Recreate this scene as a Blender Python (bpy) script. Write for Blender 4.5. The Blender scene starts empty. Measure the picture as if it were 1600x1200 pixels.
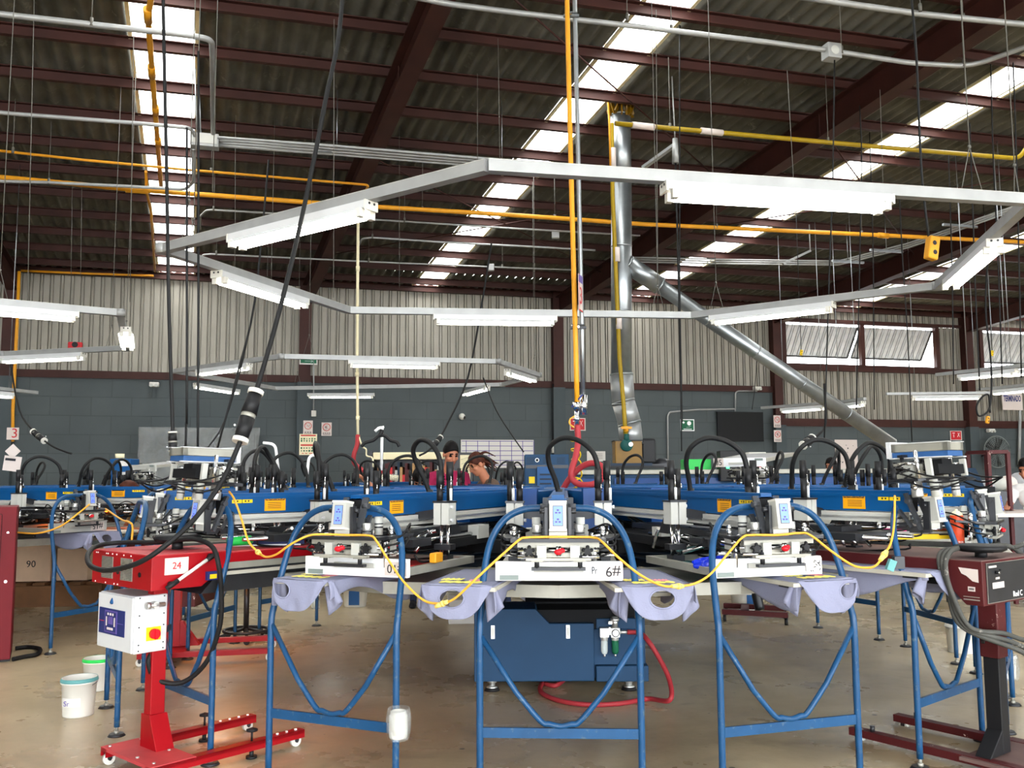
import bpy, math, random
from mathutils import Vector, Matrix, Euler
from mathutils.noise import noise as pnoise
import numpy as np
random.seed(7)
S = bpy.context.scene
COL = S.collection
PI = math.pi
R_ = math.radians

# ---------------------------------------------------------------- camera
FPX = 1420.0
PITCH = math.atan(142.4 / FPX)
ROLL = 0.0056
EYE = Vector((0, 0, 1.5))
_F = Vector((0, math.cos(PITCH), math.sin(PITCH)))
_U0 = Vector((0, -math.sin(PITCH), math.cos(PITCH)))
_X = Vector((1, 0, 0))
CR = _X * math.cos(ROLL) - _U0 * math.sin(ROLL)
CU = _U0 * math.cos(ROLL) + _X * math.sin(ROLL)

def ray(x, y):
    return _F * FPX + CR * (x - 800) - CU * (y - 600)
def P(x, y, Y):
    d = ray(x, y); return EYE + d * (Y / d.y)
def PZ(x, y, z):
    d = ray(x, y); return EYE + d * ((z - EYE.z) / d.z)
def onplane(x, y, o, n):
    d = ray(x, y); return EYE + d * ((o - EYE).dot(n) / d.dot(n))

cam = bpy.data.cameras.new('camera'); camo = bpy.data.objects.new('camera', cam); COL.objects.link(camo)
cam.sensor_fit = 'HORIZONTAL'; cam.sensor_width = 36; cam.lens = FPX / 1600 * 36
cam.clip_start = .05; cam.clip_end = 200
mw = Matrix((CR, CU, -_F)).transposed().to_4x4(); mw.translation = EYE
camo.matrix_world = mw
S.camera = camo

# wall and roof frames
AZ = R_(15.4157)
PW = Vector((math.cos(AZ), math.sin(AZ), 0))           # along the back wall
NW = Vector((-math.sin(AZ), math.cos(AZ), 0))          # into the wall, away from the hall
W0 = Vector((1.09, 22.0, 0))
SR = Vector((-.32789, .94122, -.08119))                # down the roof slope, towards the wall
RO = Vector((1.11, 22.0, 5.9))
NR = PW.cross(SR).normalized()
if NR.z < 0: NR = -NR
def WA(a, z, off=0.0):
    return W0 + PW * a + Vector((0, 0, z)) - NW * off
def WP(x, y, off=0.0):
    return onplane(x, y, W0 - NW * off, NW)
def RF(a, b, off=0.0):
    return RO + PW * a + SR * b - Vector((0, 0, off))
def RPt(x, y, off=0.0):
    return onplane(x, y, RO - Vector((0, 0, off)), NR)
def roofz(X, Y):
    return RO.z - ((X - RO.x) * NR.x + (Y - RO.y) * NR.y) / NR.z

# ---------------------------------------------------------------- materials
def lin(c):
    return tuple(((v / 255) / 12.92 if v / 255 <= .04045 else ((v / 255 + .055) / 1.055) ** 2.4) for v in c) + (1,)
MATS = {}
def mat(name, rgb, rough=.5, metal=0.0, var=0.0, scale=6.0, bump=0.0, bscale=40.0, wear=None, wear_amt=.0, wscale=9.0, emit=None, estr=0, spec=None):
    m = bpy.data.materials.new(name); m.use_nodes = True
    nt = m.node_tree; b = nt.nodes['Principled BSDF']
    b.inputs['Roughness'].default_value = rough; b.inputs['Metallic'].default_value = metal
    b.inputs['Specular IOR Level'].default_value = (.25 if metal < .2 else .5) if spec is None else spec
    c = lin(rgb)
    b.inputs['Base Color'].default_value = c
    tc = nt.nodes.new('ShaderNodeTexCoord')
    sock = None
    if var:
        n = nt.nodes.new('ShaderNodeTexNoise'); n.inputs['Scale'].default_value = scale; n.inputs['Detail'].default_value = 5
        nt.links.new(tc.outputs['Object'], n.inputs['Vector'])
        r = nt.nodes.new('ShaderNodeValToRGB')
        r.color_ramp.elements[0].position = .3; r.color_ramp.elements[1].position = .7
        r.color_ramp.elements[0].color = tuple(v * (1 - var) for v in c[:3]) + (1,)
        r.color_ramp.elements[1].color = tuple(min(1, v * (1 + var)) for v in c[:3]) + (1,)
        nt.links.new(n.outputs['Fac'], r.inputs['Fac']); sock = r.outputs['Color']
    if wear:
        n2 = nt.nodes.new('ShaderNodeTexNoise'); n2.inputs['Scale'].default_value = wscale; n2.inputs['Detail'].default_value = 8
        n2.inputs['Roughness'].default_value = .7
        nt.links.new(tc.outputs['Object'], n2.inputs['Vector'])
        r2 = nt.nodes.new('ShaderNodeValToRGB')
        r2.color_ramp.elements[0].position = 1 - wear_amt - .04; r2.color_ramp.elements[1].position = 1 - wear_amt
        r2.color_ramp.elements[0].color = (0, 0, 0, 1); r2.color_ramp.elements[1].color = (1, 1, 1, 1)
        nt.links.new(n2.outputs['Fac'], r2.inputs['Fac'])
        mx = nt.nodes.new('ShaderNodeMix'); mx.data_type = 'RGBA'
        mx.inputs['A'].default_value = c; mx.inputs['B'].default_value = lin(wear)
        nt.links.new(r2.outputs['Color'], mx.inputs['Factor'])
        if sock: nt.links.new(sock, mx.inputs['A'])
        sock = mx.outputs['Result']
    if sock: nt.links.new(sock, b.inputs['Base Color'])
    if bump:
        n3 = nt.nodes.new('ShaderNodeTexNoise'); n3.inputs['Scale'].default_value = bscale; n3.inputs['Detail'].default_value = 4
        nt.links.new(tc.outputs['Object'], n3.inputs['Vector'])
        bp = nt.nodes.new('ShaderNodeBump'); bp.inputs['Strength'].default_value = bump; bp.inputs['Distance'].default_value = .02
        nt.links.new(n3.outputs['Fac'], bp.inputs['Height']); nt.links.new(bp.outputs['Normal'], b.inputs['Normal'])
    if emit:
        b.inputs['Emission Color'].default_value = lin(emit); b.inputs['Emission Strength'].default_value = estr
    MATS[name] = m
    return m

mat('press_blue', (2, 68, 120), .42, var=.12, scale=3)
mat('bright_blue', (2, 56, 116), .35, var=.06, scale=3)
mat('cabinet_blue', (10, 52, 84), .6, spec=.3, var=.06, scale=4)
mat('rail_blue', (24, 66, 104), .3, var=.15, scale=8, wear=(70, 92, 110), wear_amt=.36, wscale=22)
mat('dark_blue', (14, 36, 56), .5)
mat('machine_grey', (176, 176, 170), .4, var=.05)
mat('white_paint', (194, 195, 196), .35, var=.03)
mat('frame_white', (226, 227, 230), .35, var=.03, scale=5)
mat('alu', (196, 196, 192), .38, .75, var=.1, scale=10)
mat('alu_dull', (150, 148, 138), .5, .35, var=.14, scale=7)
mat('chrome', (222, 222, 222), .16, 1.0)
mat('galv', (146, 150, 152), .38, .9, var=.16, scale=5)
mat('conduit', (150, 151, 150), .45, .3, var=.1)
mat('black', (22, 22, 24), .5)
mat('black_metal', (38, 39, 43), .4, .3, var=.2, scale=10)
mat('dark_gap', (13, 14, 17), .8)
mat('rubber', (17, 17, 18), .6, bump=.1)
mat('grey_rubber', (70, 70, 66), .6, var=.2, wear=(130, 126, 118), wear_amt=.4)
mat('red_paint', (144, 4, 16), .38, var=.06, scale=4)
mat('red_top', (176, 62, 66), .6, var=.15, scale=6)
mat('red_knob', (200, 22, 36), .3)
mat('cabinet_red', (100, 10, 22), .6, var=.08, wear=(190, 170, 165), wear_amt=.27, wscale=14)
mat('maroon', (72, 22, 24), .5, var=.12, scale=6, wear=(206, 186, 176), wear_amt=.31, wscale=11)
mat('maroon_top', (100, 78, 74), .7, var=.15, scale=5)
mat('steel_red', (56, 28, 23), .6, var=.2, scale=3)
mat('yellow_pipe', (206, 142, 30), .45, var=.08)
mat('yellow_gas', (146, 120, 14), .45, var=.1)
mat('amber_box', (112, 80, 2), .4, var=.12)
mat('yellow_cord', (220, 158, 54), .45)
mat('yellow', (226, 190, 20), .5)
mat('warn_orange', (222, 152, 8), .5)
mat('plug_yellow', (232, 206, 110), .45)
mat('red_hose', (150, 44, 50), .5, var=.06)
mat('orange_can', (222, 78, 40), .35, var=.06, scale=30)
mat('green', (40, 190, 80), .4)
mat('sign_green', (18, 92, 62), .5)
mat('sign_red', (186, 36, 44), .5)
mat('paper', (205, 202, 197), .7)
mat('pinkish_paper', (200, 188, 182), .7)
mat('ink', (34, 34, 40), .6)
mat('ink_red', (190, 40, 40), .6)
mat('ink_purple', (88, 74, 140), .6)
mat('navy', (30, 40, 96), .5)
mat('shirt_fabric', (126, 128, 150), .85, var=.05, scale=5, bump=.15, bscale=120)
mat('print_yellow', (240, 226, 110), .7)
mat('print_pink', (226, 140, 150), .7)
mat('print_orange', (240, 190, 140), .7)
mat('pallet_top', (176, 172, 160), .6, var=.06)
mat('mesh_teal', (92, 150, 150), .5, var=.15)
mat('mesh_blue', (46, 84, 134), .5, var=.25, scale=5)
mat('mesh_red', (214, 40, 46), .4, var=.12)
mat('mesh_magenta', (214, 40, 128), .45, var=.08)
mat('mesh_grey', (150, 150, 152), .55, var=.12)
mat('mesh_dark', (44, 50, 66), .5, var=.3, scale=4)
mat('blue_plastic', (16, 44, 190), .25)
mat('card', (222, 190, 160), .8, var=.06)
mat('card_tan', (176, 140, 96), .8, var=.1)
mat('wood', (120, 84, 56), .8, var=.2)
mat('plastic_white', (206, 204, 196), .4, var=.03)
mat('skin', (166, 108, 82), .55, var=.05)
mat('skin_dark', (176, 116, 90), .55, var=.05)
mat('hair_black', (14, 11, 11), .6, spec=.1, var=.3, scale=30)
mat('hair_brown', (60, 28, 18), .6, spec=.12, var=.35, scale=26)
mat('cloth_magenta', (140, 24, 66), .85, var=.1)
mat('cloth_brown', (86, 70, 60), .85, var=.1)
mat('cloth_white', (228, 226, 224), .85)
mat('cloth_black', (26, 26, 30), .85)
mat('cloth_tan', (150, 122, 84), .85, var=.12)
mat('denim', (44, 54, 82), .85, var=.2)
mat('lip', (150, 84, 74), .5)
mat('tv_black', (8, 9, 10), .5, spec=.2)
mat('slot_grey', (120, 130, 126), .5)
mat('wire_grey', (96, 94, 88), .6)
mat('bracket_grey', (58, 60, 64), .45)
mat('mirror_grey', (150, 152, 152), .42, .6, var=.1)
mat('valve_teal', (22, 74, 70), .5)
mat('fan_guard', (120, 126, 124), .5, .4)
mat('dot_white', (246, 246, 246), .4)
mat('cream', (222, 212, 176), .5)

def emat(name, rgb, strength):
    m = bpy.data.materials.new(name); m.use_nodes = True
    b = m.node_tree.nodes['Principled BSDF']
    b.inputs['Base Color'].default_value = lin(rgb)
    b.inputs['Emission Color'].default_value = lin(rgb); b.inputs['Emission Strength'].default_value = strength
    MATS[name] = m
emat('tube_glow', (255, 250, 236), 15.0)
emat('lcd', (96, 124, 226), .42)
emat('lcd_dim', (150, 150, 200), .35)
emat('heater_glow', (255, 120, 30), 5.0)
emat('heater_bright', (255, 158, 60), 9.0)
emat('led_green', (60, 255, 150), 3.0)

def sheet_mat():
    m = bpy.data.materials.new('clear_sheet'); m.use_nodes = True
    nt = m.node_tree; b = nt.nodes['Principled BSDF']
    b.inputs['Base Color'].default_value = (.42, .44, .44, 1); b.inputs['Roughness'].default_value = .25
    b.inputs['Alpha'].default_value = .3
    tc = nt.nodes.new('ShaderNodeTexCoord')
    n = nt.nodes.new('ShaderNodeTexNoise'); n.inputs['Scale'].default_value = 5; n.inputs['Distortion'].default_value = 2.0
    nt.links.new(tc.outputs['Object'], n.inputs['Vector'])
    bp = nt.nodes.new('ShaderNodeBump'); bp.inputs['Strength'].default_value = .8; bp.inputs['Distance'].default_value = .1
    nt.links.new(n.outputs['Fac'], bp.inputs['Height']); nt.links.new(bp.outputs['Normal'], b.inputs['Normal'])
    MATS['clear_sheet'] = m
sheet_mat()
def pane_mat():
    m = bpy.data.materials.new('skylight_pane'); m.use_nodes = True
    nt = m.node_tree; nt.nodes.remove(nt.nodes['Principled BSDF']); out = nt.nodes['Material Output']
    t = nt.nodes.new('ShaderNodeBsdfTransparent'); t.inputs['Color'].default_value = (.93, .91, .87, 1)
    d = nt.nodes.new('ShaderNodeBsdfTranslucent'); d.inputs['Color'].default_value = (.9, .88, .82, 1)
    mx = nt.nodes.new('ShaderNodeMixShader'); mx.inputs['Fac'].default_value = .3
    nt.links.new(t.outputs[0], mx.inputs[1]); nt.links.new(d.outputs[0], mx.inputs[2]); nt.links.new(mx.outputs[0], out.inputs['Surface'])
    MATS['skylight_pane'] = m
pane_mat()
def glass_mat():
    m = bpy.data.materials.new('clear_glass'); m.use_nodes = True
    b = m.node_tree.nodes['Principled BSDF']
    b.inputs['Base Color'].default_value = (.8, .88, .86, 1); b.inputs['Roughness'].default_value = .08; b.inputs['Alpha'].default_value = .45
    MATS['clear_glass'] = m
glass_mat()

# ---------------------------------------------------------------- mesh builder
def spline(pts, n=8, closed=False):
    pts = [Vector(p) for p in pts]
    if len(pts) < 3: return pts
    out = []
    N = len(pts)
    segs = N if closed else N - 1
    for i in range(segs):
        if closed:
            p0, p1, p2, p3 = pts[(i - 1) % N], pts[i], pts[(i + 1) % N], pts[(i + 2) % N]
        else:
            p0 = pts[i - 1] if i > 0 else pts[0] * 2 - pts[1]
            p1, p2 = pts[i], pts[i + 1]
            p3 = pts[i + 2] if i + 2 < N else pts[-1] * 2 - pts[-2]
        for k in range(n):
            t = k / n
            out.append(.5 * ((2 * p1) + (p2 - p0) * t + (2 * p0 - 5 * p1 + 4 * p2 - p3) * t * t + (3 * p1 - p0 - 3 * p2 + p3) * t ** 3))
    if not closed: out.append(pts[-1])
    return out

class MB:
    def __init__(s, m=None):
        s.v = []; s.f = []; s.mi = []; s.sm = []; s.mats = []; s.M = Matrix.Identity(4); s.cur = 0
        if m: s.use(m)
    def use(s, name):
        if name not in s.mats: s.mats.append(name)
        s.cur = s.mats.index(name); return s
    def add(s, vs, fs, smooth=False):
        o = len(s.v)
        s.v += [s.M @ Vector(p) for p in vs]
        for k, fc in enumerate(fs):
            s.f.append([i + o for i in fc]); s.mi.append(s.cur)
            s.sm.append(smooth if isinstance(smooth, bool) else smooth[k])
    def box(s, c, d, rot=None):
        c = Vector(c); hx, hy, hz = d[0] / 2, d[1] / 2, d[2] / 2
        vs = [Vector((x, y, z)) for x in (-hx, hx) for y in (-hy, hy) for z in (-hz, hz)]
        if rot is not None:
            rm = rot if isinstance(rot, Matrix) else Euler(rot).to_matrix()
            vs = [rm @ v for v in vs]
        s.add([c + v for v in vs], [(0, 1, 3, 2), (4, 6, 7, 5), (0, 4, 5, 1), (2, 3, 7, 6), (0, 2, 6, 4), (1, 5, 7, 3)])
        return s
    def box2(s, a, b):
        return s.box([(a[i] + b[i]) / 2 for i in range(3)], [abs(a[i] - b[i]) for i in range(3)])
    def bar(s, p, q, w, h, up=(0, 0, 1)):
        p, q = Vector(p), Vector(q); d = (q - p); L = d.length; d.normalize()
        up = Vector(up); x = d.cross(up)
        if x.length < 1e-4: x = d.cross(Vector((1, 0, 0)))
        x.normalize(); z = x.cross(d)
        s.box((p + q) / 2, (w, L, h), Matrix((x, d, z)).transposed()); return s
    def cyl(s, p, q, r, r2=None, n=14, caps=True):
        p, q = Vector(p), Vector(q); r2 = r if r2 is None else r2
        d = (q - p).normalized(); a = d.orthogonal().normalized(); b = d.cross(a)
        vs = []
        for i in range(n):
            t = 2 * PI * i / n; u = a * math.cos(t) + b * math.sin(t)
            vs += [p + u * r, q + u * r2]
        fs = [(2 * i, 2 * ((i + 1) % n), 2 * ((i + 1) % n) + 1, 2 * i + 1) for i in range(n)]; sm = [True] * n
        if caps:
            fs += [tuple(2 * i for i in reversed(range(n))), tuple(2 * i + 1 for i in range(n))]; sm += [False, False]
        s.add(vs, fs, sm); return s
    def tube(s, pts, r, n=8, closed=False, rfun=None):
        pts = [Vector(p) for p in pts]; N = len(pts)
        if N == 2 and not closed: return s.cyl(pts[0], pts[1], r, n=n)
        vs = []; prev = None
        for i in range(N):
            if closed: d = pts[(i + 1) % N] - pts[i - 1]
            else: d = pts[min(i + 1, N - 1)] - pts[max(i - 1, 0)]
            if d.length < 1e-9: d = Vector((0, 0, 1))
            d.normalize()
            a = d.orthogonal() if prev is None else prev - d * prev.dot(d)
            if a.length < 1e-6: a = d.orthogonal()
            a.normalize(); prev = a; b = d.cross(a)
            rr = rfun(i / max(1, N - 1)) if rfun else r
            for k in range(n):
                t = 2 * PI * k / n
                vs.append(pts[i] + (a * math.cos(t) + b * math.sin(t)) * rr)
        fs = []; sm = []
        for i in range(N if closed else N - 1):
            j = (i + 1) % N
            for k in range(n):
                k2 = (k + 1) % n
                fs.append((i * n + k, i * n + k2, j * n + k2, j * n + k)); sm.append(True)
        if not closed:
            fs += [tuple(reversed(range(n))), tuple((N - 1) * n + k for k in range(n))]; sm += [False, False]
        s.add(vs, fs, sm); return s
    def curve(s, pts, r, n=8, k=8, closed=False):
        return s.tube(spline(pts, k, closed), r, n, closed)
    def prism(s, poly, axis, a, b):
        # poly: 2D points in the two axes other than `axis`
        def mk(p, h):
            return {'x': (h, p[0], p[1]), 'y': (p[0], h, p[1]), 'z': (p[0], p[1], h)}[axis]
        n = len(poly)
        vs = [mk(p, a) for p in poly] + [mk(p, b) for p in poly]
        fs = [tuple(reversed(range(n))), tuple(range(n, 2 * n))] + [(i, (i + 1) % n, (i + 1) % n + n, i + n) for i in range(n)]
        s.add(vs, fs); return s
    def lathe(s, prof, c=(0, 0, 0), n=24, axis=None):
        c = Vector(c); vs = []; fs = []
        rm = Matrix.Identity(3)
        if axis is not None: rm = Vector((0, 0, 1)).rotation_difference(Vector(axis)).to_matrix()
        m = len(prof)
        for i in range(n):
            t = 2 * PI * i / n
            for (r, z) in prof: vs.append(c + rm @ Vector((r * math.cos(t), r * math.sin(t), z)))
        for i in range(n):
            j = (i + 1) % n
            for k in range(m - 1): fs.append((i * m + k, j * m + k, j * m + k + 1, i * m + k + 1))
        s.add(vs, fs, True); return s
    def ball(s, c, r, n=10):
        rr = r if hasattr(r, '__len__') else (r, r, r)
        c = Vector(c); vs = []; fs = []
        m = n // 2 + 1
        for i in range(m + 1):
            th = PI * i / m
            for k in range(n):
                t = 2 * PI * k / n
                vs.append(c + Vector((rr[0] * math.sin(th) * math.cos(t), rr[1] * math.sin(th) * math.sin(t), rr[2] * math.cos(th))))
        for i in range(m):
            for k in range(n):
                fs.append((i * n + k, (i + 1) * n + k, (i + 1) * n + (k + 1) % n, i * n + (k + 1) % n))
        s.add(vs, fs, True); return s
    def ring(s, c, axis, R, r, n=28, m=8):
        axis = Vector(axis).normalized(); a = axis.orthogonal().normalized(); b = axis.cross(a)
        s.tube([Vector(c) + (a * math.cos(2 * PI * i / n) + b * math.sin(2 * PI * i / n)) * R for i in range(n)], r, m, True); return s
    def grid(s, fn, nu, nv, smooth=True, skip=None, thick=None):
        vs = [fn(i / nu, j / nv) for i in range(nu + 1) for j in range(nv + 1)]
        fs = []
        for i in range(nu):
            for j in range(nv):
                if skip and skip((i + .5) / nu, (j + .5) / nv): continue
                fs.append((i * (nv + 1) + j, (i + 1) * (nv + 1) + j, (i + 1) * (nv + 1) + j + 1, i * (nv + 1) + j + 1))
        s.add(vs, fs, smooth); return s
    def mesh(s, name, origin=None):
        me = bpy.data.meshes.new(name)
        vs = s.v if origin is None else [v - origin for v in s.v]
        me.from_pydata([tuple(v) for v in vs], [], s.f)
        for n in s.mats: me.materials.append(MATS[n])
        me.polygons.foreach_set('material_index', s.mi)
        me.polygons.foreach_set('use_smooth', s.sm)
        me.update()
        return me
    def build(s, name, parent=None, bevel=0, label=None, cat=None, group=None, kind=None, solid=0):
        if parent is None and s.v:
            xs = [v.x for v in s.v]; ys = [v.y for v in s.v]; zs = [v.z for v in s.v]
            org = Vector(((min(xs) + max(xs)) / 2, (min(ys) + max(ys)) / 2, min(zs)))
        else: org = None
        o = bpy.data.objects.new(name, s.mesh(name, org)); COL.objects.link(o)
        if org is not None: o.location = org
        if parent is not None: o.parent = parent
        if solid:
            md = o.modifiers.new('solid', 'SOLIDIFY'); md.thickness = solid; md.offset = 0
        if bevel:
            md = o.modifiers.new('bevel', 'BEVEL'); md.width = bevel; md.segments = 2; md.limit_method = 'ANGLE'; md.angle_limit = R_(50)
        return tag(o, label, cat, group, kind)

def tag(o, label=None, cat=None, group=None, kind=None):
    if label: o['label'] = label
    if cat: o['category'] = cat
    if group: o['group'] = group
    if kind: o['kind'] = kind
    return o
def thing(name, loc, rz=0, label=None, cat=None, group=None, kind=None):
    o = bpy.data.objects.new(name, None); COL.objects.link(o)
    o.location = loc; o.rotation_euler = (0, 0, rz); o.empty_display_size = .1
    return tag(o, label, cat, group, kind)
def place(name, me, parent, M=None, mods=None):
    o = bpy.data.objects.new(name, me); COL.objects.link(o); o.parent = parent
    if M is not None: o.matrix_local = M
    return o
def copy_tree(o, parent=None):
    c = o.copy(); COL.objects.link(c)
    if parent is not None: c.parent = parent
    for ch in list(o.children): copy_tree(ch, c)
    return c

def text(name, s, size, m, parent, M, extrude=.0008, sx=1.0, align='CENTER', bold=0):
    cu = bpy.data.curves.new('lettering', 'FONT'); cu.body = s; cu.size = size; cu.extrude = extrude
    cu.align_x = align; cu.align_y = 'CENTER'; cu.resolution_u = 3; cu.offset = bold * size
    ob = bpy.data.objects.new('lettering', cu)
    me = bpy.data.meshes.new_from_object(ob); bpy.data.objects.remove(ob); me.name = name
    me.materials.clear(); me.materials.append(MATS[m])
    o = bpy.data.objects.new(name, me); COL.objects.link(o)
    if parent is not None: o.parent = parent
    o.matrix_local = M @ Matrix.Diagonal((sx, 1, 1, 1))
    return o
def frame_m(o, x, y):
    """matrix with local X along x, Y along y at o"""
    x = Vector(x).normalized(); y = Vector(y); y = (y - x * y.dot(x)).normalized(); z = x.cross(y)
    m = Matrix((x, y, z)).transposed().to_4x4(); m.translation = Vector(o); return m
# ================================================================ the setting
def floor_mat():
    m = bpy.data.materials.new('concrete'); m.use_nodes = True; nt = m.node_tree; b = nt.nodes['Principled BSDF']; L = nt.links.new
    tc = nt.nodes.new('ShaderNodeTexCoord')
    def noise(sc, det=6, rough=.6, dist=0.0):
        n = nt.nodes.new('ShaderNodeTexNoise'); n.inputs['Scale'].default_value = sc; n.inputs['Detail'].default_value = det
        n.inputs['Roughness'].default_value = rough; n.inputs['Distortion'].default_value = dist
        L(tc.outputs['Object'], n.inputs['Vector']); return n
    def ramp(src, stops):
        r = nt.nodes.new('ShaderNodeValToRGB'); e = r.color_ramp.elements
        e[0].position, e[0].color = stops[0]; e[1].position, e[1].color = stops[-1]
        for p, c in stops[1:-1]:
            q = e.new(p); q.color = c
        L(src, r.inputs['Fac']); return r
    def mix(a, bb, fac, mode='MIX'):
        x = nt.nodes.new('ShaderNodeMix'); x.data_type = 'RGBA'; x.blend_type = mode
        for s, v in (('A', a), ('B', bb), ('Factor', fac)):
            if isinstance(v, (tuple, float)): x.inputs[s].default_value = v
            else: L(v, x.inputs[s])
        return x.outputs['Result']
    big = ramp(noise(.55, 6, .62, .6).outputs['Fac'], [(.3, lin((146, 130, 104))), (.5, lin((172, 156, 128))), (.72, lin((190, 176, 148)))])
    mid = ramp(noise(3.2, 8, .65).outputs['Fac'], [(.25, (.82, .8, .76, 1)), (.75, (1.08, 1.08, 1.06, 1))])
    c = mix(big.outputs['Color'], mid.outputs['Color'], 1.0, 'MULTIPLY')
    st = ramp(noise(2.1, 3, .5, 1.2).outputs['Fac'], [(.58, (0, 0, 0, 1)), (.9, (.8, .8, .8, 1))])
    c = mix(c, lin((104, 92, 76)), st.outputs['Color'])
    v = nt.nodes.new('ShaderNodeTexVoronoi'); v.inputs['Scale'].default_value = 2.6; L(tc.outputs['Object'], v.inputs['Vector'])
    sp = ramp(v.outputs['Distance'], [(.035, (1, 1, 1, 1)), (.05, (0, 0, 0, 1))])
    c = mix(c, lin((62, 56, 50)), sp.outputs['Color'])
    v2 = nt.nodes.new('ShaderNodeTexVoronoi'); v2.inputs['Scale'].default_value = 7; L(tc.outputs['Object'], v2.inputs['Vector'])
    sp2 = ramp(v2.outputs['Distance'], [(.03, (.8, .8, .8, 1)), (.07, (0, 0, 0, 1))])
    c = mix(c, lin((92, 82, 70)), sp2.outputs['Color'])
    L(c, b.inputs['Base Color'])
    rr = ramp(noise(1.4, 5).outputs['Fac'], [(.3, (.18, .18, .18, 1)), (.7, (.42, .42, .42, 1))]); L(rr.outputs['Color'], b.inputs['Roughness'])
    bp = nt.nodes.new('ShaderNodeBump'); bp.inputs['Strength'].default_value = .08; bp.inputs['Distance'].default_value = .02
    L(noise(14, 5).outputs['Fac'], bp.inputs['Height']); L(bp.outputs['Normal'], b.inputs['Normal'])
    MATS['concrete'] = m
floor_mat()
def block_mat():
    m = bpy.data.materials.new('painted_block'); m.use_nodes = True; nt = m.node_tree; b = nt.nodes['Principled BSDF']; L = nt.links.new
    tc = nt.nodes.new('ShaderNodeTexCoord')
    sx = nt.nodes.new('ShaderNodeSeparateXYZ'); cx = nt.nodes.new('ShaderNodeCombineXYZ')
    L(tc.outputs['Object'], sx.inputs[0]); L(sx.outputs['X'], cx.inputs['X']); L(sx.outputs['Z'], cx.inputs['Y'])
    br = nt.nodes.new('ShaderNodeTexBrick'); L(cx.outputs[0], br.inputs['Vector'])
    br.inputs['Scale'].default_value = 1; br.inputs['Brick Width'].default_value = .8; br.inputs['Row Height'].default_value = .4
    br.inputs['Mortar Size'].default_value = .012; br.inputs['Mortar Smooth'].default_value = .6
    br.inputs['Color1'].default_value = lin((66, 74, 76)); br.inputs['Color2'].default_value = lin((63, 71, 73)); br.inputs['Mortar'].default_value = lin((56, 63, 65))
    n = nt.nodes.new('ShaderNodeTexNoise'); n.inputs['Scale'].default_value = 1.1; n.inputs['Detail'].default_value = 7; L(tc.outputs['Object'], n.inputs['Vector'])
    r = nt.nodes.new('ShaderNodeValToRGB'); r.color_ramp.elements[0].position = .3; r.color_ramp.elements[0].color = (.84, .85, .86, 1); r.color_ramp.elements[1].position = .7; r.color_ramp.elements[1].color = (1.08, 1.07, 1.05, 1)
    L(n.outputs['Fac'], r.inputs['Fac'])
    x = nt.nodes.new('ShaderNodeMix'); x.data_type = 'RGBA'; x.blend_type = 'MULTIPLY'; x.inputs['Factor'].default_value = 1
    L(br.outputs['Color'], x.inputs['A']); L(r.outputs['Color'], x.inputs['B']); L(x.outputs['Result'], b.inputs['Base Color'])
    b.inputs['Roughness'].default_value = .7
    bp = nt.nodes.new('ShaderNodeBump'); bp.inputs['Strength'].default_value = .25; bp.inputs['Distance'].default_value = .01; bp.invert = True
    L(br.outputs['Fac'], bp.inputs['Height']); L(bp.outputs['Normal'], b.inputs['Normal'])
    MATS['painted_block'] = m
block_mat()
mat('block_paint', (66, 74, 77), .7, var=.07, scale=1.5)
mat('roof_sheet', (92, 91, 84), .75, var=.3, scale=2.2, wear=(112, 110, 102), wear_amt=.36, wscale=5)
mat('cladding', (142, 137, 126), .55, .25, var=.06, scale=1.6)
mat('awning_sheet', (196, 200, 206), .45, .3, var=.1)

def struct(name, mb, **k): return mb.build(name, kind='structure', **k)
# floor
b = MB('concrete'); b.box2((-32, -18, -.2), (34, 34, 0)); struct('floor', b)
WM = Matrix((PW, NW, Vector((0, 0, 1)))).transposed().to_4x4(); WM.translation = W0
# block wall
wb = MB('painted_block')
wb.box2((-22, 0, 0), (6.0, .15, 3.7)); wb.box2((6.0, 0, 0), (28, .15, 2.85))
wob = bpy.data.objects.new('wall_back', wb.mesh('wall_back')); COL.objects.link(wob); wob.matrix_world = WM; tag(wob, kind='structure')
PROF = [(0, 0), (.085, 0), (.095, .045), (.113, .045), (.123, 0), (.15, 0), (.157, .034), (.17, .034), (.177, 0)]
def clad(mb, a0, a1, z0, z1, y=.06, per=.2, flip=1):
    n = int((a1 - a0) / per) + 1; xs = []
    for i in range(n):
        for (dx, dy) in PROF:
            x = a0 + i * per + dx
            if x < a1: xs.append((x, y + flip * dy))
    xs.append((a1, y))
    vs = []; fs = []
    for (x, yy) in xs: vs += [(x, yy, z0), (x, yy, z1)]
    for i in range(len(xs) - 1): fs.append((2 * i, 2 * i + 2, 2 * i + 3, 2 * i + 1))
    mb.add(vs, fs)
wins = [(6.28, 11.08, 4.36, 5.52), (12.55, 17.4, 4.36, 5.52)]
c = MB('cladding')
clad(c, -22, 6, 3.7, 6.05)
clad(c, 6, 28, 2.85, 4.36); clad(c, 6, 28, 5.52, 6.3)
for (u, v) in ((6, 6.28), (11.08, 12.55), (17.4, 28)): clad(c, u, v, 4.36, 5.52)
c.build('cladding', parent=wob)
TR = [0]
def trim(mb, M=None):
    TR[0] += 1
    o = bpy.data.objects.new('trim_%d' % TR[0], mb.mesh('trim')); COL.objects.link(o)
    if M is not None: o.matrix_world = M
    return tag(o, kind='structure')
# girts along the wall
for (a0, a1, z, h) in ((-22, 6, 3.68, .16), (6, 28, 2.83, .2), (6, 28, 4.28, .14), (6, 28, 5.56, .07), (-22, 28, 5.93, .1)):
    g = MB('steel_red'); g.box2((a0, -.05, z - h / 2), (a1, .06, z + h / 2)); trim(g, WM)
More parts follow.
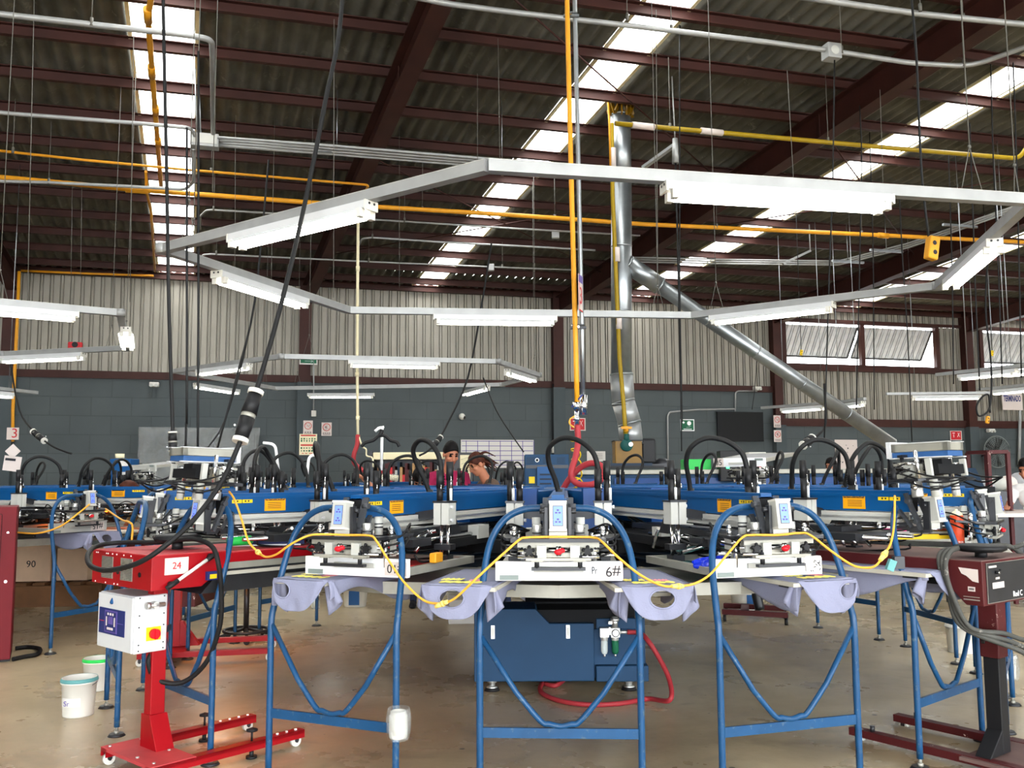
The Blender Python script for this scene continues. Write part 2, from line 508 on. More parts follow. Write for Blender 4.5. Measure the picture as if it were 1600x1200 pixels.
# columns, each an I section above a painted pilaster
for k, a in enumerate((-18, -12, -6, 0, 6, 12, 18, 24)):
    zb = 3.6 if a < 6 else 2.75
    g = MB('steel_red')
    for dy in (-.17, .15): g.box2((a - .13, dy - .012, zb), (a + .13, dy + .012, 6.1))
    g.box2((a - .012, -.17, zb), (a + .012, .15, 6.1))
    g.box2((a - .1, -.13, zb), (a + .1, .1, 6.1))
    g.use('block_paint'); g.box2((a - .15, -.2, 0), (a + .15, .1, zb))
    trim(g, WM)
# windows in the cladding: top-hinged sheet panels pushed open at the bottom
for wi, (a0, a1, z0, z1) in enumerate(wins):
    f = MB('steel_red')
    am = (a0 + a1) / 2
    for x in (a0, am, a1): f.box2((x - .06, -.04, z0), (x + .06, .08, z1))
    for z in (z0, z1): f.box2((a0, -.04, z - .03), (a1, .08, z + .03))
    fo = bpy.data.objects.new('window_%d' % (wi + 1), f.mesh('window')); COL.objects.link(fo); fo.matrix_world = WM; tag(fo, kind='structure')
    for (u, v) in ((a0 + .06, am - .06), (am + .06, a1 - .06)):
        s = MB('awning_sheet'); H = z1 - z0 - .24
        rot = Matrix.Translation((0, .1, z1 - .08)) @ Matrix.Rotation(R_(33), 4, 'X')
        s.M = rot
        clad(s, u, v, -H, 0, y=0, per=.2)
        s.use('black_metal')
        for x in (u, v): s.box2((x - .02, -.03, -H), (x + .02, .01, 0))
        s.box2((u, -.03, -H - .02), (v, .01, -H + .02))
        s.build('awning_panel', parent=fo)
# roof: corrugated sheets between the skylight strips
SKY = [(-14.8, -14.1), (-9.17, -8.42), (-3.58, -2.98), (1.74, 2.42), (7.86, 8.5), (13.2, 13.9), (18.7, 19.4)]
A0, A1 = -22.5, 27
edges = [A0] + [e for s in SKY for e in s] + [A1]
b0, b1, rowlen = 1.0, -31.0, 1.98
per = .2; amp = .036
rm = MB('roof_sheet'); row = 0; bb = b0
while bb > b1:
    for si in range(0, len(edges), 2):
        u, v = edges[si], edges[si + 1]
        n = max(2, int((v - u) / (per / 6)))
        vs = []; fs = []
        off0 = .035 + amp; off1 = off0 - (.013 if row == 0 else .004)
        ext = .12 if row == 0 else .3
        for i in range(n + 1):
            a = u + (v - u) * i / n
            w = math.sin(2 * PI * a / per) * amp
            vs += [RF(a, bb, -(off0 + w)), RF(a, bb - rowlen - ext, -(off1 + w))]
        for i in range(n): fs.append((2 * i, 2 * i + 1, 2 * i + 3, 2 * i + 2))
        rm.add(vs, fs, True)
    bb -= rowlen; row += 1
struct('ceiling', rm)
for k, (u, v) in enumerate(SKY):
    p = MB('skylight_pane'); n = 16; vs = []; fs = []
    for i in range(n + 1):
        a = u - .02 + (v - u + .04) * i / n; w = math.sin(2 * PI * a / per) * amp * .6
        vs += [RF(a, b0 - .25, -(.075 + w)), RF(a, b1, -(.075 + w))]
    for i in range(n): fs.append((2 * i, 2 * i + 1, 2 * i + 3, 2 * i + 2))
    p.add(vs, fs, True)
    p.use('cream')
    for e in (u, v): p.bar(RF(e, b0 - .25, -.04), RF(e, b1, -.04), .045, .03)
    o = p.build('window_%d' % (k + 3), kind='structure')
# purlins
k = 0
for bpur in [-.05, -.62 - .04] + [-.62 - 1.012 * i for i in range(1, 24)]:
    g = MB('steel_red')
    g.bar(RF(A0, bpur, .035), RF(A1, bpur, .035), .012, .13); g.bar(RF(A0, bpur - .03, -.03), RF(A1, bpur - .03, -.03), .07, .012); g.bar(RF(A0, bpur - .03, .1), RF(A1, bpur - .03, .1), .07, .012)
    trim(g)
# rafters
for a in (-18, -12, -6, 0, 6, 12, 18, 24):
    g = MB('steel_red')
    for (t0, t1) in ((0, -31),):
        g.bar(RF(a, t0, .3), RF(a, t1, .3), .014, .42); g.bar(RF(a, t0, .51), RF(a, t1, .51), .22, .018); g.bar(RF(a, t0, .11), RF(a, t1, .11), .22, .018)
        # stiffeners
        for q in range(6): g.bar(RF(a, -2 - 4 * q, .12), RF(a, -2 - 4 * q, .5), .2, .012)
    # haunch at the column
    g.prism([(0, 5.1), (0, 5.55), (-1.5, 5.56), (-.17, 5.0)], 'x', -.01, .01) if False else None
    trim(g)
# thin cross bracing rods under the roof
for (a0, bq0, a1, bq1) in ((-6, -7.6, 0, -2.6), (-6, -2.6, 0, -7.6), (0, -10, 6, -5), (0, -5, 6, -10), (6, -9, 12, -4), (-6, -12.6, 0, -7.6)):
    g = MB('steel_red'); g.cyl(RF(a0, bq0, .2), RF(a1, bq1, .2), .012, n=6); trim(g)
# side walls and the unseen wall behind, with openings added for daylight
for nm, a in (('wall_left', -22.2), ('wall_right', 26.8)):
    g = MB('cladding'); q = [RF(a, .6), RF(a, -31)]
    g.add([(q[0].x, q[0].y, 0), (q[1].x, q[1].y, 0), (q[1].x, q[1].y, q[1].z), (q[0].x, q[0].y, q[0].z)], [(0, 1, 2, 3)])
    struct(nm, g, solid=.06)
g = MB('cladding')
pa = [RF(A0, -31), RF(A1, -31)]
def wf(t, z): q = pa[0].lerp(pa[1], t); return (q.x, q.y, z)
def quad(t0, t1, z0, z1): g.add([wf(t0, z0), wf(t1, z0), wf(t1, z1), wf(t0, z1)], [(0, 1, 2, 3)])
DAYLIGHT_GAPS = [(.02, .5), (.55, .8)]  # unseen openings, widened so daylight reaches the machine fronts and floor
quad(0, 1, 5.6, 9.2)
tt = [0] + [e for d in DAYLIGHT_GAPS for e in d] + [1]
for i in range(0, len(tt), 2): quad(tt[i], tt[i + 1], 0, 5.6)
struct('wall_front', g, solid=.06)
# joint lines in the slab
# ================================================================ the screen printing presses
def arcpts(c, r, a0, a1, n=8):
    return [(c[0] + r * math.cos(a0 + (a1 - a0) * i / n), c[1] + r * math.sin(a0 + (a1 - a0) * i / n)) for i in range(n + 1)]

# --- arm parts, arm frame: x tangential, -y outward, z up, hub at the origin
def m_beam():
    b = MB('press_blue'); b.box2((-.042, -2.98, 1.29), (.042, -.45, 1.385))
    b.box2((-.03, -2.98, 1.385), (.03, -.45, 1.405))
    b.box2((-.05, -2.98, 1.37), (.05, -.45, 1.387))
    return b
def m_rail():
    b = MB('machine_grey'); b.box2((-.06, -2.92, 1.232), (.06, -.85, 1.285))
    b.use('alu'); b.box2((-.064, -2.92, 1.25), (.064, -.85, 1.262))
    return b
def m_endplate():
    b = MB('bracket_grey')
    for s in (-1, 1):
        b.bar((s * .056, -2.97, 1.39), (s * .056, -3.05, 1.2), .014, .034, (1, 0, 0))
        b.bar((s * .056, -2.93, 1.3), (s * .056, -3.0, 1.21), .012, .025, (1, 0, 0))
        b.cyl((s * .05, -2.99, 1.35), (s * .085, -2.99, 1.35), .014); b.cyl((s * .05, -3.03, 1.24), (s * .08, -3.03, 1.24), .011)
    b.use('dark_gap'); b.box2((-.035, -2.985, 1.295), (.035, -2.97, 1.38))
    return b
def m_warning(s):
    b = MB('warn_orange'); b.box2((s * .0425, -2.72, 1.3), (s * .0445, -2.58, 1.383)); b.use('ink')
    b.box2((s * .0445, -2.715, 1.36), (s * .0452, -2.585, 1.379))
    for z in (1.345, 1.335, 1.325, 1.315): b.box2((s * .0445, -2.70, z), (s * .0452, -2.61, z + .003))
    return b
def m_safety(s):
    b = MB('yellow'); b.box2((s * .0425, -2.93, 1.35), (s * .0445, -2.8, 1.386)); b.use('ink'); b.box2((s * .0445, -2.868, 1.35), (s * .045, -2.864, 1.386))
    for y in (-2.85, -2.83, -2.92, -2.9):
        b.box2((s * .0445, y, 1.372), (s * .0452, y + .009, 1.381)); b.box2((s * .0445, y, 1.356), (s * .0452, y + .009, 1.365))
    return b
def m_liftblock(s):
    x = s * .234; y = -2.46
    b = MB('machine_grey')
    for dx in (-.024, .024): b.box2((x + dx - .021, y - .045, 1.235), (x + dx + .021, y + .045, 1.352))
    b.box2((x - .01, y - .03, 1.24), (x + .01, y + .04, 1.345))
    b.use('black_metal'); b.box2((x - .05, y - .05, 1.352), (x + .05, y + .05, 1.362))
    b.bar((x - s * .02, y + .03, 1.3), (s * .03, y + .03, 1.27), .03, .05)
    b.prism([(y + .045, 1.34), (y + .16, 1.18), (y + .045, 1.18)], 'x', x - .02, x + .02)
    b.use('white_paint')
    for z in (1.26, 1.33): b.cyl((x + .045, y - .02, z), (x + .06, y - .02, z), .009)
    b.use('chrome'); b.cyl((x - .02, y, 1.06), (x - .02, y, 1.24), .009); b.cyl((x + .02, y, 1.06), (x + .02, y, 1.24), .009)
    b.use('black_metal'); b.box2((x - .05, y - .03, 1.1), (x + .05, y + .03, 1.13)); b.box2((x - .035, y - .035, 1.04), (x + .035, y + .035, 1.07))
    return b
def m_liftcyl(s, d):
    x = s * .234 + d * .024; y = -2.46 + d * .012
    b = MB('black'); h = 1.575 if d * s > 0 else 1.53
    b.cyl((x, y, 1.36), (x, y, h - .09), .0175, n=16); b.cyl((x, y, h - .1), (x, y, h), .02, n=16)
    b.use('chrome'); b.cyl((x + .016, y - .018, 1.42), (x + .015, y - .014, h - .08), .0035, n=6)
    if d * s > 0:
        b.use('white_paint'); b.cyl((x + .016, y - .018, 1.365), (x + .016, y - .018, 1.43), .008, n=8)
    return b
def m_hose():
    b = MB('rubber')
    b.curve([(0, -2.2, 1.39), (-.02, -2.22, 1.47), (-.055, -2.26, 1.57), (-.05, -2.31, 1.65), (.02, -2.36, 1.7), (.11, -2.41, 1.685), (.185, -2.45, 1.62), (.212, -2.46, 1.53), (.215, -2.462, 1.44)], .0145, 8, 7)
    for i in range(7): b.ring((.214, -2.462, 1.41 + i * .014), (0, 0, 1), .0165, .004, 12, 5)
    b.use('black_metal'); b.cyl((0, -2.2, 1.38), (0, -2.2, 1.42), .02)
    return b
def m_lines(seed=1):
    rnd = random.Random(seed)
    b = MB('rubber')
    for i in range(11):
        x0 = rnd.uniform(-.2, .2); y0 = rnd.uniform(-1.2, -.8); x1 = rnd.uniform(-.3, .3); y1 = rnd.uniform(-2.9, -2.1)
        z0 = rnd.uniform(1.1, 1.24); z1 = rnd.uniform(1.08, 1.22)
        m = Vector(((x0 + x1) / 2 + rnd.uniform(-.08, .08), (y0 + y1) / 2, min(z0, z1) - rnd.uniform(.0, .09)))
        b.curve([(x0, y0, z0), m + Vector((0, .3, .02)), m, (x1, y1 + .1, z1 - .04), (x1, y1, z1)], .006, 5, 5)
    b.use('dark_gap'); b.box2((-.16, -2.3, 1.09), (.16, -1.2, 1.14)); b.box2((-.24, -1.7, 1.02), (.24, -1.1, 1.1))
    b.use('black_metal'); b.box2((-.2, -2.75, 1.13), (.2, -2.55, 1.17)); b.box2((-.1, -2.6, 1.17), (.1, -1.6, 1.2))
    b.use('machine_grey'); b.box2((-.19, -2.2, 1.15), (-.08, -2.08, 1.2)); b.box2((.1, -1.9, 1.12), (.17, -1.75, 1.2))
    b.use('chrome')
    for x in (-.12, .12): b.cyl((x, -2.9, 1.15), (x, -1.9, 1.15), .012)
    for i in range(6): b.cyl((rnd.uniform(-.25, .25), rnd.uniform(-2.7, -2.1), 1.09), (rnd.uniform(-.25, .25), rnd.uniform(-2.7, -2.1), 1.2), .01)
    return b
TILT = Matrix.Translation((0, -3.1, 1.308)) @ Matrix.Rotation(R_(-8), 4, 'X')
def m_display():
    b = MB('machine_grey'); b.M = TILT
    b.box2((-.039, -.03, -.066), (.039, .03, .066)); b.use('plastic_white')
    b.box2((-.041, -.034, .06), (.041, .034, .07)); b.box2((-.041, -.034, -.07), (.041, .034, -.06))
    b.use('black_metal'); b.box2((-.036, .03, -.06), (.036, .05, .06))
    b.M = Matrix.Identity(4)
    b.use('machine_grey'); b.box2((-.042, -3.1, 1.205), (.042, -3.03, 1.237))
    b.use('black_metal')
    for s in (-1, 1):
        b.box2((s * .048, -3.1, 1.2), (s * .062, -3.065, 1.35)); b.cyl((s * .05, -3.08, 1.33), (s * .085, -3.08, 1.33), .011)
    return b
def m_screen():
    b = MB('lcd'); b.M = TILT
    b.box2((-.021, -.0335, -.044), (.021, -.031, .044)); b.use('ink_purple')
    for z in (-.024, .018):
        for x, dz in ((0, .008), (-.008, -.004), (.008, -.004)): b.box2((x - .005, -.0345, z + dz - .0035), (x + .005, -.0335, z + dz + .0035))
    b.use('grey_rubber')
    b.box2((-.023, -.033, -.047), (-.021, -.031, .047)); b.box2((.021, -.033, -.047), (.023, -.031, .047)); b.box2((-.023, -.033, .045), (.023, -.031, .047)); b.box2((-.023, -.033, -.047), (.023, -.031, -.045))
    return b
# squeegee head; built upright, the raised ones are swung over on their pivot
FLIP = Matrix.Translation((0, -3.05, 1.33)) @ Matrix.Rotation(R_(174), 4, 'X') @ Matrix.Translation((0, 3.05, -1.33))
def m_head():
    b = MB('black_metal')
    b.box2((-.22, -3.12, 1.19), (.22, -3.02, 1.206)); b.bar((-.22, -3.05, 1.2), (-.27, -2.9, 1.21), .05, .012); b.bar((.22, -3.05, 1.2), (.27, -2.9, 1.21), .05, .012)
    b.use('alu_dull'); b.box2((-.19, -3.08, 1.165), (.19, -3.05, 1.19)); b.box2((-.15, -3.04, 1.12), (-.1, -2.98, 1.19)); b.box2((.1, -3.04, 1.12), (.15, -2.98, 1.19))
    b.use('machine_grey')
    for s in (-1, 1):
        b.box2((s * .055, -3.1, 1.115), (s * .1, -3.06, 1.175)); b.box2((s * .135, -3.05, 1.11), (s * .165, -3.0, 1.18))
        b.box2((s * .165, -2.92, 1.1), (s * .185, -2.89, 1.19))
    b.use('chrome')
    for z, y in ((1.148, -3.03), (1.12, -3.06)): b.cyl((-.19, y, z), (.19, y, z), .009)
    for s in (-1, 1):
        b.cyl((s * .17, -2.97, 1.05), (s * .17, -2.97, 1.2), .011); b.cyl((s * .21, -2.98, 1.2), (s * .21, -2.98, 1.24), .012); b.ball((s * .21, -2.98, 1.243), .014, 8)
        b.cyl((s * .2, -2.97, 1.12), (s * .27, -2.97, 1.12), .008)
    b.use('alu_dull'); b.bar((-.15, -3.1, 1.112), (.15, -3.1, 1.112), .03, .012); b.bar((-.11, -3.06, 1.13), (.11, -3.06, 1.13), .05, .02)
    b.use('dark_gap'); b.box2((-.13, -2.91, 1.13), (.13, -2.88, 1.18)); b.box2((-.05, -3.0, 1.1), (.05, -2.9, 1.18))
    b.use('chrome'); b.cyl((-.005, -3.12, 1.17), (-.005, -3.1, 1.13), .006); b.cyl((.008, -3.12, 1.17), (.008, -3.1, 1.13), .006)
    b.use('rubber')
    rnd = random.Random(5)
    for s in (-1, 1):
        for i in range(3):
            z = 1.1 + .03 * i
            b.curve([(s * .13, -3.0, z), (s * .22, -3.06 + .02 * i, z + .03), (s * .27, -2.98, z + .05), (s * .24, -2.85, z + .1), (s * .15, -2.7, 1.22)], .005, 5, 6)
    return b
def m_clampbar():
    b = MB('black_metal')
    for s in (-1, 1):
        b.cyl((s * .1, -3.09, 1.07), (s * .1, -3.09, 1.13), .011); b.cyl((s * .1, -3.09, 1.125), (s * .1, -3.09, 1.14), .007)
    b.box2((-.125, -3.1, 1.06), (.125, -3.07, 1.074))
    b.use('alu_dull'); b.box2((-.125, -3.105, 1.1), (-.07, -3.06, 1.112)); b.box2((.07, -3.105, 1.1), (.125, -3.06, 1.112))
    return b
def m_motor(s):
    b = MB('alu'); x = s * .1
    b.lathe([(0, 0), (.022, 0), (.022, .058), (.02, .062), (0, .062)], (x, -3.03, 1.206), 16)
    b.use('black_metal'); b.lathe([(.0215, .02), (.0235, .02), (.0235, .026), (.0215, .026)], (x, -3.03, 1.206), 16)
    return b
def m_cylinder(s):
    b = MB('machine_grey'); x = s * .106
    b.lathe([(0, 0), (.021, 0), (.021, .09), (0, .09)], (x, -2.93, 1.206), 16)
    b.use('black_metal')
    for z0, z1 in ((.034, .042), (.052, .058)): b.lathe([(.0205, z0), (.0225, z0), (.0225, z1), (.0205, z1)], (x, -2.93, 1.206), 16)
    return b
def m_knob():
    b = MB('red_knob'); b.ball((0, -3.13, 1.148), (.02, .016, .014), 12); b.ball((.014, -3.12, 1.153), (.018, .014, .012), 12)
    return b
def m_starknob(s):
    b = MB('black'); c = Vector((s * .135, -3.085, 1.148)); b.cyl(c, c + Vector((0, -.02, 0)), .016)
    for i in range(5):
        t = 2 * PI * i / 5 + .3; b.ball(c + Vector((math.cos(t) * .02, -.012, math.sin(t) * .02)), .009, 8)
    b.cyl(c, c + Vector((0, .05, 0)), .006)
    return b
# --- centre
def m_hub():
    b = MB('press_blue')
    n = 18; r = .62
    poly = [(r * math.cos(2 * PI * (i + .5) / n), r * math.sin(2 * PI * (i + .5) / n)) for i in range(n)]
    b.prism(poly, 'z', 1.2, 1.395)
    b.use('dark_blue'); b.prism([(x * .8, y * .8) for x, y in poly], 'z', 1.0, 1.2)
    return b
def m_hubplate():
    b = MB('bright_blue'); b.box2((-.085, -1.36, 1.14), (.085, -1.3, 1.41)); b.use('press_blue'); b.box2((-.075, -1.3, 1.18), (.075, -.5, 1.39)); return b
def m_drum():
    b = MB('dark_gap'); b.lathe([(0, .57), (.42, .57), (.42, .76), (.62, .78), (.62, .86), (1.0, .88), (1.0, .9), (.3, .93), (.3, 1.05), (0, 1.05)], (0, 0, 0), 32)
    b.use('black_metal')
    for i in range(40):
        t = 2 * PI * i / 40; b.box((.635 * math.cos(t), .635 * math.sin(t), .82), (.03, .05, .05), (0, 0, t))
    return b
def m_ring():
    b = MB('alu_dull'); n = 18
    ro, ri = 2.72, 1.9; vs = []; fs = []
    for i in range(n):
        t = 2 * PI * (i + .5) / n
        for (r, z) in ((ro, .885), (ro, .948), (ri, .948), (ri, .885)): vs.append((r * math.cos(t), r * math.sin(t), z))
    for i in range(n):
        j = (i + 1) % n
        for k in range(4): fs.append((4 * i + k, 4 * j + k, 4 * j + (k + 1) % 4, 4 * i + (k + 1) % 4))
    b.add(vs, fs)
    b.use('dark_blue')
    for i in range(n):
        t = 2 * PI * i / n; b.bar((.5 * math.cos(t), .5 * math.sin(t), .9), (2.2 * math.cos(t), 2.2 * math.sin(t), .9), .08, .05)
    return b
def m_pallet():
    b = MB('pallet_top'); b.box2((-.16, -3.16, .97), (.16, -2.45, .988)); b.use('black_metal'); b.box2((-.03, -3.0, .945), (.03, -2.0, .97))
    b.box2((-.14, -3.1, .958), (.14, -3.02, .97)); return b
PM = {}
for nm, fn in (('beam', m_beam), ('rail', m_rail), ('end_plate', m_endplate), ('hose', m_hose), ('pneumatic_lines', m_lines), ('display', m_display), ('screen', m_screen),
               ('head', m_head), ('clamp_bar', m_clampbar), ('knob', m_knob), ('hub', m_hub), ('hub_plate', m_hubplate), ('drum', m_drum), ('index_ring', m_ring), ('pallet', m_pallet)):
    PM[nm] = fn().mesh(nm)
for s in (-1, 1):
    PM['block', s] = m_liftblock(s).mesh('lift_block'); PM['motor', s] = m_motor(s).mesh('motor'); PM['pcyl', s] = m_cylinder(s).mesh('air_cylinder'); PM['warn', s] = m_warning(s).mesh('warning_label'); PM['safe', s] = m_safety(s).mesh('safety_label'); PM['star', s] = m_starknob(s).mesh('star_knob')
    for d in (-1, 1): PM['cyl', s, d] = m_liftcyl(s, d).mesh('lift_cylinder')
PM['lines2'] = m_lines(2).mesh('pneumatic_lines'); PM['lines3'] = m_lines(9).mesh('pneumatic_lines')
_t = text('warning_text', 'ADVERTENCIA', .0185, 'warn_orange', None, Matrix.Identity(4), extrude=.0003, bold=.02)
PM['warning_text'] = _t.data; bpy.data.objects.remove(_t)
WT = {1: frame_m((.0456, -2.65, 1.3695), (0, 1, 0), (0, 0, 1)), -1: frame_m((-.0456, -2.65, 1.3695), (0, -1, 0), (0, 0, 1))}
def rotz(a): return Matrix.Rotation(a, 4, 'Z')
def press(loc, offset, arms, label, lifted=(), detail=(), pallets=(), plates=(), base=True, cab_rot=0.0, lcd=True):
    t = thing('screen_printing_press', loc, 0, label, 'printing press', 'round blue screen printing presses')
    I4 = Matrix.Identity(4)
    place('hub', PM['hub'], t, rotz(R_(offset + 10))); place('turntable_drum', PM['drum'], t); place('index_ring', PM['index_ring'], t, rotz(R_(offset)))
    for a in plates: place('hub_plate', PM['hub_plate'], t, rotz(R_(a)))
    for k in arms:
        A = rotz(R_(offset + 20 * k)); full = k in detail
        bm = place('arm_beam', PM['beam'], t, A); place('rail', PM['rail'], bm); place('end_plate', PM['end_plate'], bm); [place('warning_label', PM['warn', q], bm) for q in (-1, 1)]; [place('warning_text', PM['warning_text'], bm, WT[q]) for q in ((-1, 1) if full or k in lifted else ())]; [place('safety_label', PM['safe', q], bm) for q in (-1, 1)]
        place('pneumatic_lines', PM[('pneumatic_lines', 'lines2', 'lines3')[k % 3]], t, A)
        for s in (-1, 1):
            lb = place('lift_block', PM['block', s], t, A)
            for d in (-1, 1): place('lift_cylinder', PM['cyl', s, d], lb)
        place('air_hose', PM['hose'], t, A)
        M = A @ FLIP if k in lifted else A
        h = place('squeegee_head', PM['head'], t, M)
        if full or k in lifted:
            for s in (-1, 1):
                mo = place('motor', PM['motor', s], h); mo.matrix_local = Matrix.Translation((s * .1, -3.03, 1.206)) @ Matrix.Scale(1.35 if k in lifted else 1, 4) @ Matrix.Translation((-s * .1, 3.03, -1.206)); place('air_cylinder', PM['pcyl', s], h); place('star_knob', PM['star', s], h)
            place('red_knob', PM['knob'], h); place('clamp_bar', PM['clamp_bar'], h)
        d = place('control_display', PM['display'], t, A); tag(d, 'small off-white control display with a blue lit screen')
        place('screen', PM['screen'], d)
    for a in pallets: place('pallet', PM['pallet'], t, rotz(R_(a)))
    return t
HUB = Vector((.388, 7.35, 0)); OFF = -3.3
main = press(HUB, OFF, range(-8, 9), 'large round blue press in the middle of the floor with the number 9 head',
             lifted=(-2, 2, 7), detail=(-3, -1, 0, 1, 3), pallets=(-42.7, -27.1, -11.45, 4.2, 19.85, 35.5, 51, 66, 82, 98, 114, 130, 146, 162, -58, -74, -90, -106, -122, -138, -154), plates=(-13.3, 6.7, 26.7, -33.3, 66.7, -73.3))
# base cabinet of the central press
def base_cabinet(t, full=True):
    c = MB('cabinet_blue')
    x0, x1, y0, y1 = -.66, .5, -.92, .55
    c.box2((x0, y0 + .04, .1), (x1, y1, .43))
    cab = c.build('base_cabinet', t, bevel=.008)
    p = MB('cabinet_blue')
    xa, xb = -.66, .17
    p.prism([(xa, .085), (xb, .085), (xb, .475), (-.14, .475), (-.235, .575), (xa, .575)], 'y', y0, y0 + .36)
    p.build('front_cover', cab, bevel=.006)
    p = MB('cabinet_blue'); p.box2((.18, y0 - .02, .085), (.54, y0 + .1, .19)); p.box2((.19, y0 + .05, .19), (.53, y0 + .09, .5)); p.build('side_cover', cab, bevel=.005)
    p = MB('dark_gap'); p.box2((-.3, y0 + .36, .43), (.5, y1, .575)); p.box2((-.23, y0 + .06, .43), (.3, y0 + .36, .56)); p.build('drive_housing', cab)
    for x in (-.53, -.01):
        h = MB('alu'); h.box2((x - .013, y0 - .006, .375), (x + .013, y0 + .002, .465)); h.use('machine_grey'); h.box2((x - .008, y0 - .008, .39), (x + .008, y0 - .005, .45)); h.build('latch', cab)
    for x in (-.54, .42):
        for y in (-.8, .4):
            f = MB('alu'); f.cyl((x, y, .03), (x, y, .1), .022); f.cyl((x, y, .055), (x, y, .075), .034, n=6); f.use('black'); f.cyl((x, y, 0), (x, y, .022), .055, .045, n=20); f.use('alu'); f.cyl((x, y, .02), (x, y, .035), .045, .02)
            f.build('foot', t)
    w = MB('yellow'); w.add([(.44, y0 + .045, .22), (.49, y0 + .045, .22), (.49, y0 + .045, .27)], [(0, 1, 2)]); w.build('warning_sticker', cab, solid=.002)
    # filter, regulator and lubricator
    r = MB('alu'); y = y0 - .0
    for x, bowl in ((.24, 'clear_glass'), (.315, 'sign_green')):
        r.use('alu'); r.box2((x - .03, y - .03, .385), (x + .03, y + .04, .445)); r.lathe([(.024, 0), (.028, .02), (.028, .03)], (x, y, .36), 16)
        r.use(bowl); r.lathe([(0, 0), (.018, .004), (.024, .02), (.024, .1)], (x, y, .265), 16)
        r.use('alu'); r.cyl((x, y, .25), (x, y, .268), .008)
    r.box2((.27, y - .02, .4), (.285, y + .03, .45)); r.cyl((.315, y, .445), (.315, y, .52), .022); r.cyl((.315, y, .49), (.315, y, .51), .03); r.box2((.27, y - .01, .47), (.31, y + .01, .49))
    r.use('dot_white'); r.cyl((.315, y - .045, .415), (.315, y - .03, .415), .024, n=20); r.use('ink'); r.ring((.315, y - .044, .415), (0, 1, 0), .024, .003)
    r.use('alu'); r.cyl((.345, y, .415), (.4, y, .415), .012); r.build('air_regulator', cab)
    return cab
base_cabinet(main)
# ================================================================ screens, shirts, rails around the central press
def armM(a): return Matrix.Translation(HUB) @ rotz(R_(a))
def screen_frame(M, w, r0, r1, meshm, label, num=None, box_top=True, holder=True, ink=None, extra=None, frame='frame_white', thick=.034):
    t = thing('print_screen', (0, 0, 0), 0, label, 'print screen', 'screen frames clamped in the presses')
    t.matrix_world = M @ Matrix.Translation((0, -r1, 1.0)); o = Vector((0, r1, -1.0))
    b = MB(frame); h = .09
    b.M = Matrix.Translation(o)
    b.box2((-w / 2, -r1, 1.003), (w / 2, -r1 + .03, 1.003 + h))
    b.build('outer_bar', t, bevel=.003)
    b = MB('alu_dull'); b.M = Matrix.Translation(o)
    for s in (-1, 1): b.box2((s * (w / 2 - thick), -r1 + .03, 1.012), (s * w / 2, -r0, 1.05))
    b.box2((-w / 2, -r0, 1.012), (w / 2, -r0 + thick, 1.05))
    b.build('frame_bars', t, bevel=.002)
    b = MB(meshm); b.M = Matrix.Translation(o); b.box2((-w / 2 + thick, -r1 + .03, 1.014), (w / 2 - thick, -r0, 1.018)); b.build('mesh', t)
    if ink:
        rnd = random.Random(3); b = MB(ink); b.M = Matrix.Translation(o)
        def ik(u, v): return Vector((-w / 2 + .06 + (w - .12) * u, -r1 + .1 + .25 * v, 1.02 + .04 * max(0, math.sin(u * PI) * math.sin(v * PI)) * (1 + .8 * pnoise(Vector((u * 6, v * 5, 1))))))
        b.grid(ik, 20, 10); b.build('ink', t)
    if holder:
        b = MB('machine_grey'); b.M = Matrix.Translation(o); b.box2((-.118, -r1 - .012, 1.045), (.118, -r1, 1.07)); b.build('clamp_strip', t, bevel=.002)
        b = MB('slot_grey'); b.M = Matrix.Translation(o); b.box2((-w / 2 + .02, -r1 - .003, 1.007), (-w / 2 + .11, -r1, 1.03)); b.build('slot_plate', t)
    if num:
        s, sz, x, up = num
        q = Vector((x, -r1 - .0045, 1.048)) + o
        fm = frame_m(q, (-1, 0, 0) if up else (1, 0, 0), (0, 0, -1) if up else (0, 0, 1))
        b = MB('pinkish_paper'); b.M = Matrix.Translation(o); wd = sz * .62 * len(s) + .012; b.box2((x - wd / 2, -r1 - .003, 1.046 - sz * .55), (x + wd / 2, -r1, 1.046 + sz * .55)); b.build('number_tape', t)
        text('number', s, sz, 'ink', t, fm)
    if extra: extra(t, o, w, r1)
    return t
def pr_text(t, o, w, r1):
    text('handwriting', 'Pr', .05, 'ink', t, frame_m(Vector((.168, -r1 - .0045, 1.05)) + o, (1, 0, 0), (0, 0, 1)), sx=.6)
aC, aL, aR = OFF, OFF - 20, OFF + 20
screen_frame(armM(aC), .6, 2.26, 3.0, 'mesh_dark', 'white screen frame marked 9 upside down on the middle head facing the aisle', ('#9', .066, .255, True), extra=pr_text)
screen_frame(armM(aL), .6, 2.26, 2.98, 'mesh_red', 'white screen frame marked 10 upside down with red ink in its mesh', ('#10', .06, .235, True), ink='mesh_red')
def tape(t, o, w, r1):
    b = MB('paper'); b.M = Matrix.Translation(o); b.box2((.2, -r1 - .004, 1.005), (.3, -r1, 1.085)); b.use('ink')
    rnd = random.Random(2); b.box2((.205, -r1 - .005, 1.02), (.208, -r1, 1.06))
    for i in range(12):
        x, z = rnd.uniform(.235, .29), rnd.uniform(1.02, 1.07); b.box((x, -r1 - .0045, z), (rnd.uniform(.004, .016), .001, .004), (0, rnd.uniform(0, 3), 0))
    b.build('inked_tape', t)
screen_frame(armM(aR), .6, 2.26, 2.98, 'mesh_teal', 'pale grey screen frame with teal mesh and ink-smudged tape beside a blue plastic bag', ink=None, extra=tape)
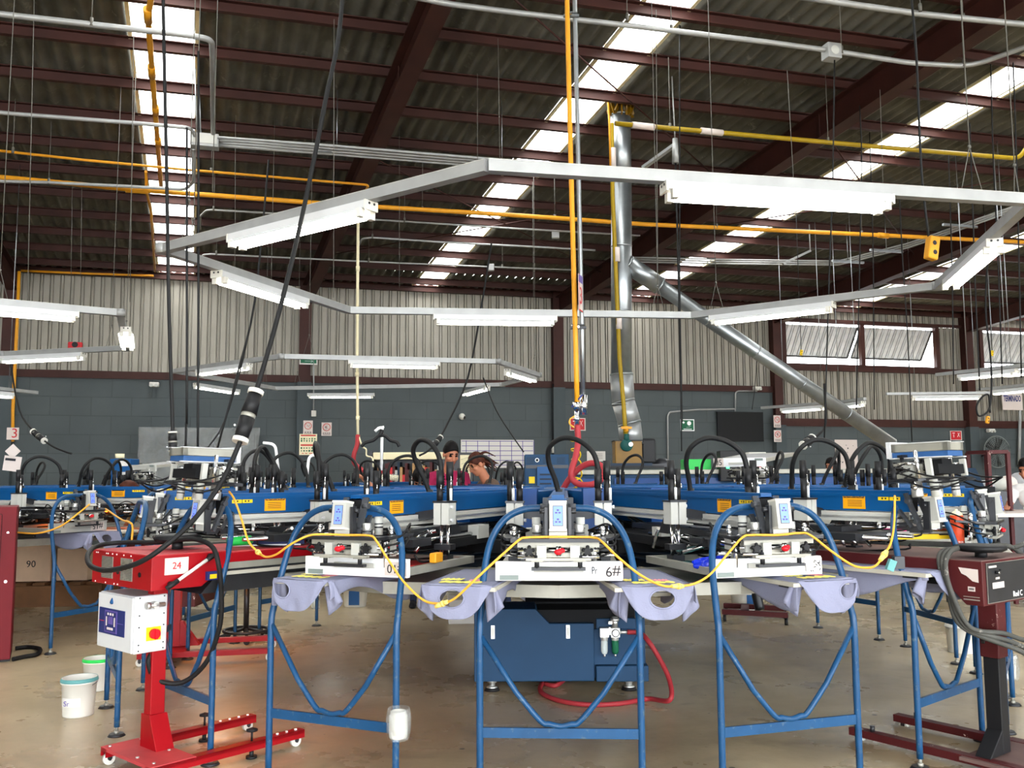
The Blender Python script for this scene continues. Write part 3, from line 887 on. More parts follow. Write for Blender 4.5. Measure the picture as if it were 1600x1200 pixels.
# raised screens on heads swung over
def raised(k, label):
    t = thing('print_screen', (0, 0, 0), 0, label, 'print screen', 'screen frames clamped in the presses'); t.matrix_world = armM(OFF + 20 * k) @ Matrix.Translation((0, -3.23 if k > 0 else -3.25, 1.585)) @ Matrix.Rotation(R_(-1.5), 4, 'X')
    b = MB('alu_dull'); L = .32
    for s_ in (-1, 1): b.box2((s_ * .05, 0, .033), (s_ * .08, L, .075))
    for y in (0, L - .03): b.box2((-.08, y, .033), (.08, y + .03, .075))
    b.use('white_paint')
    for s_ in (-1, 1): b.box2((s_ * .048, -.004, .075), (s_ * .084, L + .004, .08)); b.box2((s_ * .06, -.01, -.004), (s_ * .086, L + .01, .003))
    b.build('frame_bars', t, bevel=.002)
    b = MB('mesh_blue'); b.box2((-.075, .005, .003), (.075, L - .005, .031)); b.build('ink_band', t)
    y1 = L if k > 0 else 0
    b = MB('white_paint'); b.box2((-.09, L - .004, .0), (.09, L + .02, .09)); b.build('clamp_plate', t)
raised(-2, 'raised screen frame tipped over with blue ink band underneath above the red flash cure unit')
raised(2, 'raised screen frame tipped over with blue ink band underneath above the maroon flash cure unit')
screen_frame(armM(OFF + 141) @ Matrix.Translation((0, .15, 0)) @ FLIP, .58, 2.3, 2.98, 'mesh_grey', 'raised pale screen frame marked 5 tipped over at the back of the central press', ('#5', .085, .24, True), holder=True)
# other screens seen between the arms
for k, mm in ((-3, 'mesh_dark'), (3, 'mesh_dark'), (4, 'mesh_grey'), (5, 'mesh_teal'), (-4, 'mesh_grey'), (-5, 'mesh_blue'), (6, 'mesh_blue')):
    labs = {-3: 'screen frame on the head beyond the red flash cure unit', 3: 'screen frame on the head beyond the spray can', 4: 'grey screen frame at the far side of the press under the raised number 5 frame',
            5: 'teal meshed screen frame deep behind the arms of the central press', -4: 'grey meshed screen frame behind the red flash cure unit, next to the hanging sheet', -5: 'blue meshed screen frame behind the arms near the crouching worker', 6: 'blue meshed screen frame at the back near the wall television'}
    screen_frame(armM(OFF + 20 * k), .56, 2.3, 2.98, mm, labs[k], holder=False, frame='machine_grey')
# loose screen in yellow frame on the maroon unit
def tshirt(a, label, hole=.03, seed=0, prints=True, rr=3.17, z=.992, sleeves=(-1, 1), scoop=.115):
    t = thing('t_shirt', (0, 0, 0), 0, label, 't-shirt', 'grey t-shirts laid on the pallets')
    t.matrix_world = armM(a) @ Matrix.Translation((0, -rr, z))
    w = .17; rnd = random.Random(seed); ph = rnd.uniform(0, 9)
    b = MB('shirt_fabric')
    def top(u, v):
        x = -w + 2 * w * u; y = .72 * (1 - v)
        k = max(0, abs(x) - w + .03)
        corner = max(0, abs(x) - w * .72) * (v ** 3) * .5
        return Vector((x, y + corner, .004 + .0025 * pnoise(Vector((x * 14, y * 10, ph))) - k * .3))
    b.grid(top, 24, 20)
    def front(u, v):
        x = -w + 2 * w * u; e = (x / w)
        L = scoop * (1 - abs(e) ** 3.2) + .03
        xx = x * (1 - .1 * v)
        y = -.02 * math.sin(v * PI * .6) - .012 * v + .012 * pnoise(Vector((x * 16, v * 2, ph))) * v + max(0, abs(x) - w * .72) * .5
        return Vector((xx, y, .002 - L * v - .004 * math.sin(v * 3)))
    def hs(u, v): return ((u - .5 - hole) / .18) ** 2 + ((v - .36) / .27) ** 2 < 1
    b.grid(front, 44, 26, skip=hs)
    for s in (-1, 1):
        def side(u, v, s=s):
            y = .72 * u
            L = .09 + .05 * math.sin(u * 5 + ph + s) + .03 * u
            return Vector((s * (w + .012 * math.sin(v * 2) + .01 * pnoise(Vector((y * 12, v, ph + s))) * v), y + .02 * (1 - u), .002 - L * v))
        b.grid(side, 22, 8)
    for s in sleeves:
        x0 = s * (w - .015)
        def slv(u, v, s=s, x0=x0):
            t_ = 2 * PI * u; wd = .034 + .014 * v
            return Vector((x0 + s * (-.004 + .02 * v) + math.cos(t_) * wd * .8, .055 + .03 * v + math.sin(t_) * (.016 + .009 * math.cos(t_ * 3 + ph)) , -.005 - .13 * v + .035 * v * math.cos(t_) * s))
        b.grid(slv, 18, 8)
    o = b.build('fabric', t); md = o.modifiers.new('solid', 'SOLIDIFY'); md.thickness = .003
    c = MB('shirt_fabric'); pts = []
    for i in range(36):
        an = 2 * PI * i / 36; u = .5 + hole + .178 * math.cos(an); v = .36 + .268 * math.sin(an)
        pts.append(front(u, v) + Vector((0, -.002, 0)))
    c.tube(pts, .0045, 6, True); c.build('collar', t)
    if prints:
        for (m, x0, x1, y0, y1) in (('print_yellow', -.1, .1, .07, .13), ('print_pink', .02, .09, .15, .21), ('print_yellow', -.12, -.02, .17, .24), ('navy', -.05, .03, .145, .157)):
            p = MB(m); n = 14; vs = [(x0 + (x1 - x0) * i / n, y0 + .012 * math.sin(i * 2.1 + x0 * 30), .0095) for i in range(n + 1)] + [(x0 + (x1 - x0) * i / n, y1 + .016 * math.sin(i * 1.7 + y1 * 40), .0095) for i in range(n, -1, -1)]
            p.add(vs, [tuple(range(len(vs)))]); p.build('print', t, solid=.001)
    return t
tshirt(-11.9, 'grey printed t-shirt draped over the pallet between the number 10 and number 9 frames', -.04, 1)
tshirt(4.9, 'grey printed t-shirt draped over the pallet between the number 9 frame and blue plastic bag', .04, 2)
tshirt(20.6, 'grey t-shirt on the pallet under the ink-smudged screen frame', .3, 3, True, sleeves=(-1, 1))
tshirt(-27.1, 'grey t-shirt with hanging sleeve under the number 10 screen frame', -.28, 4)
tshirt(36.5, 'grey t-shirt hanging from the pallet below the maroon flash cure unit', 0, 5, False)

# ---------------------------------------------------------------- guard rails
def m_rail_frame():
    half = [(-.37, 0, .05), (-.37, 0, .5), (-.37, 0, .76), (-.367, -.03 + .05, .86), (-.352, .075, 1.06), (-.318, .11, 1.2), (-.255, .13, 1.29), (-.17, .137, 1.333), (-.08, .14, 1.34)]
    pts = half + [(0, .14, 1.34)] + [(-x, y, z) for (x, y, z) in reversed(half)]
    b = MB('rail_blue'); b.curve(pts, .0165, 12, 7); return b
def m_rail_v():
    b = MB('rail_blue'); b.tube([(-.365, 0, .755)] + spline([(-.2, 0, .5), (-.09, 0, .375), (-.05, 0, .362), (0, 0, .352), (.05, 0, .362), (.09, 0, .375), (.2, 0, .5)], 5) + [(.365, 0, .755)], .0135, 10); return b
def m_rail_bar():
    b = MB('rail_blue'); b.box((0, 0, .322), (.72, .014, .045)); return b
def m_rail_foot(s):
    b = MB('alu_dull'); b.cyl((s * .37, 0, .02), (s * .37, 0, .07), .009); b.cyl((s * .37, 0, .012), (s * .37, 0, .03), .016, n=6); b.use('black_metal'); b.cyl((s * .37, 0, 0), (s * .37, 0, .014), .05, .04, n=18); return b
GR = {'arch': m_rail_frame().mesh('arch_tube'), 'v': m_rail_v().mesh('v_brace'), 'bar': m_rail_bar().mesh('cross_bar')}
for s in (-1, 1): GR[s] = m_rail_foot(s).mesh('foot')
def guard(M, label):
    t = thing('guard_rail', (0, 0, 0), 0, label, 'guard rail', 'blue tubular guard rails around the presses'); t.matrix_world = M
    place('arch_tube', GR['arch'], t); place('v_brace', GR['v'], t); place('cross_bar', GR['bar'], t)
    for s in (-1, 1): place('foot', GR[s], t)
    return t
GL = {0: 'blue tubular guard rail framing the number 9 head in front of the blue base cabinet', -1: 'blue tubular guard rail with a taped white jar, framing the number 10 head', 1: 'blue tubular guard rail framing the head with the ink-smudged frame',
      2: 'blue tubular guard rail standing behind the maroon flash cure unit post', -2: 'blue tubular guard rail threaded over the red flash cure unit with the number 24 note', -3: 'blue guard rail whose legs stand behind the white control box of the red unit',
      3: 'blue guard rail with white bucket tied at its foot beyond the maroon unit', 4: 'dark blue guard rail legs seen under the maroon unit arm, near the white bucket', 5: 'dark blue guard rail seen through the frame with the ink-smudged tape',
      -4: 'dark blue guard rail beside the round black stool', -5: 'dark blue guard rail near the two plastic bottles', 6: 'dark blue guard rail by the printed white bucket and maroon trolley', -6: 'dark blue guard rail beside the feet of the workers'}
GA = {2: 40.4, -2: -46.2, 3: 58.9, -3: -61.8, -1: -24.5, 1: 17.3}
for k, lab in GL.items():
    a = GA.get(k, OFF + 20 * k); rg = {2: 3.03, -2: 3.1, 0: 3.05, 3: 3.1, -3: 3.27}.get(k, 3.08)
    guard(armM(a) @ Matrix.Translation((0, -rg, 0)), lab)

# ---------------------------------------------------------------- yellow extension cords draped along the heads
def cable(name, pts, r, m, label, cat, group=None, n=8, k=8, plugs=(), kind=None):
    b = MB(m); sp = spline(pts, k); b.tube(sp, r, n); o = b.build(name, label=label, cat=cat, group=group)
    for (i, L, pr, pm) in plugs:
        j = min(len(sp) - 2, i * k); d = (sp[j + 1] - sp[j]).normalized(); c = sp[j] - o.location
        q = MB(pm); q.cyl(c - d * L / 2, c, pr * .7, pr); q.cyl(c, c + d * L * .2, pr * 1.15); q.cyl(c + d * L * .2, c + d * L / 2, pr, pr * .7)
        q.build('connector', parent=o)
    return o
cable('extension_cord', [P(690, 944, 4.15), P(712, 934, 4.12), P(745, 903, 4.08), P(790, 862, 4.12), P(812, 843, 4.17), P(822, 840, 4.2), P(850, 839, 4.2), P(900, 839, 4.2), P(928, 840, 4.18), P(940, 846, 4.12), P(965, 870, 4.06), P(1000, 898, 4.06), P(1035, 915, 4.1), P(1062, 916, 4.15)], .0055, 'yellow_cord',
      'yellow extension cord lying across the number 9 head and sagging to connectors on both sides', 'extension cord', 'yellow extension cords strung between the heads', plugs=((0, .07, .012, 'plug_yellow'), (13, .07, .012, 'plug_yellow')))
cable('extension_cord', [P(690, 944, 4.15), P(662, 938, 4.22), P(630, 908, 4.28), P(605, 872, 4.33), P(588, 845, 4.38), P(578, 837, 4.41), P(545, 836, 4.46), P(505, 835, 4.46), P(482, 837, 4.46), P(455, 850, 4.46), P(432, 866, 4.52), P(415, 870, 4.6), P(402, 862, 4.7)], .0055, 'yellow_cord',
      'yellow cord running over the number 10 head to a plug above the red heater', 'extension cord', 'yellow extension cords strung between the heads', plugs=((12, .06, .012, 'plug_yellow'),))
cable('extension_cord', [P(402, 862, 4.7), P(388, 845, 4.75), P(377, 810, 4.85), P(366, 780, 4.95), P(358, 768, 5.0)], .0055, 'yellow_cord', 'short yellow cord rising from the plug by the red heater arm to the raised head', 'extension cord', 'yellow extension cords strung between the heads')
cable('extension_cord', [P(1062, 916, 4.15), P(1085, 912, 4.18), P(1110, 897, 4.22), P(1140, 862, 4.27), P(1160, 840, 4.3), P(1175, 836, 4.32), P(1215, 836, 4.32), P(1248, 833, 4.32), P(1266, 836, 4.3), P(1300, 862, 4.3), P(1330, 882, 4.32), P(1350, 887, 4.36), P(1368, 884, 4.42), P(1382, 866, 4.47)], .0055, 'yellow_cord',
      'yellow cord running over the ink-smudged frame head to a plug by the maroon arm', 'extension cord', 'yellow extension cords strung between the heads', plugs=((13, .075, .014, 'plug_yellow'),))
cable('extension_cord', [P(1382, 866, 4.47), P(1392, 848, 4.5), P(1397, 820, 4.55), P(1398, 790, 4.6), P(1398, 775, 4.65)], .0055, 'yellow_cord', 'short yellow cord hanging from the raised head to the plug by the maroon arm', 'extension cord', 'yellow extension cords strung between the heads')
cable('extension_cord', [P(25, 832, 8.0), P(60, 833, 7.95), P(95, 822, 7.9), P(125, 800, 7.9), P(140, 788, 8.0)], .008, 'yellow_cord', 'thin yellow cord sagging across the number 15 frame', 'extension cord', 'yellow extension cords strung between the heads')
cable('extension_cord', [P(165, 795, 8.0), P(190, 812, 7.2), P(200, 815, 6.0), P(207, 822, 5.85), P(206, 845, 5.8)], .007, 'yellow_cord', 'yellow cord knotted round the end bracket beside the red unit', 'extension cord', 'yellow extension cords strung between the heads')

# white jar taped to the left guard
jc = armM(OFF - 20) @ Vector((.37, -3.13 - .045, .31))
t = thing('jar', jc, 0, 'small white jar taped with clear plastic to the leg of the blue guard rail', 'jar')
b = MB('plastic_white'); b.lathe([(0, 0), (.038, 0), (.042, .01), (.042, .1), (.036, .108), (.036, .12), (.032, .12), (.032, .03), (0, .03)]); b.build('body', t)
b = MB('clear_sheet'); b.lathe([(.045, -.01), (.056, .03), (.058, .09), (.05, .13)], (0, .01, 0), 20); b.build('wrapping', t)

# red air hose from the regulator, coiling on the floor
rg = Vector((HUB.x + .4, HUB.y - .92, .415))
cable('red_air_hose', [rg + Vector((.0, 0, 0)), rg + Vector((.08, -.01, -.005)), P(1010, 998, 6.25), P(1028, 1025, 6.2), Vector((1.02, 6.12, .16)), Vector((1.0, 6.0, .06)), PZ(1012, 1092, .02), PZ(970, 1099, .018), PZ(920, 1101, .018), PZ(875, 1095, .018), PZ(846, 1082, .018), PZ(848, 1068, .018), Vector((.3, 6.6, .02)), Vector((.42, 6.85, .05))], .0165, 'red_hose',
      'thick red air hose looping over the floor from the blue base cabinet', 'hose')

# ================================================================ flash cure units
def caster(parent, x, y, z=.06):
    b = MB('plastic_white'); b.cyl((x - .012, y, .03), (x + .012, y, .03), .03, n=18); b.use('black_metal')
    b.box2((x - .02, y - .02, z), (x + .02, y + .02, z + .008)); b.box2((x - .018, y - .012, .03), (x - .014, y + .012, z)); b.box2((x + .014, y - .012, .03), (x + .018, y + .012, z)); b.cyl((x - .02, y, .03), (x + .02, y, .03), .008)
    b.build('caster', parent)
FC = Vector((-1.83, 4.67, 0)); FRZ = -math.atan2(.66, .75)
def flash_left():
    t = thing('flash_cure_unit', FC, FRZ, 'bright red flash cure unit on casters with white control box and a 24 note', 'flash dryer', 'flash cure units')
    b = MB('red_paint')
    b.prism([(0, .925), (.28, .925), (.42, 1.02), (.42, 1.1), (0, 1.1)], 'x', -.67, 0)
    h = b.build('housing', t, bevel=.004)
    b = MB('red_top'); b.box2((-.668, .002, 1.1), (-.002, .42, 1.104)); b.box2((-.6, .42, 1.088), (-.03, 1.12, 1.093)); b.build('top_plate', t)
    b = MB('red_paint'); b.box2((-.6, .42, 1.035), (-.03, 1.12, 1.088)); b.build('arm', t, bevel=.004)
    b = MB('alu_dull'); b.box2((-.59, .4, 1.0), (-.032, 1.1, 1.035)); b.use('black_metal'); b.prism([(.3, .88), (.42, 1.0), (1.1, 1.0), (.98, .88)], 'x', -.58, -.04); hh = b.build('heater_hood', t)
    b = MB('heater_glow'); b.box2((-.5, .5, .875), (-.12, .92, .879)); b.build('heating_element', hh)
    for x0 in (-.55, -.33):
        b = MB('grey_rubber'); b.use('alu_dull'); b.box2((x0, -.003, .96), (x0 + .13, 0, 1.075)); b.use('grey_rubber')
        for i in range(14): b.box2((x0 + .004, -.005, .965 + i * .008), (x0 + .126, -.002, .968 + i * .008))
        b.build('vent', h)
    b = MB('red_knob'); b.use('dot_white')
    rr = random.Random(4)
    for x in (-.6, -.48, -.43, -.38, -.3, -.22, -.5, -.62): b.cyl((x, -.003, 1.09), (x, 0, 1.09), .004, n=8)
    for x in (-.62, -.5, -.4, -.36): b.cyl((x, -.003, .935), (x, 0, .935), .004, n=8)
    b.use('black')
    for x in (-.36, -.12): b.cyl((x, -.004, 1.0), (x, 0, 1.0), .013)
    b.build('screw', h)
    b = MB('pinkish_paper'); b.box2((0, .07, 1.0), (.003, .2, 1.085)); b.build('note', t)
    text('handwriting', '24', .05, 'ink_red', t, frame_m((.0035, .135, 1.043), (0, 1, 0), (0, 0, 1)))
    b = MB('plastic_white'); b.cyl((.03, .12, .965), (.03, .3, 1.07), .009); b.use('black')
    for y, z in ((.1, .953), (.32, 1.08)):
        b.cyl((.03, y - .03, z - .017), (.03, y + .03, z + .017), .013); b.cyl((0, y, z), (.03, y, z), .014)
    b.build('handle', t)
    b = MB('navy'); b.box2((0, .3, .955), (.02, .365, 1.0)); b.use('yellow'); b.box2((.018, .315, .962), (.022, .355, .985)); b.build('limit_switch', t)
    b = MB('black'); b.cyl((-.3, .3, 1.1), (-.3, .3, 1.15), .03); b.cyl((-.3, .3, 1.15), (-.3, .3, 1.17), .12, .13, n=28); b.cyl((-.3, .3, 1.17), (-.3, .3, 1.185), .13, .1, n=28); b.build('cable_spool', t)
    # control box
    b = MB('white_paint'); b.box2((-.6, .02, .585), (-.2, .2, .88)); cb = b.build('control_box', t, bevel=.006)
    b = MB('white_paint'); b.box2((-.595, .008, .59), (-.205, .02, .875)); b.build('door', cb, bevel=.004)
    b = MB('navy'); b.box2((-.57, .004, .665), (-.28, .008, .8)); b.use('ink_purple'); b.box2((-.5, .002, .675), (-.36, .004, .79)); b.use('navy'); b.box2((-.49, .001, .682), (-.37, .003, .783)); b.build('keypad', cb)
    b = MB('lcd_dim'); b.use('ink_purple'); b.box2((-.455, 0, .72), (-.405, .002, .76)); b.use('pinkish_paper')
    for x in (-.48, -.388): b.box2((x, -.001, .71), (x + .01, .002, .757))
    for x in (-.465, -.437, -.41): b.box2((x, -.001, .766), (x + .014, .002, .778))
    b.box2((-.465, -.001, .69), (-.4, .002, .702)); b.build('button', cb)
    b = MB('sign_red'); b.box2((-.565, .0025, .729), (-.51, .0045, .732)); b.use('ink_purple'); b.box2((-.36, .0025, .729), (-.29, .0045, .732)); b.build('stripe', cb)
    b = MB('press_blue'); b.lathe([(0, -.016), (.008, -.014), (.012, -.006), (.009, .004), (.003, .014), (0, .02)], (-.43, .006, .84), 14); b.build('drop_emblem', cb)
    b = MB('yellow'); b.box2((-.2, .085, .645), (-.197, .165, .715)); b.use('red_knob'); b.cyl((-.198, .125, .68), (-.17, .125, .68), .026, n=20); b.box((-.165, .125, .68), (.012, .014, .05)); b.build('isolator_switch', cb)
    b = MB('alu'); b.cyl((-.2, .12, .83), (-.165, .12, .83), .018); b.cyl((-.175, .07, .83), (-.175, .17, .83), .012); b.cyl((-.175, .07, .83), (-.175, .09, .83), .018); b.build('cable_gland', cb)
    b = MB('black_metal')
    for y in (.045, .18):
        for z in (.6, .63, .72, .78, .87): b.cyl((-.2, y, z), (-.197, y, z), .004, n=6)
    b.build('screw', cb)
    # column and base
    b = MB('red_paint'); b.box2((-.285, .13, .09), (-.215, .21, .94)); b.build('column', t, bevel=.004)
    b = MB('red_paint'); b.prism([(-.295, .09), (-.295, .26), (-.205, .26), (-.12, .09)], 'y', .12, .22); b.build('foot_bracket', t, bevel=.003)
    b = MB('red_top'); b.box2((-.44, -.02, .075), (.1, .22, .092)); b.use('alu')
    for x, y in ((-.4, .01), (-.4, .18), (-.1, .01), (-.1, .18), (.05, .02)): b.cyl((x, y, .09), (x, y, .098), .009, n=6)
    b.build('base_plate', t)
    for x in (-.41, .07):
        b = MB('red_paint'); b.box2((x - .03, -.02, .07), (x + .03, .88, .088)); b.box2((x - .03, -.02, .045), (x - .025, .88, .088)); b.box2((x + .025, -.02, .045), (x + .03, .88, .088))
        b.use('dot_white')
        for y in (.66, .72, .78, .84): b.cyl((x, y, .088), (x, y, .095), .008, n=6)
        l = b.build('base_leg', t)
        caster(l, x, .01); caster(l, x, .84)
        b = MB('black'); b.cyl((x, .56, .088), (x, .56, .14), .006); b.lathe([(0, .15), (.03, .14), (.03, .13), (0, .125)], (x, .56, .01), 14); b.cyl((x, .56, 0), (x, .56, .045), .012); b.cyl((x, .56, 0), (x, .56, .012), .03); b.build('levelling_screw', l)
flash_left()
GC = Vector((2.345, 4.615, -.04)); GRZ = math.atan2(.6, .8)
def flash_right():
    t = thing('flash_cure_unit', GC, GRZ, 'worn maroon flash cure unit with black control face and coiled grey cable', 'flash dryer', 'flash cure units')
    b = MB('maroon'); b.prism([(0, .875), (.09, .875), (.2, .985), (.2, 1.095), (0, 1.095)], 'x', 0, .62); h = b.build('housing', t, bevel=.004)
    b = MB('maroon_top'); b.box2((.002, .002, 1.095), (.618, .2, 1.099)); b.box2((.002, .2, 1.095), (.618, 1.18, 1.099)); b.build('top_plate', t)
    b = MB('maroon'); b.box2((0, .2, 1.02), (.62, 1.18, 1.095)); b.box2((.01, .22, .995), (.61, 1.16, 1.02)); b.build('arm', t, bevel=.003)
    b = MB('dark_gap'); b.box2((.03, .24, .96), (.59, 1.12, .995)); hh = b.build('heater_hood', t)
    b = MB('black_metal'); b.box2((.035, -.004, .885), (.61, 0, 1.085)); b.use('alu_dull')
    for z in (.885, 1.083): b.box2((.035, -.006, z), (.61, -.003, z + .002))
    b.box2((.035, -.006, .885), (.037, -.003, 1.085))
    pn = b.build('control_face', h)
    for q0, q1 in (((.09, .955), (.21, .985)), ((.06, 1.06), (.14, 1.07)), ((.125, 1.0), (.165, 1.01))):
        b = MB('pinkish_paper'); b.box2((q0[0], -.0055, q0[1]), (q1[0], -.004, q1[1])); b.build('sticker', pn)
    b = MB('black'); b.cyl((.13, -.02, 1.035), (.13, -.004, 1.035), .009); b.cyl((.17, -.012, 1.045), (.17, -.004, 1.045), .005); b.use('chrome'); b.cyl((.13, -.024, 1.035), (.13, -.02, 1.035), .006); b.build('toggle_switch', pn)
    text('lettering', 'Red C', .04, 'dot_white', pn, frame_m((.3, -.0055, .912), (1, 0, 0), (0, 0, 1)), align='LEFT')
    b = MB('pinkish_paper'); vs = [(-.0015, .12, 1.06), (-.0015, .02, 1.055), (-.0015, .02, .99), (-.0015, .05, .995), (-.0015, .08, 1.02), (-.0015, .105, 1.03)]
    b.add(vs, [tuple(range(6))]); b.box2((-.002, .04, .945), (0, .075, .967)); b.use('ink')
    for z in (.952, .957): b.box2((-.0025, .045, z), (0, .07, z + .003))
    b.use('alu_dull'); b.box2((-.002, .02, .9), (0, .1, .905)); b.box2((-.002, .02, .915), (0, .1, .918)); b.build('torn_sticker', h, solid=.001)
    b = MB('black'); b.cyl((.2, .1, 1.1), (.2, .1, 1.135), .03); b.lathe([(0, 0), (.1, 0), (.125, .012), (.125, .03), (.1, .036), (0, .036)], (.2, .1, 1.13), 30); b.build('cable_spool', t)
    b = MB('maroon'); b.box2((.25, .06, .58), (.35, .16, .88)); b.build('upper_column', t, bevel=.006)
    b = MB('black'); b.box2((.26, .07, .1), (.34, .15, .58)); b.prism([(.26, .1), (.26, .22), (.12, .1)], 'y', .07, .15); b.build('lower_column', t, bevel=.004)
    b = MB('black_metal'); b.cyl((.25, .11, .68), (.19, .11, .68), .012); b.cyl((.19, .11, .66), (.19, .11, .72), .009); b.build('height_clamp', t)
    b = MB('maroon_top'); b.box2((.06, -.08, .08), (.64, .2, .096)); b.build('base_plate', t)
    for x in (.12, .58):
        b = MB('maroon'); b.box2((x - .03, -.1, .06), (x + .03, .85, .1)); l = b.build('base_leg', t); caster(l, x, -.06); caster(l, x, .8)
        b = MB('black_metal'); b.cyl((x, .72, .1), (x, .72, .13), .014, n=6); b.build('bolt', l)
    # thick grey cable wound over the spool and hanging down the side
    wm = t.matrix_basis
    pts = []
    for i in range(3):
        d = .022 * i
        pts.append([(.2 - .1, .16, 1.15), (.02, .17 + d, 1.13), (-.05 + d * .6, .16 + d, 1.06), (-.055 + d, .13 + d, .93), (-.03, .06 + d, .77), (.1, -.04 - d, .74 - d * 1.5), (.3, -.08 - d, .69 - d * 2), (.5, -.09 - d, .76 - d * 2), (.62, -.06, .85), (.66, .04, 1.0), (.56, .1, 1.13), (.33, .11 + d, 1.15)])
    b = MB('grey_rubber')
    for p_ in pts: b.tube(spline(p_, 8), .0125, 8)
    b.curve([(.56, .1, 1.13), (.62, .02, 1.16), (.66, -.03, 1.1), (.62, -.08, .8), (.5, -.1, .5), (.52, -.12, .38), (.62, -.1, .3), (.75, -.1, .26)], .0125, 8, 8)
    b.build('power_cable', t)
flash_right()
def world(o, p): return Matrix.Translation(o[0]) @ rotz(o[1]) @ Vector(p)
FL, FR = (FC, FRZ), (GC, GRZ)
# heavy supply cable of the red unit: from the roof, through a connector, round the unit
pc = [P(545, -330, 5.6), P(535, 0, 5.35), P(508, 160, 5.2), P(480, 300, 5.1), P(458, 400, 5.0), P(430, 510, 4.9), P(402, 605, 4.8), P(386, 655, 4.75), P(376, 688, 4.7), P(345, 755, 4.62), P(300, 815, 4.5), P(255, 855, 4.42), P(215, 880, 4.42), P(170, 891, 4.5), P(143, 885, 4.62), P(137, 868, 4.8), P(150, 854, 5.05), P(185, 848, 5.15), P(250, 847, 5.05), P(300, 842, 4.92), P(330, 853, 4.85), P(341, 880, 4.82), P(346, 930, 4.86), P(343, 980, 4.9), P(322, 1035, 4.95), P(285, 1066, 4.98), P(245, 1062, 4.95), P(232, 1035, 4.92), P(240, 1015, 4.95)]
def heavy(name, pts, r, label, conn=(), m='rubber', k=8):
    b = MB(m); sp = spline(pts, k); b.tube(sp, r, 10); o = b.build(name, label=label, cat='cable', group='black power cables hanging from the roof')
    for (x, L, R0) in conn:
        j = int(x * k); d = (sp[min(j + 1, len(sp) - 1)] - sp[j]).normalized(); c = sp[j] - o.location
        q = MB('black'); q.cyl(c - d * L * .42, c - d * L * .04, R0 * .85, R0); q.cyl(c + d * L * .04, c + d * L * .42, R0, R0 * .85); q.use('alu_dull'); q.cyl(c - d * L * .05, c + d * L * .05, R0 * .9); q.use('plastic_white')
        q.cyl(c - d * L * .5, c - d * L * .42, R0 * 1.0, n=10); q.cyl(c + d * L * .42, c + d * L * .5, R0 * 1.0, n=10)
        q.use('dot_white'); q.ball(c + d * L * .25 + d.orthogonal() * R0 * .95, R0 * .14, 8)
        q.build('connector', parent=o)
    return o
heavy('power_cable', pc, .013, 'thick black cable slanting down from the roof and winding round the red flash cure unit', ((6.95, .3, .042),))
heavy('power_cable', [P(252, -330, 5.6), P(255, 0, 5.5), P(260, 250, 5.45), P(264, 480, 5.4), P(269, 640, 5.35), P(270, 690, 5.35), P(271, 720, 5.35), P(272, 765, 5.3)], .011, 'black cable with connector hanging straight down beside the raised screen over the red unit', ((5.0, .12, .026),))
# ================================================================ light rings
def fixture_meshes(L=1.24):
    h = MB('white_paint'); h.box2((-L / 2, -.05, -.02), (L / 2, .05, .025)); h.prism([(-.05, -.02), (.05, -.02), (.085, -.05), (-.085, -.05)], 'x', -L / 2 + .06, L / 2 - .06) if False else None
    h.add([(-L / 2 + .05, -.05, -.02), (L / 2 - .05, -.05, -.02), (L / 2 - .05, -.075, -.045), (-L / 2 + .05, -.075, -.045), (-L / 2 + .05, .05, -.02), (L / 2 - .05, .05, -.02), (L / 2 - .05, .075, -.045), (-L / 2 + .05, .075, -.045)], [(0, 1, 2, 3), (4, 7, 6, 5)])
    t = {}
    for s in (-1, 1):
        q = MB('tube_glow'); q.cyl((-L / 2 + .06, s * .042, -.049), (L / 2 - .06, s * .042, -.049), .016, n=12); t[s] = q.mesh('tube')
    e = {}
    for s in (-1, 1):
        q = MB('plastic_white'); q.box2((s * L / 2, -.052, -.03), (s * (L / 2 + .012), .052, .027))
        for y in (-.042, .042): q.box2((s * (L / 2 - .055), y - .02, -.07), (s * (L / 2 - .02), y + .02, -.02)); q.cyl((s * (L / 2 - .06), y, -.049), (s * (L / 2 - .03), y, -.049), .018, n=12)
        q.use('black_metal'); q.cyl((s * (L / 2 + .012), -.02, .01), (s * (L / 2 + .014), -.02, .01), .008, n=8); q.cyl((s * (L / 2 + .012), .02, .01), (s * (L / 2 + .014), .02, .01), .008, n=8)
        e[s] = q.mesh('end_cap')
    return h.mesh('housing'), t, e
FX = {1.0: fixture_meshes(1.24)}
def fixture(c, d, L, label, roll=0):
    key = round(L, 2)
    if key not in FX: FX[key] = fixture_meshes(L)
    h, tb, ec = FX[key]
    d = Vector(d); rz = math.atan2(d.y, d.x)
    t = thing('fluorescent_light', c, rz, label, 'ceiling light', 'lit fluorescent twin-tube lights')
    place('housing', h, t)
    for s in (-1, 1): place('tube', tb[s], t); place('end_cap', ec[s], t)
    return t
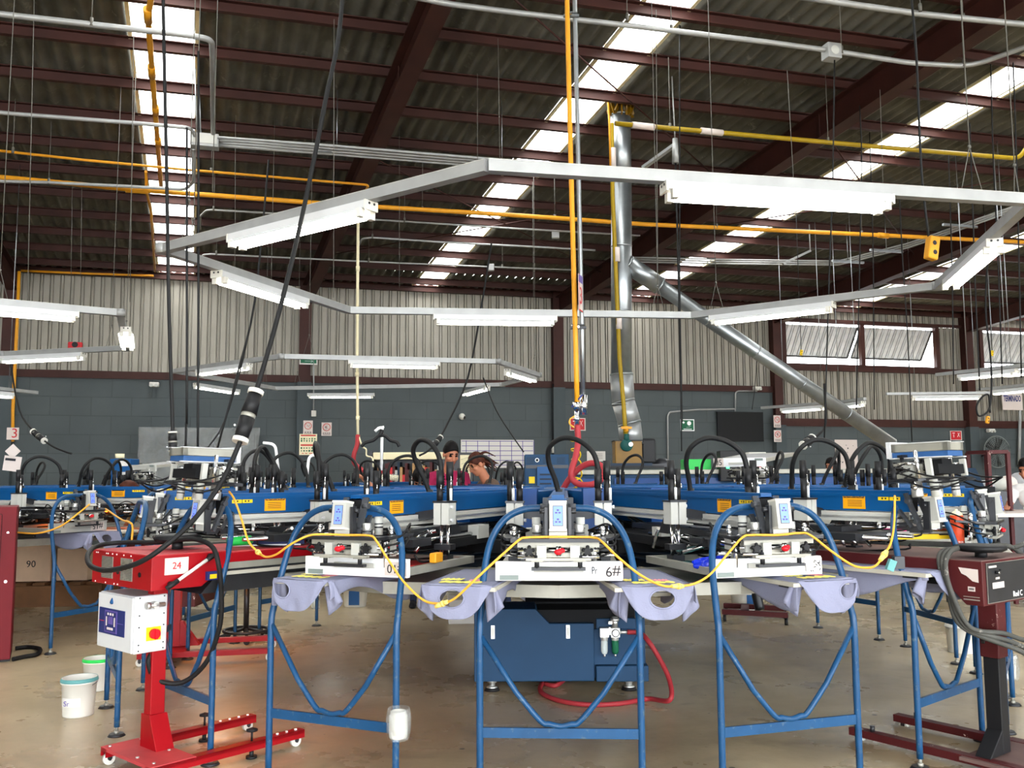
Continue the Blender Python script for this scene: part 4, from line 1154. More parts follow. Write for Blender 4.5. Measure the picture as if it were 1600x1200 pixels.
def light_ring(name, V, label, wires=True, closed=True, hang=(), joints=(0, 1, 2, 3, 4, 5)):
    c = sum(V, Vector()) / len(V)
    t = thing('light_track', (c.x, c.y, c.z), 0, label, 'light track', 'hexagonal grey light tracks')
    n = len(V)
    for i in range(n if closed else n - 1):
        p, q = V[i] - c, V[(i + 1) % n] - c
        b = MB('conduit'); b.bar(p, q, .062, .062); b.use('machine_grey'); b.bar(p + Vector((0, 0, .032)), q + Vector((0, 0, .032)), .066, .003)
        b.build('channel', t)
    for i in joints:
        p = V[i] - c
        b = MB('conduit'); b.cyl(p + Vector((0, 0, -.035)), p + Vector((0, 0, .036)), .05, n=20); b.build('corner_joint', t)
    if wires:
        for i in range(n if closed else n - 1):
            p, q = V[i], V[(i + 1) % n]
            w = p.lerp(q, .12 if (i % 2) else .9); top = Vector((w.x, w.y, roofz(w.x, w.y) - .1))
            d = (q - p).normalized() * .07
            b = MB('wire_grey'); k = w + Vector((0, 0, .3)); b.tube([top - c, k - c], .004, 5); b.tube([k - c, w + d + Vector((0, 0, .03)) - c], .003, 5); b.tube([k - c, w - d + Vector((0, 0, .03)) - c], .003, 5); b.ball(k - c, .012, 6)
            b.build('hanger_wire', t)
    return t
ZL = 3.1
V1 = [PZ(762, 260, ZL), PZ(255, 389, ZL), PZ(545, 485, ZL), PZ(1080, 493, ZL), PZ(1465, 447, ZL), PZ(1610, 313, ZL)]
light_ring('r', V1, 'large hexagonal grey light track hanging over the central press', joints=(1, 4))
def on_edge(V, i, px0, px1, z=-.056):
    """fixture centred where the photo shows it along an edge, found from the edge itself"""
    p, q = V[i], V[(i + 1) % len(V)]
    best = []
    for px in (px0, px1):
        m = min(range(201), key=lambda k: abs(projx(p.lerp(q, k / 200)) - px)); best.append(p.lerp(q, m / 200))
    c = (best[0] + best[1]) / 2 + Vector((0, 0, z)); return c, (best[1] - best[0]), (best[1] - best[0]).length
def projx(w):
    v = Vector(w) - EYE; return 800 + FPX * v.dot(CR) / v.dot(_F)
labs1 = ['lit fluorescent light on the near sloping edge of the big track, crossed by black cable', 'lit fluorescent light behind the slanting cable where the big track bends back', 'lit fluorescent light on the far edge of the big track beside the orange pipe',
         'lit fluorescent light on the big track crossing over the slanting galvanized duct', 'lit fluorescent light on the big track seen end-on near the yellow socket', 'large lit fluorescent light on the near edge of the big track below the bracket arm']
for i, (u, v) in enumerate([(578, 365), (345, 471), (680, 866), (1113, 1300), (1483, 1553), (1388, 1037)]):
    c, d, L = on_edge(V1, i, u, v); fixture(c, d, max(1.2, min(1.34, L)), labs1[i])
# ring over the neighbouring press
V2 = [PZ(188, 489, ZL), PZ(197, 544, ZL), PZ(-10, 553, ZL)]; c2 = Vector((-6.6, 9.6, ZL))
V2 = [PZ(188, 489, ZL), PZ(197, 544, ZL), Vector((-6.6, 11.7, ZL)), Vector((-8.9, 10.9, ZL)), Vector((-8.6, 8.2, ZL)), PZ(-30, 470, ZL)]
light_ring('r', V2, 'hexagonal grey light track over the press with the number 15 frame')
for i, (u, v), lab in ((0, (189, 205), 'lit fluorescent light seen end-on above the yellow plug beside the brown column'), (1, (130, 3), 'lit fluorescent light below the small red fire bell on the cladding'), (5, (-60, 40), 'lit fluorescent light at the edge of the picture in front of the brown corner column')):
    p, q = V2[i], V2[(i + 1) % 6]
    if i == 0: c, d, L = (p + q) / 2 + Vector((.04, 0, -.056)), q - p, 1.24
    else: c, d, L = on_edge(V2, i, u, v)
    fixture(c, d, 1.24, lab)
# ring over the far middle press
V4 = [PZ(272, 580, ZL), PZ(440, 557, ZL), PZ(778, 565, ZL), PZ(842, 586, ZL), PZ(785, 601, ZL), PZ(430, 607, ZL)]
light_ring('r', V4, 'hexagonal grey light track over the far middle press', True)
for i, (u, v), lab in ((0, (313, 386), 'lit fluorescent light of the far track nearest the two thin black cables, upper one'), (1, (549, 682), 'lit fluorescent light in front of the cladding beside the green exit sign'), (2, (796, 832), 'lit fluorescent light seen end-on at the corner of the far track'),
                       (3, (780, 706), 'lit fluorescent light of the far track on the grey blocks above the bowed workers'), (4, (584, 483), 'lit fluorescent light of the far track above the no smoking signs'), (5, (370, 311), 'lit fluorescent light of the far track in front of the wrapped sheet, lower one')):
    if i in (3,): c, d = PZ(743, 604, ZL), V4[4] - V4[3]
    elif i == 2: c, d = PZ(814, 580, ZL), V4[3] - V4[2]
    elif i == 5: c, d = PZ(340, 601, ZL), V4[0] - V4[5]
    elif i == 4: c, d = PZ(533, 612, ZL), Vector((1, .05, 0))
    else: c, d, L = on_edge(V4, i, u, v)
    fixture(Vector((c.x, c.y, ZL - .056)), d, 1.24, lab)
# lights at the far end on the other side
def free_light(p, q, label, lit=True, z=3.0, ext=.5):
    a, b_ = PZ(*p, z), PZ(*q, z); c = (a + b_) / 2; d = (b_ - a); L = d.length
    t = fixture(c, d, max(.9, min(1.5, L)), label)
    m = t.matrix_basis.inverted(); m = (Matrix.Translation(c) @ rotz(math.atan2(d.y, d.x))).inverted()
    b = MB('conduit'); b.box2((-L / 2 - ext, -.03, .04), (L / 2 + ext, .03, .09)); b.build('channel', t)
    for s in (-.45, .45):
        w = MB('galv'); wc = c + d.normalized() * L * s; w.tube([(L * s, 0, .09), (L * s, 0, roofz(wc.x, wc.y) - c.z - .1)], .006, 5); w.build('hanger_wire', t)
    return t
free_light((1425, 620), (1531, 619), 'lit fluorescent light in front of the brown column by the looped black lead')
free_light((1509, 587), (1577, 580), 'lit fluorescent light under the hanging plugs below the second window')
free_light((1551, 612), (1625, 605), 'lit fluorescent light just above the TERMINADO sign', ext=.3)
free_light((1576, 582), (1660, 574), 'lit fluorescent light cut by the picture edge below the second window', ext=.2)
free_light((1222, 640), (1288, 635), 'lit fluorescent light left of the slanting duct, below the first window', z=2.75)
free_light((1310, 634), (1341, 630), 'lit fluorescent light right of the slanting duct, below the first window', z=2.75, ext=.2)
free_light((-60, 608), (17, 616), 'lit fluorescent light at the picture edge by the thin yellow pipe', z=2.75)

# ================================================================ pipes, conduits and ducts
def pipe(name, pts, r, m, label, cat='pipe', hang=(), joints=(), smooth=False, group=None, jm=None):
    b = MB(m)
    if smooth: b.curve(pts, r, 10, 6)
    else: b.tube(fillet(pts, max(.06, r * 4)), r, 10)
    o = b.build(name, label=label, cat=cat, group=group)
    for w in hang:
        h = MB('wire_grey'); w = Vector(w); h.tube([w - o.location, Vector((w.x, w.y, roofz(w.x, w.y) - .08)) - o.location], .005, 6); h.cyl(w - o.location + Vector((0, 0, -.02)), w - o.location + Vector((0, 0, .06)), .018, n=8); h.build('hanger_rod', o)
    for (p, d, L) in joints:
        j = MB(jm or m); d = Vector(d).normalized(); p = Vector(p) - o.location; j.cyl(p - d * L / 2, p + d * L / 2, r * 1.35, n=12); j.build('coupling', o)
    return o
def fillet(pts, R):
    pts = [Vector(p) for p in pts]
    if len(pts) < 3: return pts
    out = [pts[0]]
    for i in range(1, len(pts) - 1):
        a = (pts[i - 1] - pts[i]); b = (pts[i + 1] - pts[i]); k = min(R, a.length * .45, b.length * .45)
        p = pts[i] + a.normalized() * k; q = pts[i] + b.normalized() * k
        for s in range(6):
            t = s / 5; out.append(p * (1 - t) ** 2 + pts[i] * 2 * t * (1 - t) + q * t * t)
    out.append(pts[-1]); return out
def rl(pts, off): return [RPt(x, y, off) for (x, y) in pts]
def hangs(pts, off): return [RPt(x, y, off) for x, y in pts]
pipe('gas_pipe', [RPt(-200, 258, .9)] + rl([(207, 296), (520, 319), (800, 336), (1000, 350), (1300, 364), (1640, 380), (2300, 412)], .9), .035, 'yellow_pipe', 'long orange pipe running across the hall under the rafters', hang=hangs([(660, 328), (867, 341), (1120, 355), (1347, 366)], .9), joints=[(RPt(1380, 368, .9), PW, .2), (RPt(214, 297, .9), PW, .3)])
pipe('gas_pipe', rl([(228, 268), (229, 300), (236, 330), (242, 424)], .75) , .02, 'yellow_pipe', 'thin orange pipe dropping beside the skylight to the wall top')
pipe('gas_pipe', [RPt(236, -60, .5)] + rl([(236, 0), (231, 25), (243, 180), (252, 295)], .5), .032, 'yellow_pipe', 'ochre pipe with couplings crossing the bright skylight strip', joints=[(RPt(231, 24, .5), SR, .25), (RPt(237, 112, .5), SR, .25), (RPt(243, 172, .5), SR, .2), (RPt(247, 222, .5), SR, .2)])
pipe('gas_pipe', rl([(-60, 229), (130, 250), (300, 266), (576, 289), (560, 322)], .8), .018, 'yellow_pipe', 'thin yellow pipe hung below the purlins ending at the brown rafter', hang=hangs([(20, 237), (330, 269)], .8))
q0, q1 = RPt(961, 193, 1.0), RPt(1592, 248, 1.0)
pipe('gas_pipe', [q0, RPt(1200, 214, 1.0), RPt(1400, 232, 1.0), q1, q1 + Vector((.25, .1, .3)), q1 + Vector((.25, .1, 1.0))], .03, 'yellow_gas', 'olive yellow gas pipe leaving the top of the round duct', hang=hangs([(1047, 200), (1294, 222)], 1.0), joints=[(RPt(1005, 197, 1.0), PW, .3), (RPt(1112, 206, 1.0), PW, .3)], jm='pinkish_paper')
cg = 'pale electrical conduits under the roof'
pipe('conduit', rl([(-60, 12), (0, 22), (140, 38), (300, 56)], .9) + [RPt(331, 62, .9), RPt(332, 90, .9) , RPt(333, 208, .95)], .03, 'conduit', 'white conduit bending down beside the skylight to a junction box', 'conduit', hang=hangs([(143, 37)], .9), group=cg)
pipe('conduit', rl([(-60, 168), (0, 176), (230, 194), (298, 200), (305, 212)], .95), .024, 'conduit', 'white conduit running level into the side of the junction box', 'conduit', group=cg)
pipe('conduit', rl([(-60, 278), (0, 283), (76, 285), (290, 296), (302, 285), (302, 232)], .95), .022, 'conduit', 'white conduit turning up under the junction box', 'conduit', hang=hangs([(76, 285)], .95), group=cg)
jb = thing('junction_box', RPt(320, 221, .98), AZ, 'grey junction box where the conduits meet beside the skylight', 'junction box')
b = MB('conduit'); b.box((0, 0, 0), (.34, .16, .17)); b.build('box', jb, bevel=.01); b = MB('machine_grey'); b.box((0, -.082, .01), (.3, .01, .12)); b.build('cover', jb)
b = MB('galv'); b.tube([(-.1, 0, .08), (-.14, 0, roofz(*jb.location[:2]) - jb.location.z - .05)], .008, 6); b.tube([(-.05, 0, .08), (-.1, 0, roofz(*jb.location[:2]) - jb.location.z - .05)], .008, 6); b.build('hanger_rod', jb)
for i in range(4):
    pts = rl([(340, 215 + 4.2 * i), (500, 226 + 4.4 * i), (690, 242 + 4.2 * i), (860, 256 + 4 * i), (1000, 268 + 4 * i), (1240, 291 + 4 * i)], .97)
    pipe('conduit', pts, .019, 'conduit', ['uppermost', 'second', 'third', 'lowest'][i] + ' of four parallel conduits leaving the junction box', 'conduit', group=cg)
for (x, y, lab) in ((514, 236, 'short tilted strut hanging under the four parallel conduits near the skylight'), (777, 250, 'short tilted strut under the four parallel conduits behind the track corner')):
    p = RPt(x, y, 1.0); b = MB('galv'); b.bar(p + Vector((-.12, -.3, -.12)), p + Vector((.08, .3, .1)), .04, .02)
    b.tube([p + Vector((.06, .2, .07)), Vector((p.x + .06, p.y + .2, roofz(p.x, p.y + .2) - .08))], .006, 6); b.build('pipe_strut', label=lab, cat='strut')
pipe('conduit', rl([(620, -10), (700, 6), (800, 19), (1000, 42), (1200, 66), (1290, 78), (1420, 98), (1500, 103), (1530, 99), (1640, 60), (1760, 10)], .8), .028, 'conduit', 'long white conduit crossing the hall high up and curving away beyond its box', 'conduit', hang=hangs([(980, 30), (1049, 48), (1315, 80), (1506, 101)], .8), group=cg)
pipe('conduit', rl([(1230, -8), (1340, 8), (1440, 22), (1640, 42), (2300, 110)], .9), .03, 'conduit', 'white conduit at the top edge above the square conduit box', 'conduit', hang=hangs([(1438, 15), (1505, 30)], .9), group=cg)
cb = thing('conduit_box', RPt(1299, 82, .82), AZ, 'square pale conduit box on the long white conduit', 'junction box')
b = MB('conduit'); b.box((0, 0, 0), (.17, .14, .17)); b.build('box', cb, bevel=.008); b = MB('machine_grey'); b.cyl((0, -.072, .0), (0, -.064, .0), .05, n=20); b.build('cover', cb)
pipe('conduit', rl([(313, 358), (313, 338), (322, 329), (332, 328), (520, 339), (800, 357), (1000, 368)], .7), .016, 'conduit', 'thin conduit starting in a downward bend above the near lit light', 'conduit', hang=hangs([(334, 328), (632, 346)], .7), group=cg)
pipe('conduit', rl([(310, 420), (311, 405), (318, 398), (330, 397), (600, 410), (765, 417), (900, 422)], .6), .016, 'conduit', 'thin conduit under the lowest purlins, ending by the brown rafter', 'conduit', hang=hangs([(338, 397), (576, 408), (785, 418)], .6), group=cg)
pipe('conduit', rl([(560, 640), (560, 460), (560, 384), (566, 373), (580, 371), (700, 379), (860, 387), (930, 391)], .75)[2:], .018, 'conduit', 'thin conduit bending into the cream drop pipe', 'conduit', hang=hangs([(582, 371)], .75), group=cg)
for (x, y, lab) in ((767, 418, 'small grey box on the thin conduit under the lowest purlins'), (868, 367, 'small grey box on the conduit beside the orange pipe')):
    p = RPt(x, y, .68); b = MB('conduit'); b.box(p, (.13, .1, .13)); b.build('conduit_box', label=lab, cat='junction box', bevel=.006)
# bundle of conduits on the far side
for i in range(3):
    pts = rl([(985, 402 + 3.5 * i), (1150, 406 + 3.2 * i), (1310, 408 + 3 * i), (1420, 380 + 3.4 * i), (1500, 352 + 3.4 * i), (1585, 322 + 3.4 * i)], .75)
    pipe('conduit', pts, .016, 'conduit', ['upper', 'middle', 'lower'][i] + ' conduit of the three turning forward beyond the orange pipe', 'conduit', group=cg)
for k, (x, y) in enumerate(((1325, 409), (1385, 392), (1500, 353))):
    p = RPt(x, y, .82); b = MB('galv'); b.bar(p - PW * .35, p + PW * .35, .05, .04); b.tube([p, Vector((p.x, p.y, roofz(p.x, p.y) - .08))], .008, 6); b.build('pipe_strut', label=['slotted strut carrying the three conduits at their bend', 'slotted strut carrying the three conduits midway along', 'slotted strut carrying the three conduits near the track corner'][k], cat='strut')
p = RPt(1245, 410, .85); b = MB('conduit'); b.bar(p + Vector((.3, .1, .25)), p + Vector((-.3, -.1, -.05)), .05, .04); b.tube([p + Vector((.3, .1, .25)), Vector((p.x + .3, p.y + .1, roofz(p.x + .3, p.y + .1) - .08))], .01, 6); b.build('pipe_strut', label='slanted square strut hanging below the orange pipe', cat='strut')
p0, p1 = RPt(1005, 262, 1.1), RPt(1055, 226, 1.0)
b = MB('conduit'); b.bar(p0, p1, .06, .04); b.cyl(p1 + Vector((0, 0, -.25)), p1 + Vector((0, 0, .08)), .05, .035, n=10); b.tube([p1, Vector((p1.x - .02, p1.y, roofz(p1.x, p1.y) - .08))], .008, 6); b.use('rubber'); b.tube([p1 + Vector((0, 0, -.2)), p1 + Vector((0, 0, -3.6))], .012, 6); b.build('cable_bracket', label='angled pale arm holding a black cable above the near light of the track', cat='bracket')

# vertical air pipes dropping to the press hub
YV = 7.3
pipe('air_pipe', [P(880, -260, YV), P(886, 0, YV), P(890, 180, YV), P(900, 560, YV), P(902, 640, YV)], .021, 'yellow_pipe', 'bright orange air pipe dropping straight to the middle of the press', joints=[])
op = pipe('air_pipe', [P(893, -260, YV + .05), P(898, 0, YV + .05), P(902, 180, YV + .05), P(909, 500, YV + .05), P(911, 625, YV + .05)], .019, 'galv', 'galvanized pipe dropping beside the orange pipe to the red hose')
for y in (25, 512):
    p = P(892 + y * .022, y, YV + .02); b = MB('black_metal' if y > 100 else 'galv'); b.box(p, (.13, .03, .02)); b.box(p + Vector((0, 0, .02)), (.1, .06, .01)); b.use('chrome'); b.cyl(p + Vector((0, -.03, 0)), p + Vector((0, -.05, 0)), .01); b.build('pipe_clamp', label='pipe clamp joining orange and galvanized pipes ' + ('below the number 3 plate' if y > 100 else 'high under the roof'), cat='clamp')
pl = thing('number_plate', P(907, 458, YV - .02), R_(72), 'small white plate with a red 3 clipped to the galvanized pipe', 'sign')
b = MB('pinkish_paper'); b.box((0, 0, 0), (.13, .004, .3)); b.use('ink_purple'); b.box((0, -.003, .115), (.13, .003, .06)); b.use('sign_red'); b.box((0, -.003, -.145), (.13, .003, .012)); b.box((-.06, -.003, 0), (.008, .003, .3)); b.build('plate', pl)
text('number', '3', .2, 'sign_red', pl, frame_m((0, -.004, -.03), (1, 0, 0), (0, 0, 1)))
# valve, red hose and coiled hose at the pipe end
v = thing('air_valve', P(901, 640, YV), 0, 'metal air valve with fittings under the orange pipe', 'valve')
b = MB('chrome'); b.cyl((0, 0, .06), (0, 0, .0), .03); b.cyl((0, 0, 0), (0, 0, -.14), .018); b.cyl((.0, 0, -.06), (0, 0, -.09), .026, n=6); b.cyl((0, 0, -.14), (0, 0, -.2), .022); b.cyl((.06, .05, .12), (.06, .05, -.04), .032); b.use('navy'); b.bar((-.04, 0, .02), (.05, -.02, .12), .016, .012); b.build('body', v)
cable('red_air_hose', [P(902, 665, YV), P(903, 690, YV - .02), P(899, 715, YV - .06), P(893, 735, YV - .1), P(894, 748, YV - .1), P(905, 757, YV - .15), P(925, 757, YV - .2), P(938, 750, YV - .2), P(944, 738, YV - .15), P(938, 727, YV - .1), P(922, 724, YV - .05), P(905, 732, YV), P(890, 748, YV + .02), P(880, 764, YV + .05), P(876, 772, YV + .1)], .025, 'red_hose', 'thick red air hose hanging from the valve and looping behind the lift cylinder', 'hose', n=10)
pts = []
for i in range(60):
    t = i / 59; an = i * .62; pts.append(P(898 + 6 * t + 7 * math.cos(an), 680 + 88 * t + 5 * math.sin(an), YV + .05 + .05 * math.sin(an)))
cable('coiled_hose', pts, .006, 'yellow', 'thin yellow coiled hose beside the red air hose', 'hose', k=3)
cable('coiled_hose', [P(898, 650, YV), P(891, 655, YV), P(890, 662, YV), P(897, 668, YV)], .006, 'yellow_cord', 'short yellow loop of hose at the valve', 'hose')

# the round duct and its diagonal branch
DY = 12.35
DUCTM = 'galv'
def duct(name, segs, label, r, ribs=True):
    b = MB(DUCTM); o = None
    for (p, q) in segs: b.cyl(p, q, r, n=28, caps=False)
    o = b.build(name, label=label, cat='duct', solid=.004)
    for (p, q) in segs:
        L = (q - p).length; d = (q - p).normalized(); n = max(1, int(L / .75))
        for i in range(n + 1):
            j = MB('galv'); c = p + d * (L * i / n) - o.location; j.cyl(c - d * .012, c + d * .012, r * 1.04, n=28, caps=True); j.build('joint_band', o)
    return o
dt = P(969, 165, DY); D1 = P(972, 600, DY)
dk = .14
duct('vertical_duct', [(dt + Vector((0, 0, -.15)), P(971, 285, DY)), (P(971, 285, DY), P(971, 590, DY))], 'tall round galvanized duct rising to a ragged hole in the roof', dk)
DUCTM = 'mirror_grey'
duct('bent_duct', [(P(971, 585, DY), P(974, 632, DY)), (P(974, 628, DY), P(984, 662, DY - .02)), (P(983, 660, DY), P(987, 694, DY))], 'bent lower piece of the round duct standing on the amber exhaust box', .155)
b = MB('wood'); b.use('amber_box'); rn = random.Random(8)
for i in range(16):
    t = 2 * PI * i / 16; b.box(dt + Vector((math.cos(t) * .15, math.sin(t) * .15, -.08)), (.07, .02, rn.uniform(.08, .22)), (rn.uniform(-.4, .4), rn.uniform(-.4, .4), t))
b.build('foam_collar', label='ragged brown foam collar around the duct at the roof', cat='foam collar')
DUCTM = 'galv'
e0, e1 = P(980, 412, DY), P(1392, 694, 13.6)
du = (e1 - e0).normalized()
duct('branch_duct', [(e0 + du * .0, e0 + du * .55)], 'short wide collar piece of the slanting duct joining the round duct', .125)
duct('branch_duct', [(e0 + du * .55, e1)], 'long slanting galvanized duct running down toward the far dryer', .1)
gp = pipe('gas_pipe', [P(956, 193, DY - .17), P(957, 300, DY - .17), P(962, 420, DY - .17), P(968, 560, DY - .17), P(975, 640, DY - .2), P(978, 690, DY - .2)], .03, 'yellow_gas', 'olive yellow gas pipe running down the front of the round duct', joints=[(P(958, 248, DY - .17), (0, 0, 1), .3), (P(964, 398, DY - .17), (0, 0, 1), .2), (P(967, 500, DY - .17), (0, 0, 1), .25)], jm='pinkish_paper')
b = MB('yellow_pipe'); b.tube([P(950, 24, DY - .1), P(945, 80, DY - .15), P(952, 190, DY - .2), P(954, 270, DY - .2)], .014, 8); b.build('gas_pipe', label='thin orange pipe beside the ragged duct top', cat='pipe')
# cream drop pipe in front of the blocks
dp = pipe('drop_pipe', [P(560, 300, 13.6), P(559, 420, 13.6), P(558, 560, 13.6), P(559, 680, 13.6)], .022, 'cream', 'cream vertical pipe dropping in front of the cladding to the far press', joints=[(P(559, 420, 13.6), (0, 0, 1), .08), (P(559, 653, 13.6), (0, 0, 1), .06), (P(558, 585, 13.6), (0, 0, 1), .06)])
cable('red_air_hose', [P(559, 680, 13.6), P(558, 695, 13.55), P(553, 710, 13.5), P(553, 722, 13.5), P(560, 730, 13.4), P(570, 736, 13.3)], .035, 'red_hose', 'red hose hanging from the cream drop pipe', 'hose')
cable('coiled_hose', [P(560, 680, 13.6), P(566, 697, 13.5), P(572, 702, 13.5), P(573, 712, 13.5), P(582, 716, 13.4), P(583, 730, 13.4)], .012, 'cream', 'pale thin hose curling away from the cream drop pipe', 'hose')
pipe('drop_pipe', [P(30, 424, 17), P(26, 520, 17), P(20, 640, 17), P(20, 690, 17)], .03, 'yellow_pipe', 'thin orange pipe running down the brown corner column')
pipe('drop_pipe', [WP(33, 423, .3), WP(130, 427, .3), WP(240, 431, .3)], .025, 'yellow_pipe', 'thin orange pipe running level along the top of the cladding')

# ================================================================ free hanging wires and cords
def wire(px, top, bot, Y, label, r=.004, m='wire_grey', name='hanging_wire', cat='wire', end=None, group='thin wires hanging from the roof'):
    (x0, y0), (x1, y1) = top, bot
    a = P(x0, y0, Y); q = P(x1, y1, Y)
    if y0 <= 0: a = Vector((a.x, a.y, roofz(a.x, a.y) - .05))
    b = MB(m); b.tube([a, q], r, 5); o = b.build(name, label=label, cat=cat, group=group)
    if end:
        e = MB(end); e.cyl(q - o.location + Vector((0, 0, -.14)), q - o.location, .03, .02, n=10); e.build('plug', parent=o)
    return o
Wl = [((51, 0), (43, 470), 8.6, 'thin wire dropping to the track near the corner column'), ((209, 40), (203, 472), 9.5, 'thin wire just left of the ochre pipe and skylight'), ((340, 0), (332, 300), 8.2, 'thin wire passing the bend of the white conduit'), ((522, 30), (521, 465), 8.9, 'thin wire dropping past the short tilted strut'),
      ((113, 290), (111, 430), 14, 'first of two thin wires in front of the cladding, nearer the corner'), ((128, 280), (126, 430), 14, 'second of two thin wires in front of the cladding, nearer the skylight'), ((368, 180), (367, 420), 12, 'thin wire beside the conduit bend above the near light'), ((624, 195), (624, 450), 13, 'thin wire crossing the orange pipe beyond the rafter'),
      ((778, 60), (781, 250), 10, 'thin wire dropping to the near corner of the big track'), ((746, 115), (746, 255), 11, 'thin wire just before the near corner of the big track')]
for (t0, t1, Y, lab) in Wl: wire(0, t0, t1, Y, lab)
Wr = [((1025, 15), (1028, 495), 9.2, 'thin wire in front of the slanting duct top'), ((1230, 110), (1240, 285), 9.5, 'thin wire left of the square conduit box'), ((1375, 140), (1380, 300), 10, 'dark wire under the rafter beyond the square conduit box')]
for (t0, t1, Y, lab) in Wr: wire(0, t0, t1, Y, lab)
Wk = [((1304, 92), (1301, 285), (1296, 420), (1288, 690), 9.6, 'black lead dropping from the square conduit box behind the big track'), ((1424, -5), (1432, 90), (1440, 270), (1453, 385), 6.0, 'black lead with yellow socket above the end-on light'), ((1343, 165), (1346, 230), (1345, 330), (1338, 640), 11.5, 'dark lead in front of the mullion of the first window'),
      ((1405, 300), (1411, 420), (1418, 520), (1425, 690), 12, 'dark lead crossing the second half of the first window'), ((1515, 192), (1520, 330), (1524, 450), (1531, 610), 10.5, 'grey lead dropping by the brown column'), ((1548, 100), (1552, 250), (1560, 420), (1566, 600), 10.8, 'grey lead right of the brown column crossing the last skylight'),
      ((1583, 98), (1588, 240), (1592, 400), (1596, 590), 9.8, 'grey lead nearest the picture edge beside the end-on light'), ((1482, 240), (1485, 330), (1488, 450), (1490, 600), 12.5, 'thin grey lead crossing the last pane of the first window'), ((1356, 120), (1360, 250), (1364, 380), (1366, 640), 13.5, 'thin grey lead left of the yellow tag on the window'),
      ((1180, 480), (1184, 520), (1180, 600), (1175, 640), 20, 'thin lead hanging before the cladding left of the first window')]
for (a, b_, c_, d_, Y, lab) in Wk:
    o = heavy('hanging_cable', [P(*a, Y), P(*b_, Y), P(*c_, Y), P(*d_, Y)], .008, lab, k=4)
for (x0, y0, x1, y1, Y, lab) in ((1062, 395, 1065, 705, 10.5, 'long black lead hanging before the green first aid sign'), (292, 620, 290, 700, 6.1, 'thin black lead over the raised screen, nearest the straight cable'), (310, 500, 309, 700, 6.2, 'thin black lead over the middle of the raised screen')):
    heavy('hanging_cable', [P(x0, y0 - 420, Y), P(x0, y0, Y), P((x0 + x1) / 2, (y0 + y1) / 2, Y), P(x1, y1, Y)], .008, lab, k=3)
heavy('hanging_cable', [P(420, 250, 9), P(398, 470, 9), P(372, 580, 9), P(340, 700, 9)], .01, 'slanting black lead behind the thick cable connector', k=4)
heavy('hanging_cable', [P(405, 430, 10.5), P(380, 560, 10.2), P(350, 660, 9.8), P(320, 705, 9.5)], .008, 'thin slanting lead ending behind the raised screen', k=4)
heavy('hanging_cable', [P(768, 380, 13), P(752, 480, 13), P(731, 590, 13), P(700, 660, 12.8), P(683, 690, 12.5), P(668, 705, 12.4), P(655, 712, 12.4)], .014, 'black cable with connector slanting down toward the man in the magenta shirt', ((4.0, .22, .04),), k=4)
heavy('hanging_cable', [P(15, 560, 13), P(30, 640, 12.8), P(54, 675, 12.5), P(80, 696, 12.3), P(100, 705, 12.2), P(112, 709, 12.2)], .013, 'black cable with connector curving to the raised screen beside the corner column', ((2.3, .32, .045),), k=4)
heavy('hanging_cable', [P(755, 590, 14), P(775, 640, 14), P(800, 680, 13.8), P(818, 706, 13.5)], .01, 'black lead slanting down over the planning board to a yellow plug', k=4)
heavy('hanging_cable', [P(1288, 600, 10.4), P(1290, 660, 10.2), P(1280, 678, 10), P(1262, 690, 9.9), P(1248, 702, 9.8)], .014, 'black cable with fat connector lying beside the raised number 5 frame', ((3.0, .2, .05),), k=6)
for (x, y, Y, lab, m) in ((1456, 388, 6.0, 'yellow socket box hanging above the end-on light', 'yellow_pipe'), (1252, 551, 16, 'yellow plug tag hanging before the first window', 'yellow'), (1550, 552, 16, 'yellow plug tag hanging before the second window', 'yellow'), (1543, 656, 12, 'yellow plug at the end of the looped black lead', 'yellow_pipe')):
    p = P(x, y, Y); k = Y / 12
    t = thing('power_socket', p, .3, lab, 'socket'); b = MB(m); s = .16 if Y < 10 else .1
    b.box((0, 0, 0), (s * .5, s * .35, s), (0, .2, 0)) ; b.build('body', t, bevel=.01); b = MB('ink'); b.cyl((0, -s * .18, s * .2), (0, -s * .19, s * .2), s * .1); b.cyl((0, -s * .18, -s * .2), (0, -s * .19, -s * .2), s * .1); b.build('outlet', t)
    if Y > 14:
        b = MB('rubber'); b.tube([(0, 0, .05), (0, 0, roofz(p.x, p.y) - p.z - .1)], .006, 5); b.build('lead', t)
heavy('hanging_cable', [P(1545, 380, 12), P(1540, 480, 12), P(1548, 560, 12), P(1549, 610, 12), P(1545, 640, 12), P(1530, 650, 12), P(1526, 635, 12), P(1535, 620, 12), P(1545, 618, 12), P(1547, 645, 12)], .012, 'black lead looped above the yellow plug by the TERMINADO sign', k=6)
# ================================================================ other presses
press(Vector((-6.7, 9.65, 0)), 65.9, [-7, -6, 0, 1, 2, 3, 4, 5], 'round blue press at the side with the number 15 frame on its head', lifted=(4,), detail=(0,), pallets=(68.9, 75, 90))
H2 = Vector((-6.7, 9.65, 0))
def arm2(a): return Matrix.Translation(H2) @ rotz(R_(a))
P2 = 65.9
screen_frame(arm2(P2), .62, 2.26, 2.98, 'mesh_grey', 'grey screen frame marked 15 upside down on the neighbouring press', ('#15', .075, .2, True), frame='machine_grey')
screen_frame(arm2(P2 + 80) @ FLIP, .6, 2.3, 2.98, 'mesh_grey', 'raised pale screen frame tipped over behind the number 15 frame', holder=True, frame='machine_grey')
guard(arm2(P2 - 1) @ Matrix.Translation((0, -3.2, 0)), 'dark blue guard rail framing the number 15 head')
guard(arm2(P2 + 20) @ Matrix.Translation((0, -3.2, 0)), 'dark blue guard rail of the side press beyond the number 15 head')
SAVE = HUB
HUB = H2
tshirt(P2 + 3, 'grey t-shirt hanging below the number 15 screen frame', -.12, 6, False)
